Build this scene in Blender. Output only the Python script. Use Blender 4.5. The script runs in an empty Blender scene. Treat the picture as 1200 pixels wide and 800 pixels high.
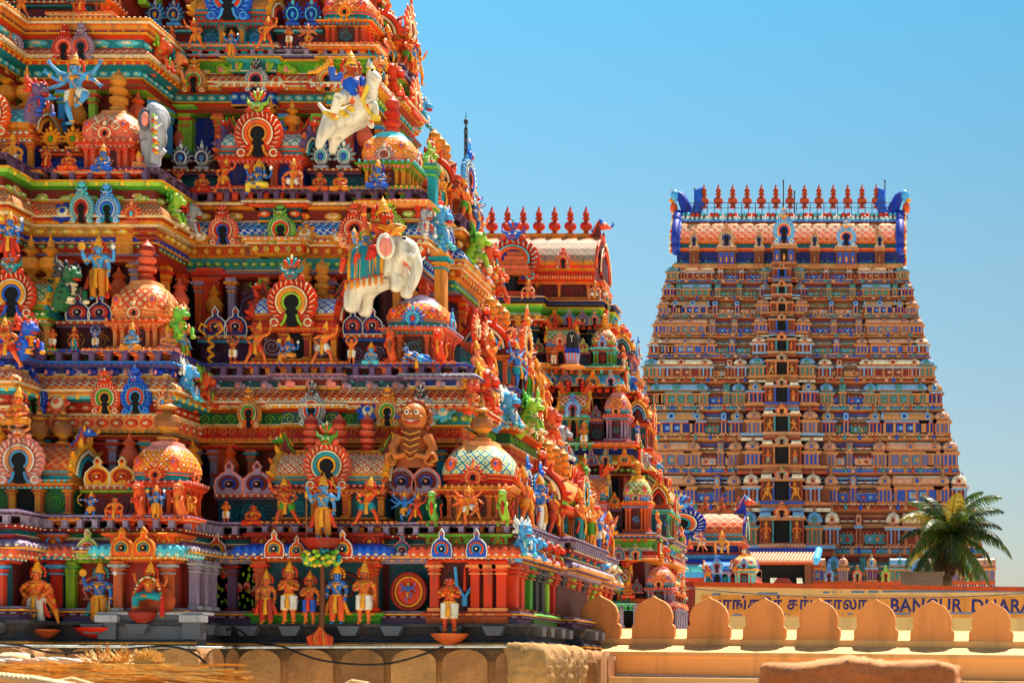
import bpy, math, random
from mathutils import Vector, Matrix
R = math.radians
rnd = random.Random(7)
S = bpy.context.scene
col = S.collection
F, CX, CY, EYE = 2000.0, 1060.0, 785.0, 9.0      # lens in photo pixels, vanishing point, eye height

def X(px, D): return (px - CX) / F * D
def Z(py, D): return EYE + (CY - py) / F * D
def P(px, py, D): return Vector((X(px, D), D, Z(py, D)))

# ------------------------------------------------------------------ materials
PAL = dict(orange='EE5A1E', redorange='E03C14', red='C8240E', deepred='98200F', gold='F2A020', ochre='D08A2C', yellow='F4CC3C',
  blue='1A5CD0', ltblue='46A8EA', cyan='58CCD8', teal='12909A', dkteal='0A5462', green='4A9C28', lime='98C432', dkgreen='146438',
  lav='A08CA8', violet='6C4E78', dkviolet='4A2448', cream='F2DDAE', white='EEE8DA', pink='F08C7C', peach='F49450', salmon='EE6440',
  grey='565C68', dkgrey='34363E', silver='A8A8AE', navy='10287A', maroon='7C2018', dkmaroon='541418', brown='9C5A28', terracotta='CC5A24',
  hole='050407', black='0A0A0C', skin='C46A3C', ivory='E6DCC8', coral='EE5630', royal='0C34A8', kgold='E68A22', rust='C44C1C', ltgreen='70B83C',
  tan='C89058', wood='6A3A1C')
def lin(h):
    c = [int(h[i:i+2], 16) / 255 for i in (0, 2, 4)]
    return tuple(((x + .055) / 1.055) ** 2.4 if x > .04045 else x / 12.92 for x in c) + (1,)
MATS = {}
def nt(name):
    m = bpy.data.materials.new(name); m.use_nodes = True
    n = m.node_tree.nodes; l = m.node_tree.links
    return m, n, l, n['Principled BSDF']
def N(n, t, **k):
    o = n.new(t)
    for a, b in k.items(): setattr(o, a, b)
    return o
def mix(n, l, fac, a, b, mode='MIX'):
    m = N(n, 'ShaderNodeMix', data_type='RGBA', blend_type=mode)
    for s, v in ((0, fac), (6, a), (7, b)):
        if hasattr(v, 'is_linked') or hasattr(v, 'links'): l.new(v, m.inputs[s])
        else: m.inputs[s].default_value = v
    return m.outputs[2]
def mth(n, l, op, a, b=None):
    m = N(n, 'ShaderNodeMath', operation=op)
    for i, v in enumerate((a, b)):
        if v is None: continue
        if hasattr(v, 'links'): l.new(v, m.inputs[i])
        else: m.inputs[i].default_value = v
    return m.outputs[0]
def wear(n, l, bs, colour, sc=1.0, rough=.5, bump=.35):
    """weathered enamel paint: hue drift, grime flecks, faded patches, fine bump"""
    tc = N(n, 'ShaderNodeNewGeometry')
    n1 = N(n, 'ShaderNodeTexNoise'); n1.inputs['Scale'].default_value = 2.3 * sc; n1.inputs['Detail'].default_value = 5
    n2 = N(n, 'ShaderNodeTexNoise'); n2.inputs['Scale'].default_value = 22 * sc; n2.inputs['Detail'].default_value = 6; n2.inputs['Roughness'].default_value = .65
    for q in (n1, n2): l.new(tc.outputs['Position'], q.inputs['Vector'])
    r1 = N(n, 'ShaderNodeMapRange'); l.new(n1.outputs[0], r1.inputs[0])
    r1.inputs[1].default_value = .3; r1.inputs[2].default_value = .7; r1.inputs[3].default_value = .78; r1.inputs[4].default_value = 1.12
    r2 = N(n, 'ShaderNodeMapRange'); l.new(n2.outputs[0], r2.inputs[0])
    r2.inputs[1].default_value = .56; r2.inputs[2].default_value = .74; r2.inputs[3].default_value = 0; r2.inputs[4].default_value = .6
    c = mix(n, l, 1.0, colour, (1, 1, 1, 1), 'MULTIPLY')
    cm = N(n, 'ShaderNodeMix', data_type='RGBA', blend_type='MULTIPLY'); cm.inputs[0].default_value = 1
    l.new(c, cm.inputs[6])
    cb = N(n, 'ShaderNodeCombineColor'); [l.new(r1.outputs[0], cb.inputs[i]) for i in range(3)]
    l.new(cb.outputs[0], cm.inputs[7])
    mp = N(n, 'ShaderNodeMapping'); mp.inputs['Scale'].default_value = (7 * sc, 7 * sc, .8 * sc); l.new(tc.outputs['Position'], mp.inputs[0])
    n3 = N(n, 'ShaderNodeTexNoise'); n3.inputs['Scale'].default_value = 1; n3.inputs['Detail'].default_value = 4; l.new(mp.outputs[0], n3.inputs['Vector'])
    r3 = N(n, 'ShaderNodeMapRange'); l.new(n3.outputs[0], r3.inputs[0]); r3.inputs[1].default_value = .52; r3.inputs[2].default_value = .8; r3.inputs[3].default_value = 0; r3.inputs[4].default_value = .75
    c1 = mix(n, l, r3.outputs[0], cm.outputs[2], (.12, .07, .05, 1))
    r4 = N(n, 'ShaderNodeMapRange'); l.new(n1.outputs[0], r4.inputs[0]); r4.inputs[1].default_value = .6; r4.inputs[2].default_value = .4; r4.inputs[3].default_value = .0; r4.inputs[4].default_value = .02
    c1 = mix(n, l, r4.outputs[0], c1, (.6, .5, .4, 1))
    c2 = mix(n, l, r2.outputs[0], c1, (.16, .07, .035, 1))
    l.new(c2, bs.inputs['Base Color'])
    bs.inputs['Roughness'].default_value = rough; bs.inputs['Specular IOR Level'].default_value = .22
    bp = N(n, 'ShaderNodeBump'); bp.inputs['Strength'].default_value = bump; bp.inputs['Distance'].default_value = .02 / sc
    l.new(n2.outputs[0], bp.inputs['Height']); l.new(bp.outputs[0], bs.inputs['Normal'])
def mat(key):
    if key in MATS: return MATS[key]
    p = key.split(':')
    m, n, l, bs = nt(key.replace(':', '_'))
    if p[0] == 'hole':
        bs.inputs['Base Color'].default_value = lin(PAL['hole']); bs.inputs['Roughness'].default_value = .9
    elif p[0] == 'lat':          # lat:cell:line:dot  painted diamond lattice on uv metres
        k = float(p[4]) if len(p) > 4 else 7.0
        uv = N(n, 'ShaderNodeUVMap'); sx = N(n, 'ShaderNodeSeparateXYZ'); l.new(uv.outputs[0], sx.inputs[0])
        v2 = mth(n, l, 'MULTIPLY', sx.outputs[1], 1.0)
        a = mth(n, l, 'FRACT', mth(n, l, 'MULTIPLY', mth(n, l, 'ADD', sx.outputs[0], v2), k))
        b = mth(n, l, 'FRACT', mth(n, l, 'MULTIPLY', mth(n, l, 'SUBTRACT', sx.outputs[0], v2), k))
        ln = mth(n, l, 'MAXIMUM', mth(n, l, 'LESS_THAN', a, .24), mth(n, l, 'LESS_THAN', b, .24))
        da = mth(n, l, 'ABSOLUTE', mth(n, l, 'SUBTRACT', a, .62)); db = mth(n, l, 'ABSOLUTE', mth(n, l, 'SUBTRACT', b, .62))
        dot = mth(n, l, 'LESS_THAN', mth(n, l, 'ADD', da, db), .22)
        c = mix(n, l, dot, lin(PAL[p[1]]), lin(PAL[p[3]])); c = mix(n, l, ln, c, lin(PAL[p[2]]))
        wear(n, l, bs, c)
        bp = N(n, 'ShaderNodeBump'); bp.inputs['Strength'].default_value = .8; bp.inputs['Distance'].default_value = .03
        l.new(ln, bp.inputs['Height']); l.new(bs.inputs['Normal'].links[0].from_socket, bp.inputs['Normal']); l.new(bp.outputs[0], bs.inputs['Normal'])
    elif p[0] == 'str':          # str:a:b:freq   vertical painted stripes on uv metres
        uv = N(n, 'ShaderNodeUVMap'); sx = N(n, 'ShaderNodeSeparateXYZ'); l.new(uv.outputs[0], sx.inputs[0])
        a = mth(n, l, 'FRACT', mth(n, l, 'MULTIPLY', sx.outputs[0], float(p[3])))
        wear(n, l, bs, mix(n, l, mth(n, l, 'LESS_THAN', a, .5), lin(PAL[p[1]]), lin(PAL[p[2]])))
    elif p[0] == 'stone':        # stone:hex:scale:rough
        h = lin(p[1]); sc = float(p[2])
        g = N(n, 'ShaderNodeNewGeometry')
        a = N(n, 'ShaderNodeTexNoise'); a.inputs['Scale'].default_value = 1.1 * sc; a.inputs['Detail'].default_value = 8; a.inputs['Roughness'].default_value = .7
        b = N(n, 'ShaderNodeTexNoise'); b.inputs['Scale'].default_value = 14 * sc; b.inputs['Detail'].default_value = 8; b.inputs['Roughness'].default_value = .7
        for q in (a, b): l.new(g.outputs['Position'], q.inputs['Vector'])
        cr = N(n, 'ShaderNodeValToRGB'); l.new(a.outputs[0], cr.inputs[0])
        cr.color_ramp.elements[0].position = .3; cr.color_ramp.elements[1].position = .72
        cr.color_ramp.elements[0].color = tuple(x * .55 for x in h[:3]) + (1,); cr.color_ramp.elements[1].color = tuple(min(1, x * 1.25) for x in h[:3]) + (1,)
        c = mix(n, l, .45, cr.outputs[0], b.outputs[0], 'OVERLAY'); l.new(c, bs.inputs['Base Color'])
        bs.inputs['Roughness'].default_value = .9
        bp = N(n, 'ShaderNodeBump'); bp.inputs['Strength'].default_value = float(p[3]); bp.inputs['Distance'].default_value = .05 / sc
        l.new(b.outputs[0], bp.inputs['Height']); l.new(bp.outputs[0], bs.inputs['Normal'])
    elif p[0] == 'leaf':
        wear(n, l, bs, lin(p[1]), 1, .5, .1)
    else:
        sc = float(p[1]) if len(p) > 1 else 1.0
        wear(n, l, bs, lin(PAL[p[0]]), sc)
    MATS[key] = m
    return m

# ------------------------------------------------------------------ mesh builder
def ang(n, k=0): return [(math.cos(2 * math.pi * (i + k) / n), math.sin(2 * math.pi * (i + k) / n)) for i in range(n)]
class MB:
    def __init__(s): s.v = []; s.f = []; s.m = []; s.sm = []; s.uv = []; s.keys = []
    def k(s, key):
        if key not in s.keys: s.keys.append(key)
        return s.keys.index(key)
    def add(s, vs, fs, key, sm=False, uvs=None, M=None):
        o = len(s.v); ki = s.k(key)
        if M is not None: vs = [M @ Vector(p) for p in vs]
        s.v.extend([tuple(p) for p in vs])
        for i, f in enumerate(fs):
            s.f.append(tuple(a + o for a in f)); s.m.append(ki); s.sm.append(sm)
            s.uv.append(uvs[i] if uvs else None)
    def box(s, x0, x1, y0, y1, z0, z1, key, M=None):
        if x0 > x1: x0, x1 = x1, x0
        vs = [(x, y, z) for z in (z0, z1) for y in (y0, y1) for x in (x0, x1)]
        fs = [(0, 1, 5, 4), (1, 3, 7, 5), (3, 2, 6, 7), (2, 0, 4, 6), (4, 5, 7, 6), (2, 3, 1, 0)]
        def q(a, b, c, d): return [(a, c), (b, c), (b, d), (a, d)]
        uv = [q(x0, x1, z0, z1), q(y0, y1, z0, z1), q(x1, x0, z0, z1), q(y1, y0, z0, z1), q(x0, x1, y0, y1), q(x0, x1, y0, y1)]
        s.add(vs, fs, key, False, uv, M)
    def lathe(s, prof, n, key, M=None, sq=2.0, cap=True, us=1.0):
        """prof (r,z) bottom to top; key may be a list per segment; sq = superellipse exponent"""
        cs = []
        for i in range(n):
            t = 2 * math.pi * (i + .5) / n; c, d = math.cos(t), math.sin(t)
            q = (abs(c) ** sq + abs(d) ** sq) ** (-1 / sq); cs.append((c * q, d * q))
        vs = [(r * c, r * d, z) for r, z in prof for c, d in cs]
        ll = 0; L = [0]
        for i in range(1, len(prof)): ll += math.hypot(prof[i][0] - prof[i-1][0], prof[i][1] - prof[i-1][1]); L.append(ll)
        for i in range(len(prof) - 1):
            kk = key[i] if isinstance(key, (list, tuple)) else key
            fs = []; uv = []
            for j in range(n):
                a, b = i * n + j, i * n + (j + 1) % n
                fs.append((a, b, b + n, a + n))
                u0, u1 = j / n * us, (j + 1) / n * us
                uv.append([(u0, L[i]), (u1, L[i]), (u1, L[i+1]), (u0, L[i+1])])
            base = [vs[a] for a in range(i * n, (i + 2) * n)]
            s.add(base, [tuple(a - i * n for a in f) for f in fs], kk, True, uv, M)
        kk = key[-1] if isinstance(key, (list, tuple)) else key
        if cap:
            s.add([vs[a] for a in range((len(prof) - 1) * n, len(prof) * n)], [tuple(range(n))], kk, False, None, M)
            kb = key[0] if isinstance(key, (list, tuple)) else key
            s.add([vs[a] for a in range(n)], [tuple(range(n))[::-1]], kb, False, None, M)
    def ell(s, c, r, key, n=8, k=5, M=None):
        vs = [(c[0], c[1], c[2] - r[2])]
        for i in range(1, k):
            t = -math.pi / 2 + math.pi * i / k
            for j in range(n):
                a = 2 * math.pi * j / n
                vs.append((c[0] + r[0] * math.cos(t) * math.cos(a), c[1] + r[1] * math.cos(t) * math.sin(a), c[2] + r[2] * math.sin(t)))
        vs.append((c[0], c[1], c[2] + r[2])); fs = []
        for j in range(n): fs.append((0, 1 + (j + 1) % n, 1 + j))
        for i in range(k - 2):
            for j in range(n):
                a = 1 + i * n + j; b = 1 + i * n + (j + 1) % n
                fs.append((a, b, b + n, a + n))
        e = len(vs) - 1; o = 1 + (k - 2) * n
        for j in range(n): fs.append((o + j, o + (j + 1) % n, e))
        s.add(vs, fs, key, True, None, M)
    def tube(s, pts, rad, key, n=6, M=None, flat=1.0, cap=True):
        pts = [Vector(p) for p in pts]
        if not isinstance(rad, (list, tuple)): rad = [rad] * len(pts)
        vs = []; up = None
        for i, p in enumerate(pts):
            d = (pts[min(i + 1, len(pts) - 1)] - pts[max(i - 1, 0)])
            if d.length < 1e-9: d = Vector((0, 0, 1))
            d.normalize()
            a = Vector((0, 1, 0)) if abs(d.y) < .9 else Vector((1, 0, 0))
            u = d.cross(a).normalized(); w = u.cross(d).normalized()
            for c, q in ang(n, .5): vs.append(p + u * (c * rad[i]) + w * (q * rad[i] * flat))
        fs = [(i * n + j, i * n + (j + 1) % n, (i + 1) * n + (j + 1) % n, (i + 1) * n + j) for i in range(len(pts) - 1) for j in range(n)]
        s.add(vs, fs, key, True, None, M)
        if cap:
            s.add(vs[:n], [tuple(range(n))[::-1]], key, True, None, M); s.add(vs[-n:], [tuple(range(n))], key, True, None, M)
    def arc(s, cx, cz, Rr, r, a0, a1, y, key, n=12, M=None, flat=.8, el=1.0):
        s.tube([(cx + Rr * math.cos(R(a0 + (a1 - a0) * i / n)), y, cz + el * Rr * math.sin(R(a0 + (a1 - a0) * i / n))) for i in range(n + 1)], r, key, 5, M, flat)
    def prism(s, poly, y0, y1, key, M=None):
        """polygon in (x,z), counter clockwise seen from -y, between depth y0 (front) and y1"""
        n = len(poly)
        vs = [(x, y0, z) for x, z in poly] + [(x, y1, z) for x, z in poly]
        fs = [tuple(range(n)), tuple(range(2 * n - 1, n - 1, -1))] + [(i, i + n, (i + 1) % n + n, (i + 1) % n) for i in range(n)]
        uv = [list(poly), [poly[i - n] for i in fs[1]]] + [[(0, 0), (0, .1), (.1, .1), (.1, 0)]] * n
        s.add(vs, fs, key, False, uv, M)
    def sweep(s, prof, path, key, M=None, sm=False):
        """prof: (out, z) bottom->top; path open polyline, outward normal right of travel"""
        n = len(path); off = offs(path)
        L = [0]
        for i in range(1, n): L.append(L[-1] + (Vector(path[i]) - Vector(path[i-1])).length)
        V = [0]
        for i in range(1, len(prof)): V.append(V[-1] + math.hypot(prof[i][0] - prof[i-1][0], prof[i][1] - prof[i-1][1]))
        for j in range(len(prof) - 1):
            kk = key[j] if isinstance(key, (list, tuple)) else key
            for i in range(n - 1):
                q = []
                for (a, b) in ((i, j), (i + 1, j), (i + 1, j + 1), (i, j + 1)):
                    q.append((path[a][0] + off[a][0] * prof[b][0], path[a][1] + off[a][1] * prof[b][0], prof[b][1]))
                s.add(q, [(0, 1, 2, 3)], kk, sm, [[(L[i], V[j]), (L[i+1], V[j]), (L[i+1], V[j+1]), (L[i], V[j+1])]], M)
    def mesh(s, name):
        me = bpy.data.meshes.new(name)
        me.from_pydata(s.v, [], s.f)
        for k in s.keys: me.materials.append(mat(k))
        me.polygons.foreach_set('material_index', s.m)
        me.polygons.foreach_set('use_smooth', s.sm)
        uvl = me.uv_layers.new(name='UVMap'); fl = []
        for f, u in zip(s.f, s.uv):
            if u is None: fl.extend([0, 0] * len(f))
            else:
                for a in u: fl.extend((a[0], a[1]))
        uvl.data.foreach_set('uv', fl)
        me.update()
        return me
def offs(path):
    n = len(path); nr = []
    for i in range(n - 1):
        d = Vector(path[i+1]) - Vector(path[i]); d.normalize(); nr.append(Vector((d.y, -d.x)))
    o = [nr[0]]
    for i in range(1, n - 1):
        a, b = nr[i-1], nr[i]
        o.append((a + b) / max(.2, 1 + a.dot(b)))
    o.append(nr[-1]); return o
def along(path, out, spacing, lim=None, phase=.5):
    """frames along a path: matrix with local x tangent, local -y outwards"""
    off = offs(path); pts = [Vector(path[i]) + off[i] * out for i in range(len(path))]
    res = []
    for i in range(len(pts) - 1):
        d = pts[i+1] - pts[i]; L = d.length
        if L < spacing * .6: continue
        n = max(1, round(L / spacing)); d.normalize()
        for k in range(n):
            p = pts[i] + d * (L * (k + phase) / n)
            if lim and not lim(p): continue
            res.append((Matrix.Translation((p.x, p.y, 0)) @ Matrix.Rotation(math.atan2(d.y, d.x), 4, 'Z'), L / n))
    return res

# ------------------------------------------------------------------ objects
WM = {}
def put(me, name, parent=None, M=None, label=None):
    o = bpy.data.objects.new(name, me); col.objects.link(o)
    M = M if M is not None else Matrix.Identity(4)
    o.matrix_basis = M; WM[o] = M
    if parent is not None:
        o.parent = parent; o.matrix_parent_inverse = WM[parent].inverted()
    if label: o['label'] = label
    return o
def root(name, M, label, cat, group=None):
    o = put(None, name, None, M); o.empty_display_size = .3
    return tag(o, label, cat, group)
def tag(o, label, cat, group=None):
    o['label'] = label; o['category'] = cat
    if group: o['group'] = group
    return o
def struct(o, label=None, cat=None, kind='structure'):
    o['kind'] = kind
    if label: o['label'] = label; o['category'] = cat
    return o
REC = {}
def recol(proto, mp):
    k = (proto.name, tuple(sorted(mp.items())))
    if k not in REC:
        m = proto.copy()
        for i, s in enumerate(list(m.materials)):
            n = s.name
            for a, b in mp.items():
                if n == a: m.materials[i] = mat(b)
        REC[k] = m
    return REC[k]
def T(x=0, y=0, z=0): return Matrix.Translation((x, y, z))
def Sc(x, y=None, z=None):
    y = x if y is None else y; z = x if z is None else z
    return Matrix.Diagonal((x, y, z, 1))
RZ = lambda d: Matrix.Rotation(R(d), 4, 'Z')
RX = lambda d: Matrix.Rotation(R(d), 4, 'X')
RY = lambda d: Matrix.Rotation(R(d), 4, 'Y')

# ------------------------------------------------------------------ ornaments (unit size, front at -y)
def kudu_big(a, b, c, crest, line='cream'):
    m = MB(); cz = .47
    m.prism([((.455 + .02 * (i % 2)) * math.cos(t), cz + (.455 + .02 * (i % 2)) * math.sin(t)) for i, t in enumerate([R(-48 + 276 * i / 32) for i in range(33)])], -.06, .02, a)
    for i in range(19):
        t = R(-42 + 264 * i / 18)
        m.ell((0, 0, 0), (.105, .06, .04), a, 6, 4, T(.375 * math.cos(t), -.06, cz + .375 * math.sin(t)) @ Matrix.Rotation(-t - R(32) * (1 if math.cos(t) > 0 else -1), 4, 'Y'))
        m.ell((0, 0, 0), (.075, .02, .009), line, 5, 3, T(.38 * math.cos(t), -.112, cz + .38 * math.sin(t)) @ Matrix.Rotation(-t - R(32) * (1 if math.cos(t) > 0 else -1), 4, 'Y'))
    m.arc(0, cz, .285, .018, -50, 230, -.115, line, 16)
    m.arc(0, cz, .235, .05, -52, 232, -.10, b, 16)
    m.arc(0, cz, .165, .028, -55, 235, -.10, c, 14)
    m.prism([(.15 * math.cos(t), cz + .15 * math.sin(t)) for t in [R(-40 + 260 * i / 14) for i in range(15)]] + [(-.09, .02), (.09, .02)], -.085, -.04, 'hole')
    for sx in (-1, 1):
        m.ell((sx * .31, -.09, .08), (.15, .05, .07), a, 7, 4); m.arc(sx * .31, .09, .07, .02, 0, 330, -.13, line, 8)
        m.tube([(sx * .10, -.1, .24), (sx * .13, -.1, .12), (sx * .2, -.1, .03)], .03, c, 5)
    # grotesque mask and plumes over the arch
    m.ell((0, -.1, .98), (.13, .09, .10), crest, 8, 5)
    for sx in (-1, 1):
        m.ell((sx * .05, -.18, 1.0), (.03, .02, .028), 'white', 6, 4); m.ell((sx * .05, -.197, 1.0), (.013, .01, .013), 'hole', 5, 3)
        m.tube([(sx * .1, -.08, 1.02), (sx * .19, -.08, 1.06), (sx * .2, -.07, 1.16)], [.04, .03, .008], crest, 5)
        m.ell((sx * .17, -.06, .93), (.07, .04, .05), a, 6, 4)
    m.ell((0, -.17, .93), (.07, .03, .025), 'red', 6, 3)
    for i in range(5):
        t = R(50 + 20 * i); m.ell((0, 0, 0), (.11, .03, .035), crest if i % 2 else a, 6, 4, T(.13 * math.cos(t), -.07, 1.07 + .13 * math.sin(t)) @ Matrix.Rotation(-t, 4, 'Y'))
    m.ell((0, -.07, 1.29), (.03, .03, .06), line, 6, 4)
    return m.mesh('horseshoe_arch')
def kudu_small(a, b, c, line='white'):
    m = MB()
    pl = [(-.46, 0), (.46, 0), (.5, .3), (.44, .62), (.24, .84), (.12, .9), (.1, 1.02), (.14, 1.12), (.06, 1.24), (0, 1.36), (-.06, 1.24), (-.14, 1.12), (-.1, 1.02), (-.12, .9), (-.24, .84), (-.44, .62), (-.5, .3)]
    m.prism(pl, -.08, .02, a)
    m.tube([(x * .97, -.085, z * .985 + .005) for x, z in pl + pl[:1]], .03, line, 5)
    m.arc(0, .42, .30, .05, -55, 235, -.10, b, 12); m.arc(0, .42, .2, .035, -55, 235, -.11, c, 12)
    m.ell((0, -.08, .4), (.15, .05, .15), 'hole' if line != 'cream' else b, 8, 5)
    m.ell((0, -.13, .42), (.06, .03, .06), line, 6, 4)
    m.ell((0, -.1, 1.12), (.06, .05, .09), b, 6, 4)
    return m.mesh('gable_plaque')
def kudu_crown(a, b, c, line='silver'):
    """horseshoe with tall plume feathers, silver-white outlined"""
    m = MB(); cz = .42
    for i in range(9):
        t = R(-12 + 204 * i / 8); L = .16 + .05 * (i % 2)
        m.ell((0, 0, 0), (L, .05, .06), a, 6, 4, T(.33 * math.cos(t), -.04, cz + .33 * math.sin(t)) @ Matrix.Rotation(-t, 4, 'Y'))
        m.ell((0, 0, 0), (L * .6, .02, .02), b, 5, 3, T(.36 * math.cos(t), -.09, cz + .36 * math.sin(t)) @ Matrix.Rotation(-t, 4, 'Y'))
    m.prism([(.3 * math.cos(t), cz + .3 * math.sin(t)) for t in [R(-60 + 300 * i / 14) for i in range(15)]], -.06, .02, a)
    m.arc(0, cz, .25, .035, -60, 240, -.09, line, 12); m.arc(0, cz, .17, .035, -60, 240, -.1, b, 12)
    m.ell((0, -.07, cz), (.1, .05, .13), c, 8, 5)
    m.box(-.3, .3, -.1, 0, 0, .1, a); m.ell((0, -.06, .86), (.09, .06, .12), line, 6, 4); m.ell((0, -.06, 1.03), (.04, .04, .09), a, 6, 4)
    return m.mesh('horseshoe_arch')
_kc = {}
def kudu(kind, a, b, c, d='orange', line=None):
    k = (kind, a, b, c, d, line)
    if k not in _kc:
        if kind == 'big': _kc[k] = kudu_big(a, b, c, d, line or 'cream')
        elif kind == 'small': _kc[k] = kudu_small(a, b, c, line or 'white')
        else: _kc[k] = kudu_crown(a, b, c, line or 'silver')
    return _kc[k]
def finial_mesh(c1, c2, style=0):
    m = MB()
    if style == 0: pr = [(.22, 0), (.24, .05), (.14, .08), (.12, .13), (.3, .2), (.36, .3), (.3, .4), (.14, .46), (.1, .5), (.22, .54), (.22, .58), (.12, .62), (.2, .68), (.17, .76), (.08, .86), (.02, 1)]
    elif style == 1: pr = [(.3, 0), (.32, .07), (.22, .1), (.22, .14), (.34, .2), (.34, .3), (.2, .34), (.2, .38), (.33, .44), (.33, .52), (.2, .56), (.22, .62), (.3, .68), (.28, .8), (.14, .87), (.06, .94), (.01, 1)]
    else: pr = [(.3, 0), (.32, .04), (.18, .08), (.14, .14), (.36, .24), (.4, .34), (.34, .46), (.16, .52), (.1, .56), (.2, .6), (.3, .64), (.2, .68), (.1, .72), (.12, .78), (.05, .9), (.01, 1)]
    m.lathe(pr, 12, [c1 if i % 3 else c2 for i in range(len(pr) - 1)], None, 2, True)
    return m.mesh('finial')
_fc = {}
def finial(c1, c2, st=0):
    if (c1, c2, st) not in _fc: _fc[(c1, c2, st)] = finial_mesh(c1, c2, st)
    return _fc[(c1, c2, st)]
def scroll(m, x0, x1, y, z0, z1, key, n=None, seed=0):
    """curling vine relief on a panel facing -y"""
    w, h = x1 - x0, z1 - z0; n = n or max(1, round(w / h))
    rr = random.Random(seed)
    for i in range(n):
        cx = x0 + w * (i + .5) / n; cz = (z0 + z1) / 2; Rm = min(w / n, h) * .44; sg = 1 if i % 2 else -1
        pts = []
        for k in range(19):
            t = k / 18; a = sg * (t * 4.3 * math.pi) + rr.random() * .02; r = Rm * (1 - t * .86)
            pts.append((cx + r * math.cos(a), y - .01, cz + r * math.sin(a) * min(1.15, h / (w / n) if h < w / n else 1.0)))
        m.tube(pts, [Rm * .10 * (1 - .5 * k / 18) for k in range(19)], key, 5, None, .8)
        for k in range(5):
            a = rr.random() * 6.28; m.ell((cx + Rm * math.cos(a), y - .01, cz + Rm * math.sin(a)), (Rm * .18, .015, Rm * .10), key, 5, 3)
def beast_mesh(a, b, c):
    """rearing leogryph bust looking out of a cornice, unit height, faces -y"""
    m = MB()
    m.tube([(0, .25, 0), (0, .12, .2), (0, -.02, .42), (0, -.1, .6)], [.15, .19, .17, .14], a, 8)
    for i in range(5): m.ell((0, -.12 - .03 * i, .08 + .09 * i), (.11, .06, .03), c, 7, 3); m.ell((.0, .22 - .06 * i, .12 + .12 * i), (.04, .09, .06), b, 5, 3)
    for i in range(8): m.ell(((-1) ** i * .17, .02 - .02 * i, .1 + .055 * i), (.03, .05, .03), b, 5, 3)
    m.ell((0, -.16, .66), (.19, .19, .17), a, 8, 5); m.ell((0, -.34, .6), (.12, .12, .08), a, 8, 4); m.ell((0, -.36, .52), (.1, .09, .03), 'red', 6, 3)
    for s in (-1, 1):
        m.ell((s * .11, -.30, .72), (.032, .025, .028), 'white', 6, 4); m.ell((s * .115, -.32, .72), (.017, .015, .017), 'hole', 5, 3); m.ell((s * .1, -.28, .77), (.06, .05, .025), b, 6, 3); m.ell((s * .12, -.3, .3), (.05, .04, .12), b, 5, 3)
        m.tube([(s * .12, -.05, .76), (s * .24, 0, .88), (s * .2, .03, 1.0)], [.06, .05, .01], b, 5)
        m.ell((s * .2, -.08, .66), (.08, .04, .1), b, 6, 4)
        m.tube([(s * .14, -.1, .35), (s * .2, -.3, .3), (s * .17, -.36, .12)], [.07, .06, .05], a, 6)
        m.ell((s * .17, -.4, .09), (.07, .09, .05), c, 6, 4)
    for i in range(7):
        t = R(-10 + 200 * i / 6); m.ell((0, 0, 0), (.12, .05, .05), b, 6, 4, T(.2 * math.cos(t), .02, .66 + .2 * math.sin(t)) @ Matrix.Rotation(-t, 4, 'Y'))
    m.ell((0, -.12, .38), (.13, .12, .16), c, 7, 4)
    return m.mesh('beast_head')
_bc = {}
def beast(a, b, c):
    if (a, b, c) not in _bc: _bc[(a, b, c)] = beast_mesh(a, b, c)
    return _bc[(a, b, c)]
def horn_mesh(a, b, c):
    """crested sea-beast fin at the end of a barrel roof: thin in x, curls upward, looks along +x"""
    m = MB()
    pl = [(-.45, 0), (.2, 0), (.3, .25), (.22, .5), (.3, .8), (.1, .7), (-.08, .45), (-.2, .28), (-.5, .12)]
    m.prism([(x * .6 - .1, z) for x, z in pl], -.08, .08, a)
    m.tube([(x * .6 - .1, -.085, z * .98) for x, z in pl[3:]], .03, b, 5)
    m.ell((.16, 0, .55), (.2, .15, .16), b, 8, 5); m.ell((.36, 0, .5), (.14, .1, .07), b, 7, 4)
    m.tube([(.45, 0, .52), (.56, 0, .6), (.5, 0, .7)], [.05, .04, .02], c, 5)
    for s in (-1, 1): m.ell((.25, s * .12, .6), (.05, .04, .05), 'white', 6, 4); m.ell((.1, s * .12, .68), (.06, .04, .12), c, 6, 4)
    for i in range(5): m.ell((.02 - .07 * i, 0, .78 - .1 * i), (.05, .06, .07), c, 6, 3)
    return m.mesh('roof_crest')
_hc = {}
def horn(a, b, c):
    if (a, b, c) not in _hc: _hc[(a, b, c)] = horn_mesh(a, b, c)
    return _hc[(a, b, c)]

def pilaster_mb(m, x, w, d, z0, z1, c1, c2, M=None, yb=0.0, rnd_=False):
    """pilaster against plane y=yb, projecting to y=yb-d"""
    h = z1 - z0
    m.box(x - w * .62, x + w * .62, yb - d * 1.15, yb, z0, z0 + h * .07, c2, M)
    if rnd_:
        m.lathe([(w * .42, z0 + h * .07), (w * .42, z0 + h * .74)], 8, c1, (M or Matrix.Identity(4)) @ T(x, yb - d * .5, 0))
    else: m.box(x - w * .42, x + w * .42, yb - d * .85, yb, z0 + h * .07, z0 + h * .74, c1, M)
    for a, b, k, kk in ((.74, .77, .55, c2), (.77, .81, .42, c1), (.81, .85, .62, c1), (.85, .88, .48, c2), (.88, .93, .85, c2), (.93, 1.0, .66, c1)):
        m.box(x - w * k, x + w * k, yb - d * (.7 + k * .6), yb, z0 + h * a, z0 + h * b, kk, M)

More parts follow.
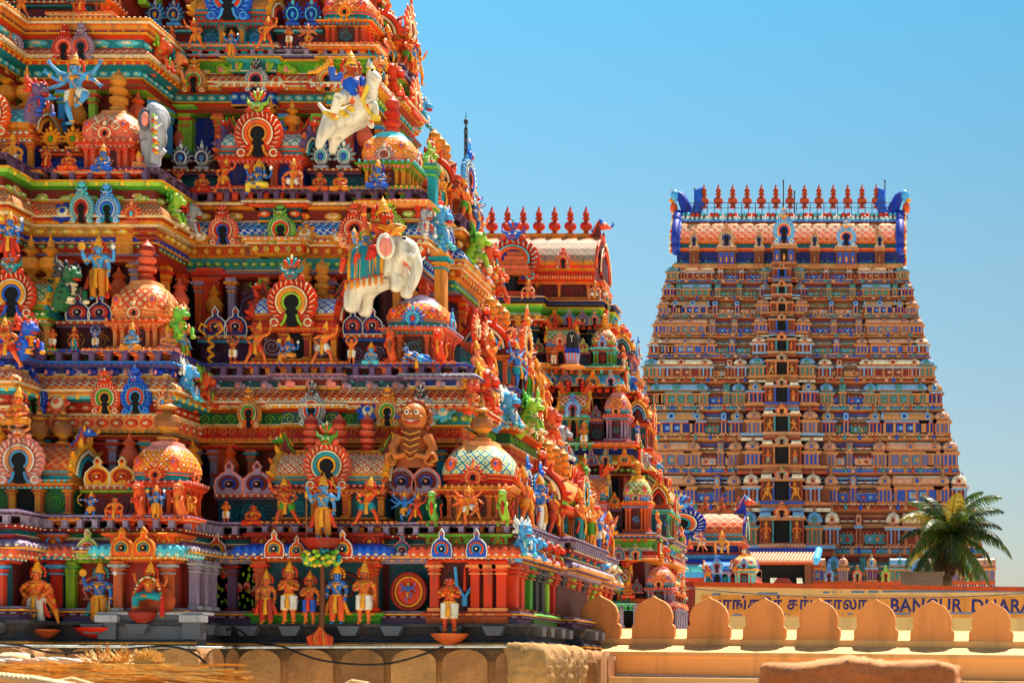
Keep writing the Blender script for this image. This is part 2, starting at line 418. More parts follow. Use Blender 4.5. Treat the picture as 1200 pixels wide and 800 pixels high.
# ------------------------------------------------------------------ pavilions
def kuta(par, M, w, hb, hr, body, pil, corn, rim, latt, cap, kd, fin=None, fh=.6, sides=True, niche='dkmaroon', ftyp=1):
    """square domed corner pavilion; local origin at front centre of its base"""
    m = MB(); hw = w / 2; d = w
    m.box(-hw * .96, hw * .96, -.03, d, 0, hb * .10, corn); m.box(-hw, hw, -.07, d, hb * .10, hb * .16, pil)
    m.box(-hw * .8, hw * .8, .06, d, hb * .16, hb * .86, body)
    m.box(-hw * .34, hw * .34, .045, .07, hb * .2, hb * .8, niche)
    scroll(m, -hw * .3, hw * .3, .045, hb * .25, hb * .75, rim, 1, int(w * 100))
    for x in (-hw * .72, -hw * .46, hw * .46, hw * .72): pilaster_mb(m, x, w * .075, .08, hb * .16, hb * .86, pil, corn, None, .06)
    Ms = T(hw * .8, d / 2, 0) @ RZ(90)
    for x in (-hw * .72, -hw * .3, hw * .3, hw * .72): pilaster_mb(m, x, w * .075, .08, hb * .16, hb * .86, pil, corn, Ms, 0)
    for a, b, o, k in ((.86, .90, .98, corn), (.90, .95, 1.06, pil), (.95, 1.0, 1.14, corn)):
        m.box(-hw * o, hw * o, -hw * (o - 1) - .02, d, hb * a, hb * b, k)
    nn = int(w / .09)
    for i in range(nn): m.box(-hw * 1.02 + w * 1.02 * (i + .2) / nn, -hw * 1.02 + w * 1.02 * (i + .65) / nn, -.1, 0, hb * .84, hb * .89, rim)
    o = put(m.mesh('corner_pavilion'), 'corner_pavilion', par, M)
    # dome
    m = MB(); q = hw
    pr = [(1.12, 0), (1.17, .05), (1.08, .08), (.96, .11), (.95, .17), (1.04, .2), (1.06, .23), (1.03, .27), (1.07, .31), (1.06, .42), (1.0, .55), (.9, .68), (.76, .8), (.62, .89), (.56, .9), (.5, 1.0)]
    kk = [corn, corn, rim, rim, rim, pil, rim, pil, latt, latt, latt, latt, cap, cap, cap]
    m.lathe([(a * q, b * hr) for a, b in pr], 28, kk, T(0, d / 2, hb), 4.2, True, us=w * 3.6)
    for t in range(int(w / .12)):
        x = -hw * 1.08 + w * 1.08 * (t + .5) / int(w / .12)
        m.ell((x, d / 2 - hw * 1.15, hb + hr * .05), (w * .03, .03, hr * .05), cap, 5, 3)
        m.ell((hw * 1.15, d / 2 + x, hb + hr * .05), (.03, w * .03, hr * .05), cap, 5, 3)
    m.lathe([(w * .2, 0), (w * .2, .03), (w * .13, .05), (w * .13, .09)], 12, cap, T(0, d / 2, hb + hr))
    for sx in (-1, 1):      # painted eye medallions on the front corners of the dome
        m.ell((sx * hw * .66, d / 2 - hw * .97, hb + hr * .48), (w * .1, .05, hr * .17), pil, 10, 5); m.ell((sx * hw * .66, d / 2 - hw * 1.02, hb + hr * .48), (w * .065, .04, hr * .11), 'coral', 10, 5)
        m.ell((sx * hw * .66, d / 2 - hw * 1.05, hb + hr * .5), (w * .025, .03, hr * .05), 'blue', 8, 4)
    put(m.mesh('dome_roof'), 'dome_roof', o, M)
    kw = w * .42; ks = T(0, -.03, hb + hr * .0) @ Sc(kw, kw * .8, kw * .95)
    put(kd, 'horseshoe_arch', o, M @ ks)
    if sides: put(kd, 'horseshoe_arch', o, M @ T(hw * 1.02, d / 2, hb) @ RZ(90) @ Sc(kw, kw * .8, kw * .95))
    if fin: put(fin, 'finial', o, M @ T(0, d / 2, hb + hr + .06) @ Sc(fh * .62, fh * .62, fh))
    return o
def shala(par, M, w, d, hb, hr, body, pil, corn, rim, latt, cap, kd, kscale, kz=1.0, hz=.72, fins=3, fin=None, fh=.5, hn=None, panel='dkteal', pcol='teal', fspan=.5, fz=0, legs=4, gable='gold'):
    """oblong barrel-roofed pavilion, long side along local x"""
    m = MB(); hw = w / 2
    m.box(-hw * .96, hw * .96, -.03, d, 0, hb * .09, corn); m.box(-hw, hw, -.07, d, hb * .09, hb * .15, pil)
    m.box(-hw * .93, hw * .93, .1, d, hb * .15, hb * .86, panel)
    for sx in (-1, 1): scroll(m, *(sorted((sx * hw * .32, sx * hw * .84))), .1, hb * .2, hb * .8, pcol, None, int(w * 37) + sx)
    m.box(-hw * .2, hw * .2, .06, .1, hb * .15, hb * .86, 'hole')
    for i in range(legs):
        x = hw * (-.88 + 1.76 * i / (legs - 1)); pilaster_mb(m, x, .13, .1, hb * .15, hb * .86, pil, corn, None, .1)
    for x in (-hw * .26, hw * .26): pilaster_mb(m, x, .12, .12, hb * .15, hb * .86, body, pil, None, .1)
    for a, b, o, k in ((.86, .90, .96, corn), (.90, .95, 1.0, pil), (.95, 1.0, 1.05, corn)):
        m.box(-hw * o, hw * o, -(o - .9) * .9, d, hb * a, hb * b, k)
    nn = int(w / .1)
    for i in range(nn): m.box(-hw + w * (i + .2) / nn, -hw + w * (i + .65) / nn, -.1, 0, hb * .84, hb * .89, cap)
    o = put(m.mesh('barrel_pavilion'), 'barrel_pavilion', par, M)
    # barrel roof
    m = MB(); prof = [(.03, 0), (.1, .03), (.1, .08), (0, .10), (0, .2), (.05, .24), (.06, .3), (.05, .38), (.02, .5), (-.05, .64), (-.16, .78), (-.3, .9), (-.44, .97), (-.5, 1.0)]
    keys = [corn, corn, rim, rim, pil, rim, pil, latt, latt, latt, latt, cap, cap]
    dd = d
    f1 = [(-hw * .97, 0), (hw * .97, 0)]
    m.sweep([(a * dd, hb + b * hr) for a, b in prof], f1, keys, None, True)
    m.sweep([(a * dd, hb + b * hr) for a, b in prof], [(hw * .97, dd), (-hw * .97, dd)], keys, None, True)
    # end caps
    for sx in (-1, 1):
        pts = [(y, z) for y, z in [(-a * dd, b * hr) for a, b in prof]] + [(dd + a * dd, b * hr) for a, b in prof[::-1]]
        vs = [(sx * hw * .97, y, hb + z) for y, z in pts]
        m.add(vs, [tuple(range(len(vs)))[::(1 if sx > 0 else -1)]], body)
        rim_p = [(sx * hw * .99, y, hb + z) for y, z in pts[5:-5]]
        m.tube(rim_p, .07, gable, 6); m.tube([(sx * hw * 1.03, dd / 2 + (y - dd / 2) * .8, hb + (z - hb) * .86) for _, y, z in rim_p], .035, 'cream', 5)
        m.tube([(sx * hw * 1.02, dd / 2 + (y - dd / 2) * .62, hb + (z - hb) * .7) for _, y, z in rim_p], .05, rim, 5)
        m.ell((sx * hw, dd / 2, hb + hr * .45), (.06, dd * .26, hr * .28), 'dkmaroon', 8, 5)
        for i in range(9):
            t = i / 8 * (len(rim_p) - 1); a = Vector(rim_p[int(t)]); c = Vector((sx * hw, dd / 2, hb + hr * .45)); e = (a - c).normalized()
            m.tube([a, a + e * .13 + Vector((sx * .03, 0, 0)), a + e * .2 + Vector((sx * .06, 0, .02))], [.06, .055, .015], gable if i % 2 else body, 5)
    nb = int(w / .13)
    for i in range(nb):
        x = -hw * .95 + w * .95 * (i + .5) / nb
        m.ell((x, -.1 * dd, hb + hr * .055), (.045, .03, hr * .045), cap, 5, 3)
        m.ell((x, .33 * dd, hb + hr * .93), (.05, .05, .035), pil, 5, 3)
    m.box(-hw * .9, hw * .9, dd * .42, dd * .58, hb + hr * .98, hb + hr * 1.05, pil)
    put(m.mesh('barrel_roof'), 'barrel_roof', o, M)
    if kd: put(kd, 'horseshoe_arch', o, M @ T(0, -.1 * d - .03, hb * .93) @ Sc(kscale, kscale * .8, kscale * kz))
    if fins and fin:
        for i in range(fins): put(fin, 'finial', o, M @ T(w * fspan * (i / (fins - 1) - .5) if fins > 1 else 0, d * .5, hb + hr * 1.04 + fz) @ Sc(fh * .6, fh * .6, fh))
    if hn:
        for sx in (-1, 1): put(hn, 'roof_crest', o, M @ T(sx * hw * .95, d * .45, hb + hr * .92) @ Sc(sx * hr * hz, hr * hz * 1.1, hr * hz))
    return o
# ------------------------------------------------------------------ figures
EDGES = [('pel', 'bel'), ('bel', 'che'), ('che', 'nec'), ('nec', 'hed'), ('hed', 'top'),
         ('che', 'shl'), ('shl', 'ell'), ('ell', 'wrl'), ('wrl', 'hal'), ('che', 'shr'), ('shr', 'elr'), ('elr', 'wrr'), ('wrr', 'har'),
         ('pel', 'hil'), ('hil', 'knl'), ('knl', 'anl'), ('anl', 'tol'), ('pel', 'hir'), ('hir', 'knr'), ('knr', 'anr'), ('anr', 'tor')]
BASE = dict(pel=(0, 0, .50), bel=(0, -.01, .585), che=(0, 0, .70), nec=(0, 0, .80), hed=(0, -.01, .885), top=(0, 0, .945),
            shl=(-.125, 0, .76), ell=(-.18, -.01, .62), wrl=(-.17, -.07, .50), hal=(-.17, -.10, .45),
            hil=(-.06, 0, .47), knl=(-.075, -.03, .27), anl=(-.08, 0, .05), tol=(-.09, -.09, .02))
RAD = dict(pel=.088, bel=.072, che=.098, nec=.04, hed=.068, top=.05, sh=.05, el=.036, wr=.026, ha=.026, hi=.068, kn=.05, an=.032, to=.026)
def mk(**o):
    j = dict(BASE)
    for k in list(j):
        if k[-1] == 'l' and k not in ('pel', 'bel'): j[k[:-1] + 'r'] = (-j[k][0], j[k][1], j[k][2])
    j.update(o); return j
def shift(j, dx=0, dz=0, lean=0):
    up = ('bel', 'che', 'nec', 'hed', 'top', 'shl', 'shr', 'ell', 'elr', 'wrl', 'wrr', 'hal', 'har', 'pel')
    r = {}
    for k, p in j.items():
        r[k] = (p[0] + dx + (p[2] - .5) * lean, p[1], p[2] + dz) if k in up or k[:3] in ('xsl',) else p
    return r
def stand(**o): return mk(**o)
def sit(**o):
    j = shift(mk(), 0, -.42)
    j.update(hil=(-.07, -.01, .07), knl=(-.22, -.12, .055), anl=(.02, -.19, .05), tol=(.10, -.2, .045),
             hir=(.07, -.01, .07), knr=(.22, -.12, .055), anr=(-.02, -.16, .08), tor=(-.10, -.17, .08))
    j.update(o); return j
POSES = dict(
 stand=(stand(wrl=(-.15, -.12, .52), hal=(-.13, -.15, .5)), [], 'long'),
 hips=(stand(ell=(-.26, -.02, .64), wrl=(-.14, -.09, .53), hal=(-.10, -.1, .51), elr=(.26, -.02, .64), wrr=(.14, -.09, .53), har=(.10, -.1, .51)), [], 'long'),
 namaste=(stand(ell=(-.17, -.05, .61), wrl=(-.05, -.15, .66), hal=(-.012, -.17, .72), elr=(.17, -.05, .61), wrr=(.05, -.15, .66), har=(.012, -.17, .72)), [], 'short'),
 hold=(stand(ell=(-.18, -.03, .61), wrl=(-.07, -.16, .62), hal=(-.03, -.18, .65), elr=(.19, 0, .62), wrr=(.2, -.06, .48), har=(.2, -.09, .43)), [], 'short'),
 four=(stand(ell=(-.19, -.02, .62), wrl=(-.17, -.13, .68), hal=(-.17, -.15, .73), elr=(.19, -.01, .60), wrr=(.2, -.05, .47), har=(.2, -.08, .42)),
       [((-.1, .03, .76), (-.25, .03, .68), (-.27, 0, .82), (-.27, -.01, .87)), ((.1, .03, .76), (.25, .03, .68), (.27, 0, .82), (.27, -.01, .87))], 'long'),
 guard=(shift(stand(hil=(-.06, 0, .44), knl=(-.2, -.05, .27), anl=(-.24, 0, .05), tol=(-.31, -.06, .02), hir=(.07, 0, .44), knr=(.16, -.03, .24), anr=(.27, 0, .05), tor=(.33, -.07, .02),
       ell=(-.27, 0, .80), wrl=(-.31, -.04, .95), hal=(-.3, -.06, 1.0), elr=(.26, -.02, .66), wrr=(.15, -.1, .56), har=(.1, -.12, .54)), -.02, -.04, -.12), [], 'mini'),
 dance=(stand(hir=(.08, 0, .48), knr=(.25, -.12, .46), anr=(.12, -.14, .29), tor=(.07, -.17, .25), knl=(-.09, -.06, .26), anl=(-.05, 0, .05), tol=(-.11, -.08, .02),
       ell=(-.27, 0, .70), wrl=(-.38, -.04, .78), hal=(-.42, -.05, .82), elr=(.27, 0, .72), wrr=(.37, -.04, .64), har=(.41, -.05, .60)),
       [((-.1, .03, .77), (-.25, .02, .82), (-.36, 0, .93), (-.39, 0, .98)), ((.1, .03, .77), (.25, .02, .82), (.36, 0, .93), (.39, 0, .98)),
        ((-.1, .04, .74), (-.28, .03, .62), (-.38, 0, .58), (-.42, 0, .56))], 'mini'),
 atlas=(stand(ell=(-.21, 0, .86), wrl=(-.14, -.02, .99), hal=(-.06, -.02, 1.03), elr=(.21, 0, .86), wrr=(.14, -.02, .99), har=(.06, -.02, 1.03)), [], 'short'),
 lotus=(sit(ell=(-.18, -.04, .2), wrl=(-.09, -.17, .16), hal=(-.03, -.2, .15), elr=(.18, -.04, .2), wrr=(.09, -.17, .16), har=(.03, -.2, .15)), [], 'seat'),
 throne=(sit(knl=(-.2, -.14, .06), anl=(-.2, -.17, -.16), tol=(-.21, -.24, -.19), ell=(-.22, -.02, .2), wrl=(-.24, -.12, .12), hal=(-.24, -.15, .09), elr=(.2, -.03, .22), wrr=(.2, -.14, .3), har=(.2, -.15, .36)),
       [((-.1, .03, .35), (-.24, .03, .28), (-.28, 0, .4), (-.28, 0, .46)), ((.1, .03, .35), (.25, .03, .26), (.3, 0, .36), (.3, 0, .42))], 'seat'),
 squat=(shift(stand(hil=(-.07, 0, .22), knl=(-.25, -.12, .3), anl=(-.22, -.06, .05), tol=(-.27, -.14, .02), hir=(.07, 0, .22), knr=(.25, -.12, .3), anr=(.22, -.06, .05), tor=(.27, -.14, .02),
       ell=(-.25, -.03, .62), wrl=(-.25, -.12, .52), hal=(-.24, -.14, .47), elr=(.25, -.03, .62), wrr=(.25, -.12, .52), har=(.24, -.14, .47)), 0, -.24), [], 'mini'),
 archer=(stand(knl=(-.17, -.05, .27), anl=(-.24, 0, .05), tol=(-.31, -.05, .02), knr=(.12, -.06, .27), anr=(.15, 0, .05), tor=(.2, -.08, .02),
       ell=(-.27, -.03, .78), wrl=(-.38, -.06, .79), hal=(-.43, -.07, .79), elr=(.27, -.02, .76), wrr=(.15, -.1, .78), har=(.1, -.12, .78)), [], 'mini'),
 recline=(dict(pel=(.12, 0, .1), bel=(.04, 0, .13), che=(-.07, 0, .2), nec=(-.14, 0, .28), hed=(-.18, -.01, .36), top=(-.2, 0, .42),
       shl=(-.15, -.05, .2), ell=(-.24, -.08, .06), wrl=(-.14, -.15, .03), hal=(-.09, -.16, .03), shr=(-.03, .02, .27), elr=(.08, -.03, .26), wrr=(.15, -.08, .19), har=(.19, -.09, .17),
       hil=(.16, -.05, .09), knl=(.36, -.1, .07), anl=(.52, -.06, .05), tol=(.56, -.09, .09), hir=(.16, .04, .12), knr=(.34, 0, .2), anr=(.46, -.02, .06), tor=(.52, -.03, .04)), [], 'mini'),
 rider=(shift(mk(hil=(-.07, 0, .06), knl=(-.2, -.16, .0), anl=(-.24, -.06, -.2), tol=(-.25, -.13, -.23), hir=(.07, 0, .06), knr=(.2, -.16, .0), anr=(.24, -.06, -.2), tor=(.25, -.13, -.23),
       ell=(-.24, 0, .72), wrl=(-.27, -.05, .88), hal=(-.27, -.06, .94), elr=(.18, -.08, .6), wrr=(.08, -.2, .58), har=(.05, -.24, .58)), 0, -.42), [], 'seat'),
)
for k in ('lotus', 'throne', 'squat', 'rider'):   # arms given in their own final heights for squat/rider, shift done above
    pass
def grow(j, extra):
    names = list(j); vs = [Vector(j[k]) for k in names]; es = []
    for a, b in EDGES: es.append((names.index(a), names.index(b)))
    rad = []
    for k in names: rad.append(RAD.get(k, RAD.get(k[:2], .04)))
    for ch in extra:
        p = names.index('che'); rr_ = (.045, .034, .025, .024)
        for q, r in zip(ch, rr_):
            vs.append(Vector(q)); rad.append(r); es.append((p, len(vs) - 1)); p = len(vs) - 1
    me = bpy.data.meshes.new('b'); me.from_pydata(vs, es, [])
    ob = bpy.data.objects.new('b', me); col.objects.link(ob)
    sk = ob.modifiers.new('s', 'SKIN'); sk.branch_smoothing = .3
    for i, r in enumerate(rad):
        d = me.skin_vertices[0].data[i]; d.radius = (r, r); d.use_root = (names[i] == 'pel') if i < len(names) else False
    sb = ob.modifiers.new('u', 'SUBSURF'); sb.levels = 1; sb.render_levels = 1
    dg = bpy.context.evaluated_depsgraph_get(); dg.update()
    out = bpy.data.meshes.new_from_object(ob.evaluated_get(dg))
    r = ([tuple(v.co) for v in out.vertices], [tuple(p.vertices) for p in out.polygons])
    bpy.data.objects.remove(ob); bpy.data.meshes.remove(me); bpy.data.meshes.remove(out)
    return r
FIG = {}
def figure_protos():
    for nm, (j, ex, g) in POSES.items():
        V = {k: Vector(p) for k, p in j.items()}
        if nm in ('rider',):
            for k in ('ell', 'wrl', 'hal', 'elr', 'wrr', 'har'): pass
        vs, fs = grow(j, ex)
        zmin = min(v[2] for v in vs); zmax = V['top'].z + .05
        b = MB(); b.add(vs, fs, 'skin', True)
        h = V['hed']
        for s in (-1, 1):                                   # face
            b.ell(h + Vector((s * .027, -.062, .012)), (.016, .01, .010), 'white', 6, 4); b.ell(h + Vector((s * .027, -.071, .012)), (.007, .005, .008), 'hole', 5, 3)
            b.tube([h + Vector((s * .01, -.066, .03)), h + Vector((s * .045, -.054, .03))], .005, 'hole', 4)
            b.ell(h + Vector((s * .07, 0, -.005)), (.016, .02, .03), 'skin', 5, 3); b.ell(h + Vector((s * .076, -.01, -.045)), (.014, .014, .016), 'gold', 5, 3)
        b.tube([h + Vector((0, -.062, .02)), h + Vector((0, -.082, -.008))], [.007, .013], 'skin', 5)
        b.ell(h + Vector((0, -.062, -.028)), (.022, .012, .008), 'red', 6, 3)
        hands = [('wrl', 'hal'), ('wrr', 'har')]
        hp = [(V[a], V[c]) for a, c in hands] + [(Vector(c[2]), Vector(c[3])) for c in ex]
        for a, c in hp:                                     # fingers and thumb
            d = (c - a).normalized(); sd = d.cross(Vector((0, 1, 0)))
            sd = sd.normalized() if sd.length > .1 else Vector((1, 0, 0))
            for i in range(4):
                o = sd * (.012 * (i - 1.5)); L = .034 - .004 * abs(i - 1.3)
                b.tube([c + o * .9, c + o * 1.3 + d * L * .6, c + o * 1.4 + d * L + Vector((0, -.01, 0))], [.0085, .0075, .005], 'skin', 4)
            b.tube([c - d * .01 + sd * .02, c + sd * .042 + d * .012, c + sd * .045 + d * .026], [.009, .008, .005], 'skin', 4)
        body = b
        c = MB(); wt = V['pel']; up = (V['bel'] - V['pel']).normalized()
        ring = lambda ctr, r, rr, key: c.tube([ctr + Vector((r * math.cos(t), r * .85 * math.sin(t), 0)) for t in [2 * math.pi * i / 12 for i in range(13)]], rr, key, 5, None, 1, False)
        ring(wt + up * .03, .098, .02, 'trim')
        def leg(hi, kn, an, full):
            c.tube([V[hi] + Vector((0, 0, .03)), V[hi].lerp(V[kn], .5), V[kn].lerp(V[hi], -.08)], [.092, .082, .066], 'cloth', 9)
            if full: c.tube([V[kn], V[kn].lerp(V[an], .5), V[kn].lerp(V[an], .88)], [.064, .06, .056], 'cloth', 9); ring(V[kn].lerp(V[an], .88), .052, .01, 'trim')
            else: ring(V[kn].lerp(V[hi], -.05), .06, .012, 'trim')
        for s in 'lr':
            if g == 'mini': c.tube([V['hi' + s] + Vector((0, 0, .03)), V['hi' + s].lerp(V['kn' + s], .55)], [.094, .08], 'cloth', 9)
            else: leg('hi' + s, 'kn' + s, 'an' + s, g in ('long', 'seat'))
        if g in ('long', 'short', 'mini'):                  # hanging front sash and side sashes
            z = V['pel'].z; ln = .30 if g == 'long' else .22
            c.tube([wt + Vector((0, -.095, .02)), wt + Vector((0, -.125, -ln * .5)), wt + Vector((0, -.11, -ln))], [.03, .042, .05], 'trim', 6, None, .5)
            if g == 'long':
                for s in (-1, 1): c.tube([wt + Vector((s * .1, -.03, .0)), wt + Vector((s * .16, -.04, -.14)), wt + Vector((s * .2, -.02, -.28)), wt + Vector((s * .24, -.03, -.3))], [.02, .034, .04, .015], 'sash', 6, None, .6)
        cloth = c
        e = MB(); c = e                                     # jewellery
        ring2 = lambda ctr, r, rr, key, ax=None: e.tube([ctr + Vector((r * math.cos(t), r * .8 * math.sin(t) - .005, .25 * r * math.sin(t))) for t in [2 * math.pi * i / 12 for i in range(13)]], rr, key, 5, None, 1, False)
        ring2(V['nec'] + Vector((0, -.01, -.03)), .062, .012, 'gold'); ring2(V['che'].lerp(V['nec'], .45), .105, .012, 'gold')
        e.ell(V['che'] + Vector((0, -.1, .0)), (.03, .014, .034), 'gold', 6, 4)
        e.tube([V['nec'] + Vector((-.07, -.03, -.03)), V['che'] + Vector((-.02, -.105, -.02)), V['bel'] + Vector((.06, -.08, -.02))], .009, 'trim', 5)
        for s in 'lr':
            for a, d, f, r in (('sh', 'el', .55, .048), ('el', 'wr', .85, .034)):
                p = V[a + s].lerp(V[d + s], f); dr = (V[d + s] - V[a + s]).normalized()
                e.tube([p - dr * .014, p + dr * .014], r, 'gold', 7)
            p = V['kn' + s].lerp(V['an' + s], .9); dr = (V['an' + s] - V['kn' + s]).normalized(); e.tube([p - dr * .012, p + dr * .012], .042, 'gold', 7)
        t = V['top']; dr = (V['top'] - V['hed']).normalized(); q = dr.to_track_quat('Z', 'Y').to_matrix().to_4x4()
        cr = MB(); Mt = Matrix.Translation(t - dr * .03) @ q
        cr.lathe([(.07, 0), (.078, .02), (.066, .03), (.068, .06), (.056, .07), (.058, .10), (.044, .12), (.046, .14), (.03, .17), (.012, .2), (.004, .235)], 10, ['trim', 'gold', 'gold', 'trim', 'gold', 'gold', 'trim', 'gold', 'gold', 'gold'], Mt)
        for s in (-1, 1): cr.ell((s * .065, -.02, .01), (.02, .02, .035), 'gold', 6, 4, Mt)
        for k in range(9):                                  # aureole of petals behind the crown
            a = R(-20 + 220 * k / 8); cr.ell(V['hed'] + Vector((.12 * math.cos(a), .05, .02 + .12 * math.sin(a))), (.032, .015, .032), 'sash', 5, 3)
        kn = MB(); kn.ell(t + Vector((0, .0, .03)), (.045, .045, .05), 'hair', 7, 4); kn.ell(t + Vector((0, .03, -.03)), (.074, .06, .065), 'hair', 8, 5)
        res = {}
        for part, mb in (('body', body), ('garment', cloth), ('jewellery', e), ('crown', cr), ('topknot', kn)):
            mb.v = [(x, y, z - zmin) for x, y, z in mb.v]; res[part] = mb
        top = max(v[2] for v in cr.v); top2 = max(max(v[2] for v in kn.v), max(v[2] for v in body.v))
        hgt = {True: max(top, max(v[2] for v in body.v)), False: top2}
        # extra anchor points
        FIG[nm] = (res, hgt, {k: V[k] - Vector((0, 0, zmin)) for k in V})
PAL['hair'] = '1A0F0C'
BODY = {}
def fig_mesh(pose, part, mp):
    k = (pose, part)
    if k not in BODY:
        mb = FIG[pose][0][part]; mb.keys = [{'cloth': 'cream', 'trim': 'gold:3', 'sash': 'redorange', 'hair': 'hair'}.get(q, q) for q in mb.keys]
        BODY[k] = mb.mesh(part if part != 'body' else 'figure')
    return recol(BODY[k], mp)
mat_name = lambda k: k.replace(':', '_')
def statue(M, h, pose, skin, cloth, label, crown=True, mirror=False, turn=0, trim='gold:3', sash='redorange', group='painted deity figures on the near tower', cat='statue', simple=False, extra=None):
    """M places the feet; h = full height incl. crown"""
    res, hg, an = FIG[pose]; s = h / hg[crown]
    Mr = M @ RZ(turn) @ Sc(-s if mirror else s, s, s)
    mp = {'skin': skin, 'cream': cloth, 'gold_3': trim, 'redorange': sash}
    body = put(fig_mesh(pose, 'body', {'skin': skin}), 'statue', None, Mr)
    tag(body, label, cat, group)
    put(fig_mesh(pose, 'garment', mp), 'garment', body, Mr)
    if not simple: put(fig_mesh(pose, 'jewellery', mp), 'jewellery', body, Mr)
    put(fig_mesh(pose, 'crown' if crown else 'topknot', mp if crown else {}), 'crown' if crown else 'hair', body, Mr)
    return body, Mr, an, s
def extra_part(body, Mr, fn, name):
    m = MB(); fn(m); return put(m.mesh(name), name, body, Mr)
def discus_conch(body, Mr, an, pose):
    ex = POSES[pose][1]; zz = FIG[pose][2]['pel'].z - POSES[pose][0]['pel'][2]
    def f(m):
        a = Vector(ex[0][3]) + Vector((0, -.02, zz + .05)); m.lathe([(.0, -.006), (.05, -.008), (.055, 0), (.05, .008), (0, .006)], 10, 'gold', Matrix.Translation(a) @ RX(90), 2, False)
        for i in range(8): t = R(45 * i); m.ell(a + Vector((.058 * math.cos(t), 0, .058 * math.sin(t))), (.014, .008, .014), 'yellow', 5, 3)
        b = Vector(ex[1][3]) + Vector((0, -.02, zz + .05)); m.lathe([(.005, -.05), (.035, -.02), (.045, .01), (.03, .035), (.012, .05), (.004, .06)], 9, 'white', Matrix.Translation(b))
    extra_part(body, Mr, f, 'emblem')
def club(body, Mr, an, hand='har', key='gold', L=.42, side='red'):
    def f(m):
        p = an[hand]; m.tube([(p.x, p.y - .01, .02), (p.x, p.y - .01, p.z + .03)], .014, key, 6); m.ell((p.x, p.y - .01, .07), (.045, .04, .07), side, 8, 5)
    extra_part(body, Mr, f, 'club')

def skinned(vs, es, rad, rootv=0, lv=2):
    me = bpy.data.meshes.new('b'); me.from_pydata([Vector(v) for v in vs], es, [])
    ob = bpy.data.objects.new('b', me); col.objects.link(ob)
    ob.modifiers.new('s', 'SKIN')
    for i, r in enumerate(rad):
        d = me.skin_vertices[0].data[i]; d.radius = r if isinstance(r, tuple) else (r, r); d.use_root = i == rootv
    sb = ob.modifiers.new('u', 'SUBSURF'); sb.levels = lv
    dg = bpy.context.evaluated_depsgraph_get(); dg.update()
    out = bpy.data.meshes.new_from_object(ob.evaluated_get(dg))
    r = ([tuple(v.co) for v in out.vertices], [tuple(p.vertices) for p in out.polygons])
    bpy.data.objects.remove(ob); bpy.data.meshes.remove(me); bpy.data.meshes.remove(out)
    return r
# ------------------------------------------------------------------ camera, light, sky
cam = bpy.data.cameras.new('camera'); co = bpy.data.objects.new('camera', cam); col.objects.link(co)
co.location = (0, 0, EYE); co.rotation_euler = (R(90), 0, 0)
cam.sensor_width = 36; cam.lens = 36 * F / 1200; cam.shift_x = -(CX - 600) / 1200; cam.shift_y = (CY - 400) / 1200
cam.clip_end = 5000; cam.clip_start = .1
cam.dof.use_dof = True; cam.dof.focus_distance = 48; cam.dof.aperture_fstop = 7
S.camera = co
SUN_AZ, SUN_EL = 17, 66      # degrees right of the view direction, and up
w = bpy.data.worlds.new('World'); S.world = w; w.use_nodes = True
sky = w.node_tree.nodes.new('ShaderNodeTexSky'); sky.sky_type = 'NISHITA'; sky.sun_disc = False
sky.sun_elevation = R(SUN_EL); sky.sun_rotation = R(SUN_AZ); sky.altitude = 0; sky.air_density = 1.0; sky.dust_density = .5; sky.ozone_density = 3.2
bg = w.node_tree.nodes['Background']; hs = w.node_tree.nodes.new('ShaderNodeHueSaturation'); hs.inputs['Saturation'].default_value = 1.15; hs.inputs['Hue'].default_value = .474; w.node_tree.links.new(sky.outputs[0], hs.inputs['Color']); wn, wl = w.node_tree.nodes, w.node_tree.links
tcw = wn.new('ShaderNodeTexCoord'); sxw = wn.new('ShaderNodeSeparateXYZ'); rw = wn.new('ShaderNodeValToRGB'); wl.new(tcw.outputs['Generated'], sxw.inputs[0]); wl.new(sxw.outputs[2], rw.inputs[0])
e = rw.color_ramp.elements; e[0].position = .0; e[0].color = (.62, .56, .52, 1); e[1].position = 1; e[1].color = (.8, 1, 1, 1)
for p_, c_ in ((.06, (.78, .64, .58, 1)), (.14, (.92, .74, .68, 1)), (.24, (.92, .84, .78, 1)), (.37, (.64, .98, 1, 1))):
    q_ = e.new(p_); q_.color = c_
mw = wn.new('ShaderNodeMix'); mw.data_type = 'RGBA'; mw.blend_type = 'MULTIPLY'; mw.inputs[0].default_value = 1; wl.new(hs.outputs[0], mw.inputs[6]); wl.new(rw.outputs[0], mw.inputs[7]); hz = wn.new('ShaderNodeMapRange'); hz.inputs[1].default_value = .1; hz.inputs[2].default_value = -.3; hz.inputs[3].default_value = 1; hz.inputs[4].default_value = 1.3; wl.new(sxw.outputs[0], hz.inputs[0])   # sky colour is scaled up towards the left
mz = wn.new('ShaderNodeVectorMath'); mz.operation = 'SCALE'; wl.new(mw.outputs[2], mz.inputs[0]); wl.new(hz.outputs[0], mz.inputs['Scale']); wl.new(mz.outputs[0], bg.inputs[0]); bg.inputs[1].default_value = .0535
sl = bpy.data.lights.new('sun', 'SUN'); sl.energy = 5.0; sl.angle = R(.55); sl.color = (1, .93, .82)
so = bpy.data.objects.new('sun', sl); col.objects.link(so)
dv = Vector((math.sin(R(SUN_AZ)) * math.cos(R(SUN_EL)), math.cos(R(SUN_AZ)) * math.cos(R(SUN_EL)), math.sin(R(SUN_EL))))
so.rotation_euler = dv.to_track_quat('Z', 'Y').to_euler()
S.view_settings.view_transform = 'Standard'; S.view_settings.look = 'None'; S.view_settings.gamma = 1; S.view_settings.exposure = 1.36
S.view_settings.use_curve_mapping = False
S.cycles.max_bounces = 6; S.cycles.diffuse_bounces = 6; S.cycles.glossy_bounces = 2

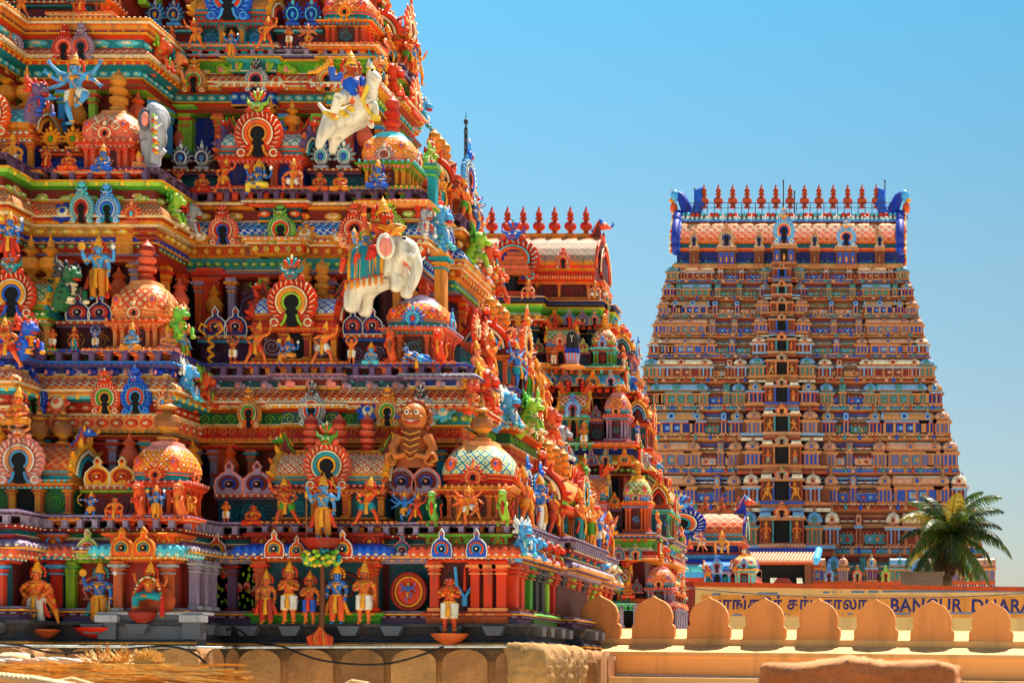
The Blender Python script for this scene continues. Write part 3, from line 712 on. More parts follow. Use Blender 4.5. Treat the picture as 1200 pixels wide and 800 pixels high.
# ground
m = MB(); m.add([(-2500, -300, 0), (2500, -300, 0), (2500, 4000, 0), (-2500, 4000, 0)], [(0, 1, 2, 3)], 'stone:D2C6AA:0.3:0.2')
struct(put(m.mesh('ground'), 'ground'))

# ------------------------------------------------------------------ near tower
figure_protos()
XA = -21.0
def plan(s, c=1):
    """stepped outline of the near tower inset by s"""
    YM = 34 + s; XR = -7.82 - s; XB = -13.8 - s * .62; YB = YM - 1.55; XC = XB - 2.6; YC = YB - 1.0
    return [(-25.0, YC), (XC, YC), (XC, YB), (XB, YB), (XB, YM), (XR, YM), (XR, YM + .34 * (45.5 - s - YM)), (XR + .32, YM + .34 * (45.5 - s - YM)), (XR + .32, YM + .68 * (45.5 - s - YM)), (XR, YM + .68 * (45.5 - s - YM)), (XR, 45.5 - s)]
NT = root('temple_tower', Matrix.Translation((XA, 39, 0)), 'huge painted temple tower in front at left, covered in orange, red and blue deities', 'temple tower', 'painted gateway towers of the temple')
LIM = lambda p: p.x > -20.0
def zz(py, s): return Z(py, 34 + s)
def band(name, s, y0, y1, prof, keys, deco=(), path=None, par=None, sm=True):
    """moulding swept round the tower between photo rows y0 (bottom) and y1 (top) of the main plane"""
    z0, z1 = zz(y0, s), zz(y1, s); h = z1 - z0; path = path or plan(s)
    m = MB()
    pr = [(o, z0 + t * h) for o, t in prof]
    pr = [(-.9, pr[0][1])] + pr + [(-.9, pr[-1][1])]
    if isinstance(keys, str): keys = [keys] * (len(prof) - 1)
    m.sweep(pr, path, [keys[0]] + list(keys) + [keys[-1]], None, False)
    if h > .12:
        mo = max(prof, key=lambda q: q[0]); zr = z0 + mo[1] * h; rdg = 'gold' if 'gold' not in str(keys) else 'cream'
        m.sweep([(mo[0] - .02, zr - .022), (mo[0] + .022, zr - .018), (mo[0] + .022, zr + .012), (mo[0] - .02, zr + .016)], path, rdg)
        if kinds_(deco): m.sweep([(prof[0][0] - .02, z0 + .02), (prof[0][0] + .025, z0 + .03), (prof[0][0] + .025, z0 + .05), (prof[0][0] - .02, z0 + .06)], path, 'cream')
    for kind, out, sp, t, key, sz in deco:
        for M, sp2 in along(path, out, sp, LIM):
            M = M @ T(0, 0, z0 + t * h)
            if kind == 'petal': m.ell((0, 0, 0), (sp2 * .46, .05 * sz, h * .28 * sz), key, 7, 4, M); m.ell((0, -.03 * sz, .0), (sp2 * .25, .03 * sz, h * .13 * sz), 'cream', 5, 3, M)
            elif kind == 'bead': m.ell((0, 0, 0), (sz, sz, sz), key, 6, 4, M)
            elif kind == 'dent': m.box(-sp2 * .28, sp2 * .28, -sz, .02, -sz * .7, sz * .7, key, M)
            elif kind == 'medal': m.ell((0, 0, 0), (sp2 * .3, .05, sp2 * .13), key, 10, 4, M); m.ell((0, -.03, 0), (sp2 * .2, .04, sp2 * .08), 'cream', 8, 4, M); m.ell((0, -.05, 0), (sp2 * .1, .04, sp2 * .045), key, 7, 4, M)
            elif kind == 'drip': m.ell((0, 0, 0), (sp2 * .2, .07, h * .5), key, 8, 5, M); m.ell((sp2 * .2, -.02, h * .12), (sp2 * .14, .06, h * .34), key, 7, 4, M @ RY(25)); m.ell((0, -.06, -.02), (sp2 * .08, .03, h * .28), 'pink', 6, 4, M)
            elif kind == 'scroll': scroll2(m, M, sp2, h * sz, key)
            elif kind == 'post':
                m.box(-.05 * sz, .05 * sz, -.12, 0, 0, h * .86, key, M); m.box(-.08 * sz, .08 * sz, -.14, 0, h * .86, h * .98, key, M); m.box(-.08 * sz, .08 * sz, -.14, 0, 0, h * .1, key, M)
            elif kind == 'flower':
                for q in range(5): a = q * 1.2566; m.ell((.045 * math.cos(a), -.02, .045 * math.sin(a)), (.032, .02, .032), key, 5, 3, M)
                m.ell((0, -.04, 0), (.025, .02, .025), 'cream', 5, 3, M)
    return put(m.mesh(name), name, par or NT)
def kinds_(d): return any(k[0] in ('scroll', 'drip', 'medal', 'flower') for k in d)
def scroll2(m, M, w, h, key):
    for sg in (-1, 1):
        pts = []
        for k in range(13):
            t = k / 12; a = sg * t * 9.5 + (0 if sg > 0 else math.pi); r = .5 * (1 - t * .85)
            pts.append((sg * w * .22 + w * .21 * 2 * r * math.cos(a), -.01, h * 2 * r * math.sin(a)))
        m.tube(pts, [h * .13 * (1 - .4 * k / 12) for k in range(13)], key, 5, M)
# solid core of the tower, stepping in storey by storey (also closes the back)
m = MB()
for s, y0, y1, key in ((.35, 800, 612, 'dkmaroon'), (1.55, 612, 430, 'maroon'), (2.95, 430, 224, 'dkmaroon'), (4.4, 224, 57, 'maroon'), (5.6, 57, -150, 'deepred')):
    p = plan(s); z0 = 0 if y0 == 800 else zz(y0, s); z1 = zz(y1, s)
    p2 = p + [(-21 - 13.1 + s, 45.5 - s), (-21 - 13.1 + s, 33)]
    p2[0] = (-21 - 13.1 + s, p[0][1])
    p2 = p2[:-1]
    m.sweep([(0, z0), (0, z1)], p2 + [p2[0]], key)
    m.add([(x, y, z1) for x, y in p2], [tuple(range(len(p2)))], key)
put(m.mesh('tower_core'), 'tower_core', NT)

KAP = [(.0, 0), (.30, .04), (.34, .16), (.30, .4), (.18, .72), (.05, 1.0)]      # sloping curved eave
FL = [(.0, 0), (.0, 1)]
def ledge_keys(*k): return list(k)
# ground storey -----------------------------------------------------------
band('plinth', 0, 755, 731, [(.5, 0), (.5, .12), (.42, .2), (.34, .5), (.42, .75), (.5, .85), (.5, 1)], 'dkgrey')
for M, sp in along(plan(0), .34, 1.9, LIM):
    z0, z1 = zz(752, 0), zz(734, 0)
    for a in (-.42, .42):
        m = MB(); m.prism([(a - .13, z0 + .12), (a + .13, z0 + .12), (a + .22, z1), (a - .22, z1)], -.26, 0, 'grey')
        put(m.mesh('plinth_bracket'), 'plinth_bracket', NT, M)
band('base_moulding', 0, 731, 716, [(.16, 0), (.16, .45), (.24, .55), (.28, .75), (.2, .9), (.2, 1)], ['violet', 'deepred', 'dkviolet', 'violet', 'lav'], [('dent', .2, .2, .62, 'lav', .05)])
band('ground_wall', .25, 716, 658, FL, 'dkmaroon')
band('eave_base', 0, 660, 654, [(.02, 0), (.1, .5), (.16, 1)], 'lav', [('bead', .14, .2, .6, 'gold', .03)])
band('eave', 0, 656, 640, KAP, ['violet', 'lav', 'violet', 'lav', 'violet'], [('petal', .3, .17, .35, 'lav', .9)])
band('frieze', 0, 640, 631, [(.02, 0), (.02, 1)], 'dkteal', [('scroll', .03, .5, .5, 'teal', .42)])
band('entablature', 0, 632, 626, [(.1, 0), (.18, .4), (.18, .7), (.1, 1)], 'deepred', [('bead', .19, .16, .5, 'cream', .022)])
band('rail', 0, 627, 617, [(-.25, 0), (-.25, 1)], 'hole', [('post', .08, .3, 0, 'lav', 1.0)])
band('ledge', 0, 618, 611, [(.1, 0), (.16, .3), (.22, .4), (.22, .75), (.12, 1)], ['lav', 'violet', 'lav', 'violet'], [('dent', .2, .12, .3, 'dkviolet', .03)])

def bay(x0, x1, D0, out, base, pil, panel, eave, top, pilx=(), scr=None, kud=(), capc='gold', rb='deepred', plant=False, ret=.28, rnd_=False, name='niche_bay'):
    """ground-storey bay between photo columns x0..x1 on the wall plane at depth D0, own colours"""
    a, b = X(x0, D0), X(x1, D0); f = D0 - out; g = lambda py: Z(py, D0)
    pa = [(a, D0 + .2), (a, f), (b, f), (b, D0 + .2)]
    m = MB()
    m.sweep([(-.05, g(731)), (.06, g(731)), (.06, g(724)), (.14, g(722)), (.16, g(719)), (.08, g(717)), (-.3, g(716.5))], pa, ['deepred', base, base, base, rb, base])
    m.box(a + .05, b - .05, f + .12, D0 + .3, g(717), g(658), panel)
    for i in range(int((b - a) / .22)):
        x = a + .1 + .22 * i; m.box(x, x + .12, f - .17, f, g(721.5), g(719.3), capc)
    if scr:
        xs = [a + .06] + [X(p, D0) for p in pilx] + [b - .06]
        for i in range(len(xs) - 1):
            if xs[i+1] - xs[i] > .25:
                if plant:
                    rr = random.Random(i); cx = (xs[i] + xs[i+1]) / 2; zc = g(690)
                    for q in range(26):
                        t = rr.random() * 6.28; r = rr.random() ** .5
                        x, z = cx + r * .3 * math.cos(t), zc + r * .42 * math.sin(t)
                        m.ell((x, f + .11, z), (.035, .02, .05), 'lime', 5, 3)
                    for q in range(5): x, z = cx + rr.uniform(-.24, .24), zc + rr.uniform(-.35, .35); m.ell((x, f + .1, z), (.08, .04, .1), 'pink', 7, 4); m.ell((x, f + .07, z - .04), (.05, .03, .06), 'red', 6, 4)
                else: scroll(m, xs[i] + .08, xs[i+1] - .08, f + .11, g(713), g(664), scr, None, i + int(x0))
    o = put(m.mesh(name), name, NT)
    for p in pilx:
        m = MB(); pilaster_mb(m, 0, .2, .16, 0, g(659) - g(717), pil, capc if capc != 'gold' else rb, None, 0, rnd_)
        put(m.mesh('pilaster'), 'pilaster', o, T(X(p, D0), f + .1, g(717)))
    m = MB()
    m.sweep([(-.2, g(660)), (.0, g(660)), (.04, g(657)), (.12, g(655)), (.12, g(654)), (.28, g(653.5)), (.34, g(651.5)), (.32, g(647)), (.2, g(642)), (.05, g(639)), (.05, g(632)), (.14, g(631)), (.18, g(628)), (.1, g(626)), (-.25, g(626))],
            pa, [pil, pil, rb, rb, capc, eave, eave, eave, eave, top, top, top, rb, rb])
    for M, sp in along(pa, .3, .16): m.ell((0, 0, g(649)), (.07, .05, .12), eave, 6, 4, M); m.ell((0, -.03, g(652.3)), (.045, .03, .03), 'cream', 5, 3, M)
    for M, sp in along(pa, .06, .42): m.arc(0, g(637.5), .12, .022, 0, 180, -.01, rb, 7, M); m.ell((0, 0, g(636.5)), (.05, .03, .05), 'gold', 5, 3, M)
    for M, sp in along(pa, .13, .13): m.ell((0, 0, g(655.5)), (.028, .025, .03), 'cream', 5, 3, M)
    put(m.mesh('eave'), 'eave', o)
    for px, kd, sz in kud: put(kd, 'gable_plaque', o, T(X(px, D0), f - .3, g(656)) @ Sc(sz, .8, sz))
    return o
ks_red = kudu('small', 'redorange', 'gold', 'teal'); ks_blue = kudu('small', 'blue', 'orange', 'ltblue'); ks_lav = kudu('small', 'violet', 'teal', 'pink', line='pink')
ks_or = kudu('small', 'orange', 'gold', 'teal', line='gold'); ks_grn = kudu('small', 'lime', 'pink', 'red', line='cream'); ks_bw = kudu('small', 'royal', 'ltblue', 'white')
ks_lp = kudu('small', 'lav', 'maroon', 'royal', line='pink'); ks_rb = kudu('small', 'navy', 'redorange', 'pink', line='white'); ks_gd = kudu('small', 'gold', 'red', 'orange', line='cream')
DM, DB, DC = 34.25, 32.7, 31.7
bay(246, 308, DM, .12, 'violet', 'violet', 'hole', 'violet', 'dkteal', (275,), 'teal', [(265, ks_red, .4)], plant=True)
bay(310, 452, DM, .5, 'green', 'terracotta', 'dkteal', 'blue', 'deepred', (316, 446), 'maroon', [(340, ks_red, .40), (366, ks_red, .32), (393, ks_red, .32), (418, ks_red, .40)], rb='redorange')
bay(454, 508, DM, .14, 'violet', 'lav', 'dkteal', 'violet', 'dkteal', (), 'teal', [(480, ks_lav, .38)])
bay(510, 598, DM, .42, 'terracotta', 'redorange', 'dkmaroon', 'coral', 'ltgreen', (516, 563, 578, 593), None, [(530, ks_blue, .42), (570, ks_blue, .42)], rb='red', capc='peach')
bay(22, 82, DB, .35, 'red', 'red', 'dkteal', 'salmon', 'terracotta', (30, 76), None, [(43, ks_bw, .42)], rb='ltblue', capc='ltblue')
bay(84, 146, DB, .16, 'ltgreen', 'lime', 'deepred', 'lime', 'dkgreen', (88,), 'pink', [(118, ks_grn, .42)], rb='ltgreen')
bay(148, 215, DB, .5, 'grey', 'terracotta', 'deepred', 'cyan', 'orange', (153, 210), None, [(167, ks_or, .42), (192, ks_or, .42)], rb='gold', capc='silver')
bay(-60, 18, DC, .25, 'red', 'redorange', 'dkteal', 'salmon', 'red', (8, -20), 'teal', [(-8, ks_red, .42)], rb='ltblue')
# side of the projecting bay: lilac shafts
m = MB()
for i in range(3): pilaster_mb(m, .35 + i * .42, .2, .16, zz(716, 0), zz(660, 0), 'lav', 'silver', T(-13.8 + .1, 32.4, 0) @ RZ(90), 0)
put(m.mesh('pilaster'), 'pilaster', NT)
# right-hand face of the ground storey: shafts of many colours under the eave
sidep = [('redorange', .25), ('redorange', .75), ('green', 1.5), ('dkgrey', 2.1), ('dkgrey', 2.7), ('lime', 3.2), ('red', 3.9), ('dkgrey', 4.7), ('terracotta', 5.2), ('lime', 5.8), ('red', 6.5), ('dkgrey', 7.2), ('terracotta', 7.8), ('lime', 8.6), ('gold', 9.3), ('redorange', 10.1), ('red', 10.9)]
for k, u in sidep:
    m = MB(); pilaster_mb(m, 0, .34, .3, 0, zz(660, 0) - zz(716, 0), k, 'rust' if k != 'dkgrey' else 'grey')
    put(m.mesh('pilaster'), 'pilaster', NT, T(-7.82 - .2, 34 + u, zz(716, 0)) @ RZ(90))
m = MB()
for i, (k, u0, u1) in enumerate((('green', 1.3, 3.4), ('deepred', 3.6, 5.4), ('ltgreen', 5.6, 8.0), ('terracotta', 8.2, 10.9))):
    m.sweep([(-.3, zz(731, 0)), (.2, zz(731, 0)), (.2, zz(722, 0)), (.34, zz(719, 0)), (.25, zz(716, 0)), (-.3, zz(715.8, 0))], [(-8.1, 34 + u0), (-7.82, 34 + u0), (-7.82, 34 + u1), (-8.1, 34 + u1)], k)
put(m.mesh('base_moulding'), 'base_moulding', NT)
cyc = ['cyan', 'orange', 'kgold', 'coral', 'blue', 'orange', 'lime']
for i in range(12):
    bd = beast(['ltblue', 'redorange', 'kgold', 'coral', 'ltblue', 'cream'][(i // 2) % 6], ['white', 'gold', 'cyan', 'ltgreen'][i % 4], 'peach')
    put(bd, 'beast_head', NT, T(-7.82 + .14, 34.5 + i * .93, zz(658, 0)) @ RZ(90) @ Sc(.62, .62, .72))

# upper storeys: recessed friezes and eaves ----------------------------------
def eave_group(s, yb, names, kud, kudB, beasts, kc='big'):
    for a in names: band(*a)
# level 1
s1, s2, s3, s4, s5 = 1.38, 2.72, 4.2, 5.4, 6.4
band('frieze', s1, 520, 500, [(.0, 0), (.05, .1), (.05, .35), (-.02, .4), (-.02, 1)], ['salmon', 'salmon', 'red', 'red'], [('scroll', .0, .42, .7, 'peach', .26), ('bead', .06, .14, .22, 'gold', .035)])
band('scroll_frieze', s1, 500, 484, FL, 'dkgreen', [('scroll', .01, .55, .5, 'ltgreen', .4)])
band('eave_base', s1, 484, 476, [(.02, 0), (.2, .3), (.24, .8), (.14, 1)], ['rust', 'kgold', 'orange'], [('bead', .24, .2, .6, 'cream', .04)])
band('eave', s1, 477, 456, KAP, ['salmon', 'redorange', 'lat:redorange:cream:gold:6', 'lat:red:peach:deepred:6', 'lat:redorange:cream:gold:6'])
band('drip_frieze', s1, 457, 446, [(.02, 0), (.02, 1)], 'dkteal', [('drip', .05, .55, .5, 'lav', 1), ('bead', .04, .3, .9, 'cyan', .03)])
band('ledge', s1, 447, 441, [(.12, 0), (.2, .4), (.24, .5), (.24, .8), (.2, 1)], ['violet', 'lav', 'lav', 'violet'], [('dent', .22, .13, .35, 'violet', .03)])
band('rail', s1, 442, 431, [(-.2, 0), (-.2, 1)], 'navy', [('post', .1, .34, 0, 'violet', 1.0), ('bead', -.15, .34, .5, 'teal', .04)])
band('ledge', s1, 432, 426, [(.1, 0), (.16, .3), (.22, .4), (.22, .75), (.12, 1)], ['lav', 'violet', 'grey', 'violet'], [('dent', .21, .14, .4, 'royal', .03)])
# level 2
band('moulding', s2, 317, 303, FL, 'teal', [('petal', .02, .2, .5, 'ltgreen', .8)])
band('flower_frieze', s2, 303, 290, [(.02, 0), (.12, .2), (.12, .9), (.2, 1)], ['kgold', 'rust', 'kgold'], [('flower', .14, .26, .5, 'gold', 1)])
band('eave_base', s2, 290, 282, [(.2, 0), (.26, .3), (.26, .8), (.2, 1)], ['red', 'redorange', 'red'], [('dent', .26, .15, .5, 'cream', .03)])
band('eave', s2, 283, 261, [(.2, 0), (.32, .08), (.32, .2), (.26, .5), (.14, .8), (.05, 1.0)], ['cream', 'lat:blue:cyan:navy:6.2', 'lat:blue:white:navy:6.2', 'lat:blue:cyan:navy:6.2', 'lat:blue:white:navy:6.2'])
band('medallion_frieze', s2, 262, 246, [(.0, 0), (.0, 1)], 'maroon', [('medal', .03, .7, .5, 'gold', 1)])
band('ledge', s2, 247, 239, [(.12, 0), (.2, .4), (.26, .5), (.26, .8), (.2, 1)], ['kgold', 'orange', 'gold', 'kgold'], [('dent', .24, .13, .35, 'rust', .03)])
band('rail', s2, 240, 228, [(-.2, 0), (-.2, 1)], 'hole', [('post', .1, .36, 0, 'violet', 1.0), ('bead', -.15, .36, .5, 'blue', .05)])
band('ledge', s2, 229, 223, [(.1, 0), (.16, .3), (.22, .4), (.22, .75), (.12, 1)], ['violet', 'lav', 'violet', 'lav'], [('dent', .21, .14, .4, 'dkviolet', .03)])
# level 3
band('moulding', s3, 127, 112, [(.0, 0), (.0, .35), (.05, .4), (.05, 1)], ['redorange', 'teal', 'teal'], [('petal', .07, .24, .7, 'cyan', .8)])
band('eave_base', s3, 112, 104, [(.04, 0), (.2, .3), (.26, .8), (.2, 1)], ['rust', 'kgold', 'orange'], [('bead', .26, .2, .5, 'gold', .045)])
band('eave', s3, 105, 88, KAP, ['orange', 'redorange', 'lat:redorange:gold:red:6', 'lat:redorange:cream:red:6', 'redorange'])
band('scroll_frieze', s3, 89, 74, [(.0, 0), (.0, .8), (.12, .9), (.18, 1)], ['green', 'ltgreen', 'ltgreen'], [('drip', .03, .7, .45, 'lime', 1), ('medal', .03, .5, .25, 'yellow', 1)])
band('ledge', s3, 73, 67, [(.12, 0), (.2, .4), (.24, .5), (.24, .8), (.2, 1)], ['violet', 'lav', 'silver', 'lav'], [('dent', .22, .13, .35, 'violet', .03)])
band('rail', s3, 68, 62, [(-.2, 0), (-.2, 1)], 'dkviolet', [('post', .1, .4, 0, 'lav', 1.0)])
band('ledge', s3, 63, 57, [(.1, 0), (.16, .3), (.22, .4), (.22, .75), (.12, 1)], ['lav', 'violet', 'silver', 'violet'], [('dent', .21, .14, .4, 'dkviolet', .03)])
# level 4, mostly above the picture
band('moulding', s4, -52, -65, FL, 'teal', [('petal', .02, .24, .5, 'cyan', .8)])
band('eave', s4, -65, -92, KAP, ['orange', 'blue', 'lat:blue:white:navy:6', 'lat:blue:cyan:navy:6', 'blue'])
band('ledge', s4, -92, -104, [(.12, 0), (.26, .3), (.26, .8), (.2, 1)], 'gold')
# left group: the projecting bays wear their own coloured eaves over the general ones
def cover(s, y0, y1, prof, keys, deco=()):
    pth = plan(s)[:5]; return band('bay_eave', s, y0, y1, [(o + .035, t) for o, t in prof], keys, deco, pth)
cover(s1, 520, 500, [(.0, 0), (.06, .2), (.06, .9), (.12, 1)], ['kgold', 'peach', 'orange'], [('petal', .1, .3, .55, 'coral', .9), ('bead', .11, .12, .92, 'cream', .028), ('bead', .06, .12, .08, 'teal', .028)])
cover(s1, 500, 486, [(.05, 0), (.1, .1), (.02, .3), (.02, 1)], ['teal', 'red', 'red'], [('petal', .05, .3, .6, 'salmon', .9)])
cover(s1, 486, 478, [(.1, 0), (.24, .3), (.26, .8), (.2, 1)], ['teal', 'cyan', 'cyan'], [('bead', .28, .3, .5, 'yellow', .045)])
cover(s1, 478, 458, KAP, ['gold', 'kgold', 'lat:orange:gold:rust:6', 'lat:orange:cream:rust:6', 'orange'])
cover(s1, 457, 446, [(.04, 0), (.04, 1)], 'navy', [('drip', .09, .42, .5, 'royal', 1)])
cover(s1, 446, 441, [(.12, 0), (.26, .5), (.2, 1)], ['blue', 'ltblue'])
cover(s2, 317, 301, [(.0, 0), (.0, .5), (.08, .6), (.08, 1)], ['red', 'blue', 'royal'], [('petal', .1, .2, .75, 'white', .35)])
cover(s2, 301, 290, [(.06, 0), (.14, .2), (.14, .9), (.24, 1)], ['kgold', 'ochre', 'kgold'], [('petal', .17, .3, .5, 'yellow', .9)])
cover(s2, 290, 283, [(.2, 0), (.28, .3), (.28, .8), (.2, 1)], ['rust', 'orange', 'redorange'], [('bead', .3, .16, .5, 'gold', .035)])
cover(s2, 283, 261, [(.2, 0), (.34, .08), (.34, .2), (.28, .5), (.16, .8), (.06, 1.0)], ['redorange', 'kgold', 'lat:deepred:peach:cream:6', 'lat:deepred:peach:cream:6', 'salmon'])
cover(s2, 261, 248, [(.04, 0), (.04, 1)], 'maroon', [('medal', .08, .5, .3, 'lime', 1)])
cover(s2, 248, 239, [(.12, 0), (.24, .2), (.28, .8), (.2, 1)], ['green', 'lime', 'ltgreen'], [('bead', .28, .5, .5, 'yellow', .05)])
cover(s3, 112, 104, [(.04, 0), (.24, .3), (.28, .8), (.2, 1)], ['teal', 'redorange', 'red'], [('bead', .28, .2, .5, 'gold', .04)])
cover(s3, 104, 88, KAP, ['orange', 'redorange', 'lat:red:peach:gold:6', 'lat:salmon:cream:red:6', 'redorange'], [('bead', .33, .15, .08, 'cream', .03)])
cover(s3, 88, 74, [(.04, 0), (.04, .7), (.2, 1)], ['teal', 'redorange'], [('petal', .09, .6, .4, 'cyan', 1.1)])
cover(s3, 74, 57, [(.12, 0), (.24, .2), (.24, .5), (.3, .6), (.3, .9), (.2, 1)], ['rust', 'kgold', 'orange', 'kgold', 'orange'], [('dent', .27, .13, .75, 'rust', .03), ('flower', .22, .34, .32, 'yellow', 1.1), ('bead', .3, .12, .93, 'cream', .03)])
# ------------------------------------------------------------------ near tower: pavilions
def pav_kuta(x0, x1, yr_top, yr_bot, ybase, D, **k):
    x = (X(x0, D) + X(x1, D)) / 2; w = (X(x1, D) - X(x0, D)) * .9
    hb = Z(yr_bot, D) - Z(ybase, D); hr = Z(yr_top, D) - Z(yr_bot, D)
    o = kuta(NT, T(x, D, Z(ybase, D)), w, hb, hr, **k); under(x0 + 1, x1 - 1, D, ybase, k['corn'], k['pil']); return o
def pav_shala(x0, x1, yr_top, yr_bot, ybase, D, dep=1.1, **k):
    x = (X(x0, D) + X(x1, D)) / 2; w = (X(x1, D) - X(x0, D)) * .97
    hb = Z(yr_bot, D) - Z(ybase, D); hr = Z(yr_top, D) - Z(yr_bot, D)
    o = shala(NT, T(x, D, Z(ybase, D)), w, dep, hb, hr, **k); under(x0, x1, D, ybase, k['pil'], k['corn']); return o
def under(x0, x1, D, yb, c1, c2):
    """coloured length of ledge and rail under a pavilion"""
    a, b = X(x0, D), X(x1, D); g = lambda p: Z(p, D); f = D - .12
    pth = [(a, D + .3), (a, f), (b, f), (b, D + .3)]; u = 1 if D < 60 else .6
    m = MB(); m.sweep([(-.2, g(yb + 6 * u)), (.1, g(yb + 6 * u)), (.18, g(yb + 4 * u)), (.18, g(yb + 3 * u)), (.28, g(yb + 2.6 * u)), (.28, g(yb + .4)), (.14, g(yb)), (-.3, g(yb - .3))], pth, [c2, c1, c2, 'cream', c1, c1, c1])
    for M, sp in along(pth, .02, .34):
        m.box(-.06, .06, -.1, .05, g(yb + 15 * u), g(yb + 6 * u), c1, M); m.box(-.09, .09, -.13, .05, g(yb + 15 * u), g(yb + 13.6 * u), c2, M); m.box(-.09, .09, -.13, .05, g(yb + 7.5 * u), g(yb + 6 * u), c2, M)
    for M, sp in along(pth, .29, .12): m.ell((0, 0, g(yb + 1.6 * u)), (.03, .02, .035), c2, 5, 3, M)
    put(m.mesh('ledge'), 'ledge', NT)
def linkwall(x0, x1, ytop, ybase, D, panel, sc, lip, minis=(), back=.42, par=NT):
    """linking wall between pavilions, with relief vines and small gable plaques on its lip"""
    a, b = X(x0, D), X(x1, D); f = D + back
    m = MB(); z0, z1 = Z(ybase, D), Z(ytop, D); h = z1 - z0
    m.box(a, b, f, f + .6, z0, z1, panel); scroll(m, a + .05, b - .05, f, z0 + h * .12, z0 + h * .78, sc, None, int(x0))
    m.box(a, b, f - .12, f, z0, z0 + h * .08, lip); m.box(a, b, f - .16, f + .6, z0 + h * .82, z0 + h * .9, lip); m.box(a, b, f - .26, f + .6, z0 + h * .9, z1, 'rust')
    nn = max(2, int((b - a) / .13))
    for i in range(nn): m.ell((a + (b - a) * (i + .5) / nn, f - .27, z0 + h * .95), (.03, .03, .03), 'cream', 5, 3)
    o = put(m.mesh('link_wall'), 'link_wall', par)
    for px, kd, w, hh in minis: put(kd, 'gable_plaque', o, T(X(px, D), f - .2, z1) @ Sc(w, .9, hh))
    return o
def kap_kudu(px, py_base, py_top, s, kd, wpx, bay_=False, out=.34):
    D = 34 + s - (1.55 if bay_ else 0) - out
    put(kd, 'horseshoe_arch', NT, T(X(px, D), D, Z(py_base, D)) @ RY(rnd.uniform(-3, 3)) @ Sc(rnd.uniform(.93, 1.08) * wpx / F * D, .75, (py_base - py_top) / F * D / 1.3))
fo = finial('kgold', 'ochre', 1); fr = finial('red', 'redorange', 1); fb = finial('brown', 'ochre', 2); fg = finial('kgold', 'ochre', 2); fp = finial('salmon', 'deepred', 1)
K = kudu
# storey 1, main face
D1 = 34.15
pav_shala(318, 456, 526, 572, 612, D1, body='terracotta', pil='kgold', corn='deepred', rim='teal', latt='lat:cream:orange:redorange:5.2', cap='pink',
          kd=K('big', 'coral', 'teal', 'gold', 'green'), kscale=1.02, fin=fp, fh=.78, hn=horn('maroon', 'green', 'gold'), fspan=.5)
pav_kuta(511, 599, 514, 573, 612, D1, body='brown', pil='terracotta', corn='kgold', rim='red', latt='lat:cream:teal:ltgreen:5', cap='peach', kd=K('crown', 'redorange', 'coral', 'hole', 'lav', 'peach'), fin=fb, fh=.95)
linkwall(246, 320, 578, 612, D1, 'dkteal', 'teal', 'violet', [(265, ks_lp, .62, .5), (298, ks_lp, .62, .5)])
linkwall(455, 512, 576, 612, D1, 'dkgreen', 'teal', 'violet', [(468, ks_lp, .6, .55), (497, ks_lp, .6, .55)])
# storey 2
D2 = 35.5
pav_shala(294, 398, 342, 383, 427, D2, body='deepred', pil='kgold', corn='redorange', rim='red', latt='lat:white:blue:cyan:5', cap='coral',
          kd=K('big', 'redorange', 'kgold', 'lime', 'teal'), kscale=1.12, fin=fo, fh=.8, hn=horn('maroon', 'redorange', 'green'), fspan=.42, panel='dkmaroon', pcol='lav', gable='redorange')
pav_kuta(446, 523, 345, 385, 427, D2, body='rust', pil='terracotta', corn='salmon', rim='teal', latt='lat:red:gold:orange:5', cap='lav', kd=K('crown', 'blue', 'ltblue', 'redorange', 'blue', 'cyan'))
linkwall(225, 296, 392, 427, D2, 'dkviolet', 'violet', 'ltblue', [(249, ks_rb, .5, .46), (273, ks_rb, .5, .46)])
linkwall(397, 448, 390, 427, D2, 'dkmaroon', 'lav', 'blue', [(411, ks_rb, .44, .42), (434, ks_rb, .44, .42)])
# storey 3
D3 = 36.85
pav_shala(255, 358, 148, 186, 224, D3, body='terracotta', pil='coral', corn='redorange', rim='teal', latt='lat:cream:teal:cyan:5', cap='pink',
          kd=K('big', 'redorange', 'orange', 'kgold', 'lime'), kscale=1.12, fin=fg, fh=.75, hn=horn('maroon', 'redorange', 'green'), fspan=.5, panel='navy', pcol='royal', gable='violet')
pav_kuta(418, 484, 150, 192, 224, D3, body='rust', pil='kgold', corn='green', rim='pink', latt='lat:orange:gold:cream:5', cap='cyan', kd=K('crown', 'silver', 'red', 'deepred', 'gold', 'white'), fin=fr, fh=.85)
linkwall(168, 257, 196, 224, D3, 'dkteal', 'teal', 'violet', [(208, K('crown', 'silver', 'navy', 'ltblue', 'gold', 'white'), .5, .58), (233, K('crown', 'silver', 'navy', 'ltblue', 'gold', 'white'), .5, .58)])
linkwall(356, 420, 195, 224, D3, 'dkteal', 'teal', 'violet', [(373, K('crown', 'silver', 'cyan', 'blue', 'gold', 'white'), .52, .62), (400, K('crown', 'silver', 'cyan', 'blue', 'gold', 'white'), .52, .62)])
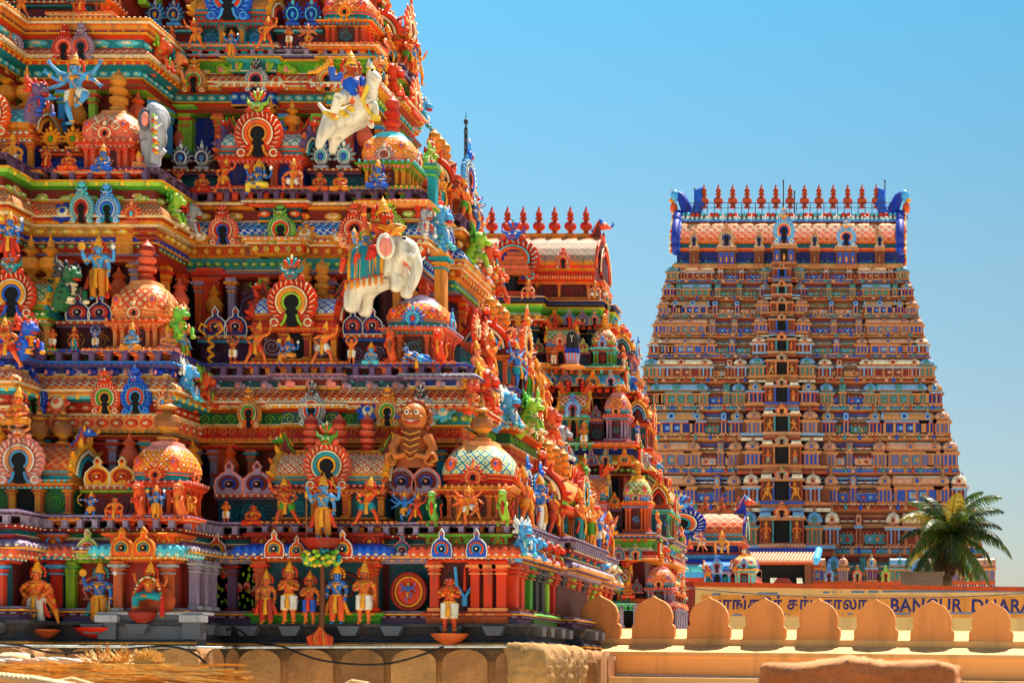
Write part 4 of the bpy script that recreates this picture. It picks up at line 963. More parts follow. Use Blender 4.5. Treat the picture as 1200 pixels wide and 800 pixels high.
# storey 4
D4 = 38.2
pav_shala(225, 318, -12, 27, 57, D4, body='kgold', pil='teal', corn='redorange', rim='redorange', latt='lat:orange:gold:yellow:5', cap='teal',
          kd=K('big', 'blue', 'redorange', 'ltblue', 'blue', 'ltblue'), kscale=1.15, fin=fo, fh=.8, hn=horn('redorange', 'green', 'gold'), panel='dkteal', pcol='ltblue')
pav_kuta(372, 437, -15, 25, 57, D4, body='rust', pil='redorange', corn='kgold', rim='teal', latt='lat:redorange:peach:gold:5', cap='teal', kd=K('crown', 'kgold', 'orange', 'hole', 'gold', 'gold'), fin=fr, fh=.8)
linkwall(158, 227, 27, 57, D4, 'deepred', 'violet', 'cyan', [(178, K('crown', 'ltblue', 'navy', 'gold', 'blue', 'silver'), .5, .58), (200, K('crown', 'ltblue', 'navy', 'gold', 'blue', 'silver'), .5, .58)])
linkwall(316, 374, 27, 57, D4, 'maroon', 'violet', 'cyan', [(340, K('crown', 'blue', 'royal', 'ltblue', 'blue', 'cyan'), .5, .6), (362, K('crown', 'blue', 'royal', 'ltblue', 'blue', 'cyan'), .5, .6)])
# projecting bay pavilions
B1 = 32.6
pav_kuta(148, 218, 515, 567, 608, B1, body='rust', pil='orange', corn='redorange', rim='teal', latt='lat:orange:gold:cream:5', cap='pink', kd=K('crown', 'redorange', 'orange', 'hole', 'red', 'peach'), fin=fb, fh=1.0)
pav_shala(-30, 88, 518, 566, 608, B1, body='kgold', pil='terracotta', corn='kgold', rim='teal', latt='lat:orange:peach:redorange:5', cap='cyan', kd=K('big', 'pink', 'peach', 'ltblue', 'peach', 'white'), kscale=1.0, fin=fb, fh=.8, hn=horn('redorange', 'blue', 'gold'), panel='dkgreen', pcol='green', gable='gold')
linkwall(86, 150, 568, 608, B1, 'deepred', 'violet', 'lime', [(110, ks_gd, .52, .42), (139, ks_gd, .52, .42)])
B2 = 33.95
pav_kuta(122, 194, 325, 378, 412, B2, body='rust', pil='peach', corn='orange', rim='peach', latt='lat:peach:redorange:cream:5', cap='peach', kd=K('crown', 'peach', 'coral', 'hole', 'pink', 'cream'), fin=fp, fh=.85)
pav_shala(-20, 60, 324, 372, 412, B2, body='teal', pil='kgold', corn='green', rim='green', latt='lat:cream:green:lime:5', cap='cream', kd=K('big', 'redorange', 'gold', 'blue', 'teal'), kscale=1.0, fin=fg, fh=.95, panel='dkmaroon', pcol='gold', hn=horn('dkgreen', 'dkgrey', 'gold'), fspan=.6)
linkwall(58, 124, 374, 412, B2, 'dkmaroon', 'ochre', 'violet', [(87, ks_rb, .5, .4), (113, ks_rb, .5, .4)])
B3 = 35.3
pav_kuta(88, 160, 124, 168, 205, B3, body='coral', pil='salmon', corn='redorange', rim='pink', latt='lat:salmon:cream:peach:5', cap='peach', kd=K('crown', 'salmon', 'coral', 'hole', 'pink', 'cream'), fin=fo, fh=.9)
pav_shala(-60, 42, 118, 160, 205, B3, body='rust', pil='kgold', corn='orange', rim='kgold', latt='lat:cyan:teal:cream:5', cap='white', kd=K('big', 'orange', 'gold', 'teal', 'green'), kscale=1.0, fin=fg, fh=.9, panel='navy', pcol='royal', hn=horn('violet', 'ltblue', 'redorange'), gable='kgold')
linkwall(40, 90, 172, 205, B3, 'navy', 'blue', 'orange', [(55, K('crown', 'kgold', 'gold', 'green', 'gold', 'gold'), .52, .5), (81, K('crown', 'kgold', 'gold', 'green', 'gold', 'gold'), .52, .5)])
B4 = 36.7
pav_kuta(78, 128, -25, 0, 22, B4, body='rust', pil='orange', corn='kgold', rim='teal', latt='lat:orange:gold:cream:5', cap='pink', kd=K('crown', 'kgold', 'coral', 'hole', 'pink', 'cream'))
linkwall(-20, 80, -2, 22, B4, 'maroon', 'violet', 'teal', [])
# arches on the eaves
G = lambda a, b, c, d, l=None: K('big', a, b, c, d, l)
for a in ((293, 502, 454, s1, G('kgold', 'green', 'orange', 'kgold'), 32), (366, 500, 447, s1, G('silver', 'redorange', 'ltblue', 'dkgrey', 'white'), 36), (455, 500, 453, s1, G('kgold', 'green', 'gold', 'kgold'), 34), (496, 500, 452, s1, G('silver', 'redorange', 'blue', 'dkgrey', 'white'), 36),
          (263, 288, 240, s2, G('salmon', 'red', 'blue', 'redorange'), 38), (331, 287, 239, s2, G('ltgreen', 'redorange', 'green', 'ltgreen'), 38), (417, 287, 238, s2, G('redorange', 'salmon', 'red', 'coral'), 38), (459, 283, 236, s2, G('lime', 'ltgreen', 'teal', 'lime'), 36),
          (228, 110, 70, s3, G('kgold', 'green', 'redorange', 'kgold'), 30), (301, 109, 70, s3, G('silver', 'redorange', 'navy', 'dkgrey', 'white'), 30), (384, 108, 68, s3, G('kgold', 'ochre', 'orange', 'gold'), 32), (411, 106, 68, s3, G('silver', 'dkgrey', 'navy', 'dkgrey', 'white'), 30)):
    kap_kudu(*a)
for a in ((42, 486, 435, s1, G('royal', 'redorange', 'green', 'royal', 'ltblue'), 34), (125, 486, 433, s1, G('coral', 'green', 'gold', 'redorange'), 36), (161, 486, 430, s1, G('blue', 'redorange', 'ltblue', 'blue', 'ltblue'), 38), (192, 486, 444, s1, K('crown', 'salmon', 'cream', 'ltblue', 'pink', 'peach'), 26),
          (97, 263, 213, s2, G('cyan', 'red', 'deepred', 'cyan', 'cream'), 33), (128, 263, 216, s2, G('ltblue', 'blue', 'teal', 'ltblue', 'white'), 33), (155, 262, 228, s2, K('crown', 'salmon', 'coral', 'cyan', 'pink', 'peach'), 26), (35, 262, 228, s2, K('crown', 'salmon', 'coral', 'cyan', 'pink', 'cream'), 26),
          (13, 69, 26, s3, G('lav', 'pink', 'redorange', 'lav', 'white'), 32), (76, 72, 30, s3, G('red', 'salmon', 'deepred', 'red', 'pink'), 30), (97, 72, 28, s3, G('lav', 'redorange', 'violet', 'lav', 'pink'), 30)):
    kap_kudu(*a, bay_=True)
for px, py, s, kk, bb in ((468, 478, s1, 'blue', 0), (432, 482, s1, 'blue', 0), (520, 482, s1, 'cyan', 0), (358, 275, s2, 'kgold', 0), (398, 278, s2, 'kgold', 0), (236, 278, s2, 'kgold', 0), (325, 97, s3, 'redorange', 0), (370, 97, s3, 'redorange', 0), (68, 473, s1, 'salmon', 1), (75, 250, s2, 'royal', 1)):
    D = 34 + s - .3 - (1.55 if bb else 0); m = MB(); m.ell((0, 0, 0), (.2, .06, .22), kk, 10, 5); m.ell((0, -.04, 0), (.13, .05, .14), 'cream', 9, 5); m.ell((0, -.08, 0), (.06, .04, .07), kk, 7, 4)
    for q in range(8): m.ell((.2 * math.cos(q * .785), -.02, .22 * math.sin(q * .785)), (.06, .04, .06), kk, 5, 3)
    put(m.mesh('medallion'), 'medallion', NT, T(X(px, D), D, Z(py, D)) @ RX(-25))
# recess pillars and openings behind the pavilions
for px, y0, y1, s, k1, k2, w, bb in ((252, 388, 318, s2, 'redorange', 'red', .42, 0), (519, 372, 300, s2, 'kgold', 'teal', .26, 0), (222, 185, 128, s3, 'lime', 'green', .36, 0), (509, 250, 196, s3 - 1.3, 'teal', 'ltgreen', .2, 0),
                         (152, 312, 262, s2, 'kgold', 'rust', .4, 1), (178, 318, 272, s2, 'deepred', 'rust', .36, 1), (20, 130, 84, s3, 'lime', 'green', .3, 1), (268, 560, 522, s1, 'terracotta', 'red', .4, 0), (130, 545, 520, s1, 'deepred', 'red', .5, 1)):
    D = 34 + s + .12 - (1.55 if bb else 0); m = MB(); pilaster_mb(m, 0, w, .3, 0, Z(y1, D) - Z(y0, D), k1, k2); put(m.mesh('pilaster'), 'pilaster', NT, T(X(px, D), D, Z(y0, D)))
for px, y0, y1, s, w in ((228, 380, 322, s2, .75), (430, 420, 325, s2, .5), (250, 558, 524, s1, .9)):
    D = 34 + s + .1; m = MB(); m.box(X(px, D) - w / 2, X(px, D) + w / 2, D, D + .25, Z(y0, D), Z(y1, D), 'hole'); put(m.mesh('doorway'), 'doorway', NT)
for px, y0, y1, s, kk in ((190, 178, 132, s3, 'royal'), (242, 178, 132, s3, 'royal'), (392, 180, 132, s3, 'royal'), (415, 380, 328, s2, 'maroon'), (300, 395, 330, s2, 'violet')):
    D = 34 + s + .1; m = MB(); z0, z1 = Z(y0, D), Z(y1, D); m.box(X(px, D) - .5, X(px, D) + .5, D, D + .2, z0, z1, 'navy' if kk == 'royal' else 'dkmaroon'); scroll(m, X(px, D) - .48, X(px, D) + .48, D, z0, z1, kk, 1, px)
    put(m.mesh('relief_panel'), 'relief_panel', NT)
# ------------------------------------------------------------------ right-hand face of the near tower
cols = [dict(body='deepred', pil='terracotta', corn='orange', rim='teal', latt='lat:red:peach:gold:5', cap='peach'), dict(body='rust', pil='kgold', corn='redorange', rim='ltgreen', latt='lat:orange:gold:cream:5', cap='coral'),
        dict(body='maroon', pil='salmon', corn='kgold', rim='ltblue', latt='lat:redorange:cream:gold:5', cap='pink')]
kcs = [K('big', 'redorange', 'teal', 'gold', 'green'), K('big', 'orange', 'gold', 'red', 'kgold'), K('big', 'ltblue', 'royal', 'orange', 'blue', 'white'), K('crown', 'coral', 'cream', 'red', 'gold', 'peach'), K('big', 'ltgreen', 'redorange', 'kgold', 'lime')]
for si, (s, yb, yr0, yr1) in enumerate(((.15, 612, 573, 520), (1.5, 427, 385, 342), (2.85, 224, 190, 148), (4.2, 57, 25, -12))):
    XR = -7.82 - s; Y0 = 34 + s; Y1 = 45.5 - s; L = Y1 - Y0; hb = zz(yr0, s) - zz(yb, s); hr = zz(yr1, s) - zz(yr0, s); zb = zz(yb, s)
    fr_ = lambda u: T(XR, Y0 + u, zb) @ RZ(90)
    c = cols[si % 3]; wk = 1.35
    shala(NT, T(.32, 0, 0) @ fr_(L / 2 + .1), L * .31, 1.0, hb, hr, kd=kcs[si], kscale=1.1, fin=fo, fh=.75, hn=horn('maroon', 'redorange', 'gold'), gable='redorange', **cols[(si + 1) % 3])
    kuta(NT, fr_(L - wk / 2), wk, hb, hr, kd=kcs[3], fin=fr, fh=.8, **c)
    # linking walls, each with two plaques
    for u0, u1 in ((wk + .1, L * .34 + .2), (L * .66 + .4, L - wk)):
        m = MB(); Mx = fr_((u0 + u1) / 2); ww = u1 - u0
        m.box(-ww / 2, ww / 2, .3, .8, 0, hb, 'dkteal'); m.box(-ww / 2, ww / 2, .06, .8, hb * .88, hb, 'rust'); scroll(m, -ww / 2 + .05, ww / 2 - .05, .3, hb * .1, hb * .8, 'teal', None, si)
        o = put(m.mesh('link_wall'), 'link_wall', NT, Mx)
        for q in (-.25, .25): put(kcs[(si + 2) % 5], 'horseshoe_arch', o, Mx @ T(q * ww, .1, hb) @ Sc(.7, .9, .72))
# gables, beasts on the eaves of that face
bcs = [beast('redorange', 'gold', 'coral'), beast('ltblue', 'white', 'cyan'), beast('lime', 'green', 'cream'), beast('coral', 'kgold', 'peach'), beast('orange', 'lime', 'redorange'), beast('silver', 'redorange', 'white'), beast('blue', 'cyan', 'royal'), beast('peach', 'teal', 'gold')]
bi = 0
for si, (s, yk, yt) in enumerate(((s1, 484, 445), (s2, 288, 240), (s3, 110, 62), (s4, -60, -100))):
    XR = -7.82 - s; Y0 = 34 + s; L = 11.5 - 2 * s; n = int(L / .95)
    for i in range(n):
        u_ = (.45 + (L - .8) * i / (n - 1)) / L; Mx = T(XR + .28 + (.32 if .34 < u_ < .68 else 0), Y0 + .45 + (L - .8) * i / (n - 1), zz(yk, s)) @ RZ(90)
        if i % 3 == 1: put(kcs[(i + si) % 5], 'horseshoe_arch', NT, Mx @ Sc(1.05, .8, .95))
        else: put(bcs[(bi + si * 3) % 8], 'beast_head', NT, Mx @ RZ(rnd.uniform(-14, 14)) @ Sc(rnd.uniform(.9, 1.15), .95, rnd.uniform(1.0, 1.25))); bi += 1
for s, yk, xo in ((s1, 484, 0), (s2, 288, 0), (s3, 110, 0)):      # on the return side of the projecting bay
    for i in range(2): put(bcs[(i * 3 + int(s)) % 8], 'beast_head', NT, T(-13.8 - s * .62 + .25, 34 + s - 1.25 + i * .8, zz(yk, s)) @ RZ(90) @ Sc(.7, .7, .95))
for i, (px, py, s) in enumerate(((582, 655, 0), (548, 486, s1), (486, 286, s2), (437, 108, s3))):   # corner beasts
    put(bcs[(i * 2 + 1) % 8], 'beast_head', NT, T(-7.82 - s + .25, 34 + s - .22, Z(py, 34 + s)) @ RZ(45) @ Sc(.7, .7, .85))

# projecting lengths of the eave groups above the pavilions, in their own colours
def proj(s, x0, x1, groups, out=.2):
    D = 34 + s; a = X(x0, D); f = D - out
    if x1 is None: XR = -7.82 - s; pth = [(a, D + .2), (a, f), (XR + out, f), (XR + out, D + 1.3), (XR, D + 1.3)]
    else: b = X(x1, D); pth = [(a, D + .2), (a, f), (b, f), (b, D + .2)]
    for y0, y1, prof, keys, deco in groups: band('bay_eave', s, y0, y1, prof, keys, deco, pth)
proj(s1, 335, 400, [(500, 484, [(0, 0), (0, 1)], 'dkteal', [('scroll', .01, .5, .5, 'lime', .4)]), (484, 476, [(.02, 0), (.2, .3), (.24, .8), (.14, 1)], ['redorange', 'gold', 'orange'], [('bead', .24, .18, .6, 'cream', .04)]), (457, 446, [(.02, 0), (.02, 1)], 'maroon', [('drip', .05, .45, .5, 'pink', 1)]), (447, 441, [(.12, 0), (.24, .5), (.2, 1)], ['lav', 'pink'], [('dent', .22, .13, .35, 'violet', .03)])])
proj(s1, 486, None, [(500, 484, [(0, 0), (0, 1)], 'teal', [('petal', .02, .2, .5, 'lime', .9)]), (484, 476, [(.02, 0), (.2, .3), (.24, .8), (.14, 1)], ['orange', 'peach', 'gold'], [('bead', .24, .18, .6, 'red', .04)]), (457, 446, [(.02, 0), (.02, 1)], 'navy', [('drip', .05, .4, .5, 'lav', 1)]), (447, 441, [(.12, 0), (.24, .5), (.2, 1)], ['lav', 'silver'], [('dent', .22, .13, .35, 'violet', .03)])])
proj(s2, 308, 356, [(303, 290, [(.02, 0), (.12, .2), (.12, .9), (.2, 1)], ['gold', 'redorange', 'gold'], [('flower', .14, .22, .5, 'yellow', 1.2)]), (290, 282, [(.2, 0), (.26, .3), (.26, .8), (.2, 1)], ['redorange', 'peach', 'red'], [('bead', .27, .14, .5, 'white', .03)]), (262, 246, [(.0, 0), (.0, 1)], 'dkteal', [('petal', .03, .3, .5, 'orange', .9)]), (247, 239, [(.12, 0), (.26, .5), (.2, 1)], ['orange', 'gold'], [('dent', .24, .13, .35, 'rust', .03)])])
proj(s2, 438, None, [(317, 303, [(0, 0), (0, 1)], 'ltblue', [('petal', .02, .2, .5, 'royal', .8)]), (303, 290, [(.02, 0), (.12, .2), (.12, .9), (.2, 1)], ['redorange', 'orange', 'gold'], [('flower', .14, .24, .5, 'cream', 1)]), (262, 246, [(.0, 0), (.0, 1)], 'deepred', [('medal', .03, .5, .5, 'lime', 1)]), (247, 239, [(.12, 0), (.26, .5), (.2, 1)], ['peach', 'orange'], [('bead', .24, .13, .5, 'cream', .035)])])
proj(s3, 276, 326, [(127, 112, [(.0, 0), (.0, 1)], 'royal', [('petal', .03, .22, .6, 'ltblue', .9)]), (112, 104, [(.04, 0), (.2, .3), (.26, .8), (.2, 1)], ['redorange', 'peach', 'gold'], [('bead', .26, .16, .5, 'cream', .04)]), (89, 74, [(.0, 0), (.0, .8), (.12, .9), (.18, 1)], ['teal', 'cyan', 'ltgreen'], [('drip', .03, .4, .45, 'lime', 1)])])
proj(s3, 386, None, [(127, 112, [(.0, 0), (.0, 1)], 'teal', [('petal', .03, .22, .6, 'lime', .9)]), (112, 104, [(.04, 0), (.2, .3), (.26, .8), (.2, 1)], ['gold', 'orange', 'kgold'], [('bead', .26, .16, .5, 'white', .04)]), (89, 74, [(.0, 0), (.0, .8), (.12, .9), (.18, 1)], ['lime', 'ltgreen', 'yellow'], [('petal', .03, .3, .4, 'green', 1)])])
# colonnades standing in the recesses behind the pavilions
for s, y0, y1, ks in ((s1, 574, 522, ('terracotta', 'teal', 'kgold', 'lav')), (s2, 392, 319, ('redorange', 'orange', 'lav', 'kgold')), (s3, 192, 129, ('lime', 'coral', 'kgold', 'ltblue')), (s4, 30, -50, ('orange', 'teal', 'lime', 'red'))):
    for dx, nm in ((0, 'colonnade'),):
        m = MB(); z0, z1 = zz(y0, s), zz(y1, s); i = 0
        for M, sp in along(plan(s), -.0, .74, LIM):
            pilaster_mb(m, 0, .17, .16, z0, z1 - (z1 - z0) * .12, ks[i % 4], ks[(i + 1) % 4], M, -.02)
            if i % 2 and z1 - z0 > .6: m.lathe([(.1, 0), (.16, .1), (.2, .25), (.12, .4), (.08, .45), (.14, .5), (.05, .6), (.01, .7)], 8, ['kgold', 'salmon', 'orange'][i % 3], M @ T(.37, -.22, z0 + (z1 - z0) * .25))
            i += 1
        m.sweep([(-.1, z1 - (z1 - z0) * .12), (.2, z1 - (z1 - z0) * .12), (.24, z1 - (z1 - z0) * .06), (.1, z1)], plan(s), [ks[0], 'deepred', ks[2]])
        put(m.mesh(nm), nm, NT)
# ------------------------------------------------------------------ statues of the near tower
PAL.update(skinred='D8481C', skinor='EA6A2C', skinblue='2A74C8', skinlt='4AA0DC', skingold='E89030', skinpink='F08868', skindk='B8502C')
def st(px, py, hp, D, pose, skin, cloth, label, **k):
    return statue(T(X(px, D), D, Z(py, D)), hp / F * D, pose, skin, cloth, label, **k)
def pedestal(par, Mx, r, key, h=.22, under=True):
    m = MB(); m.lathe([(r * .25, -h), (r * .7, -h * .6), (r * .98, -h * .15), (r, 0)], 14, key, None, 2.2); put(m.mesh('pedestal'), 'pedestal', par, Mx)
DF = 33.45
a = st(312, 731, 66, DF, 'stand', 'skinor', 'red', 'slim orange statue in a red skirt, leftmost of the five on the grey plinth', turn=8)
a = st(339, 731, 76, DF, 'namaste', 'skinor', 'white', 'tall orange statue in white trousers, second of the five on the grey plinth')
a = st(363, 731, 64, DF, 'hold', 'skinor', 'blue', 'small orange statue in a blue skirt, directly left of the green-topped pole', trim='redorange')
a, Mr, an, s = st(395, 731, 74, DF, 'stand', 'skinblue', 'orange', 'blue-skinned statue in an orange robe, right of the green topped pole', sash='kgold')
a = st(427, 731, 76, DF, 'hold', 'skinor', 'white', 'orange statue in white leggings, rightmost of the five on the grey plinth')
b, Mr, an, s = st(527, 742, 72, 33.35, 'namaste', 'skinred', 'ivory', 'bald red-brown statue in a white loincloth praying in front of red columns', crown=False)
pedestal(b, T(X(527, 33.35), 33.35, Z(742, 33.35)), .36, 'terracotta')
b, Mr, an, s = st(43, 737, 84, 31.85, 'hips', 'skinor', 'ivory', 'orange crowned statue with hands on hips and red wings at the far left', turn=-5)
def wings(m, c='redorange', w=.30):
    for sx in (-1, 1):
        for i in range(5): m.tube([(sx * .06, .05, .72 - .03 * i), (sx * (.2 + .02 * i), .06, .62 - .08 * i), (sx * (.22 + .03 * i), .04, .42 - .08 * i)], [.03, .045, .015], c if i % 2 else 'kgold', 6)
extra_part(b, Mr, wings, 'wings'); pedestal(b, T(X(43, 31.85), 31.85, Z(737, 31.85)), .4, 'terracotta')
b, Mr, an, s = st(117, 735, 80, 32.2, 'four', 'skinblue', 'kgold', 'blue four-armed statue with discus and conch in the green bay', sash='teal')
discus_conch(b, Mr, an, 'four'); club(b, Mr, an); pedestal(b, T(X(117, 32.2), 32.2, Z(735, 32.2)), .44, 'red')
b, Mr, an, s = st(176, 716, 60, 31.95, 'throne', 'skinor', 'teal', 'seated orange goddess statue in a teal skirt framed by a red garland')
def garland(m):
    m.tube([(-.26, -.1, -.1), (-.25, -.08, .25), (-.16, -.02, .52), (0, 0, .62), (.16, -.02, .52), (.25, -.08, .25), (.26, -.1, -.1)], .045, 'red', 8)
    for i in range(22):
        t = i / 21; x = -.26 * math.cos(math.pi * t); z = -.1 + .72 * math.sin(math.pi * t) ** .6; m.ell((x, -.1, z), (.03, .03, .02), 'cream' if i % 3 else 'green', 6, 4)
    m.ell((0, .12, .2), (.42, .06, .34), 'rust', 14, 6)
extra_part(b, Mr, garland, 'garland')
m = MB(); m.lathe([(.08, -.22), (.2, -.14), (.26, -.03), (.24, 0)], 14, 'deepred', T(-.1, -.1, 0), 2.2); m.box(-1.0, 1.0, .0, .5, -.06, -.01, 'silver'); m.box(-.85, .85, .05, .5, -.66, -.06, 'grey'); m.box(-.96, -.62, -.06, .2, -.52, -.06, 'grey'); m.box(.62, .96, -.06, .2, -.52, -.06, 'grey'); m.box(-1.0, -.58, -.1, .2, -.2, -.07, 'silver'); m.box(.58, 1.0, -.1, .2, -.2, -.07, 'silver'); put(m.mesh('pedestal'), 'pedestal', b, T(X(176, 31.95), 31.95, Z(716, 31.95)))
# pole with bushy crown, flames at its foot
m = MB(); m.tube([(0, 0, 0), (.02, 0, .7), (0, 0, 1.35)], [.06, .05, .04], 'wood', 8)
pole = put(m.mesh('ornamental_pole'), 'ornamental_pole', None, T(X(377, 33.3), 33.3, Z(736, 33.3))); tag(pole, 'brown pole topped by a green and yellow bush among the five statues', 'ornament')
m = MB(); rr = random.Random(3)
for i in range(150):
    t = rr.random() * 6.28; r = rr.random() ** .5; z = rr.uniform(-1, 1)
    m.ell((.38 * r * math.cos(t), .25 * r * math.sin(t), 1.38 + .2 * z * (1 - .5 * r)), (.06, .05, .05), ['green', 'lime', 'yellow', 'teal'][i % 4], 5, 3)
put(m.mesh('crown'), 'crown', pole, WM[pole])
m = MB()
for i in range(17):
    t = (i - 8) / 8; m.tube([(t * .3, 0, 0), (t * .36, -.06 - .05 * (i % 2), .22), (t * .2, -.05, .42 - .12 * abs(t)), (t * .08, -.03, .6 - .2 * abs(t))], [.05, .045, .03, .005], ['redorange', 'orange', 'kgold'][i % 3], 6)
fl_ = put(m.mesh('flame_relief'), 'flame_relief', None, T(X(374, 33.2), 33.3, Z(757, 33.2)) @ Sc(.66, 1, .78)); tag(fl_, 'red and orange flame-shaped ornament on the grey plinth below the pole', 'ornament')
# medallion with blue figure
D = 33.95; mt = T(X(480, D), D, Z(693, D)); m = MB(); m.lathe([(0, 0), (.3, 0), (.32, .04), (.27, .06)], 24, 'ochre', RX(90), 2, False)
m.tube([(.33 * math.cos(i * .2618), -.05, .36 * math.sin(i * .2618)) for i in range(25)], .045, 'deepred', 6); m.tube([(.26 * math.cos(i * .2618), -.07, .29 * math.sin(i * .2618)) for i in range(25)], .02, 'gold', 5)
m.prism([(.3 * math.cos(i * .3), .33 * math.sin(i * .3)) for i in range(21)], -.03, .05, 'redorange'); md = put(m.mesh('round_medallion'), 'round_medallion', None, mt); tag(md, 'round red and gold medallion holding a small blue dancing figure', 'medallion')
statue(mt @ T(0, -.1, -.22), .44, 'dance', 'skinblue', 'orange', 'tiny blue dancing statue inside the round medallion', simple=True)
# white U mark with red stroke
D = 33.9; m = MB(); m.tube([(-.19, 0, .46), (-.16, 0, .1), (0, 0, -.16)], .035, 'ltblue', 6); m.tube([(.19, 0, .46), (.16, 0, .1), (0, 0, -.16)], .035, 'ltblue', 6); m.tube([(0, 0, -.16), (0, 0, -.32)], .06, 'ltblue', 6); m.tube([(0, 0, -.02), (0, 0, .46)], [.04, .02], 'redorange', 6)
u = put(m.mesh('forehead_mark_emblem'), 'forehead_mark_emblem', None, T(X(545, D), D - .02, Z(691, D))); tag(u, 'pale blue U-shaped emblem with a red centre stroke on the maroon wall', 'emblem')

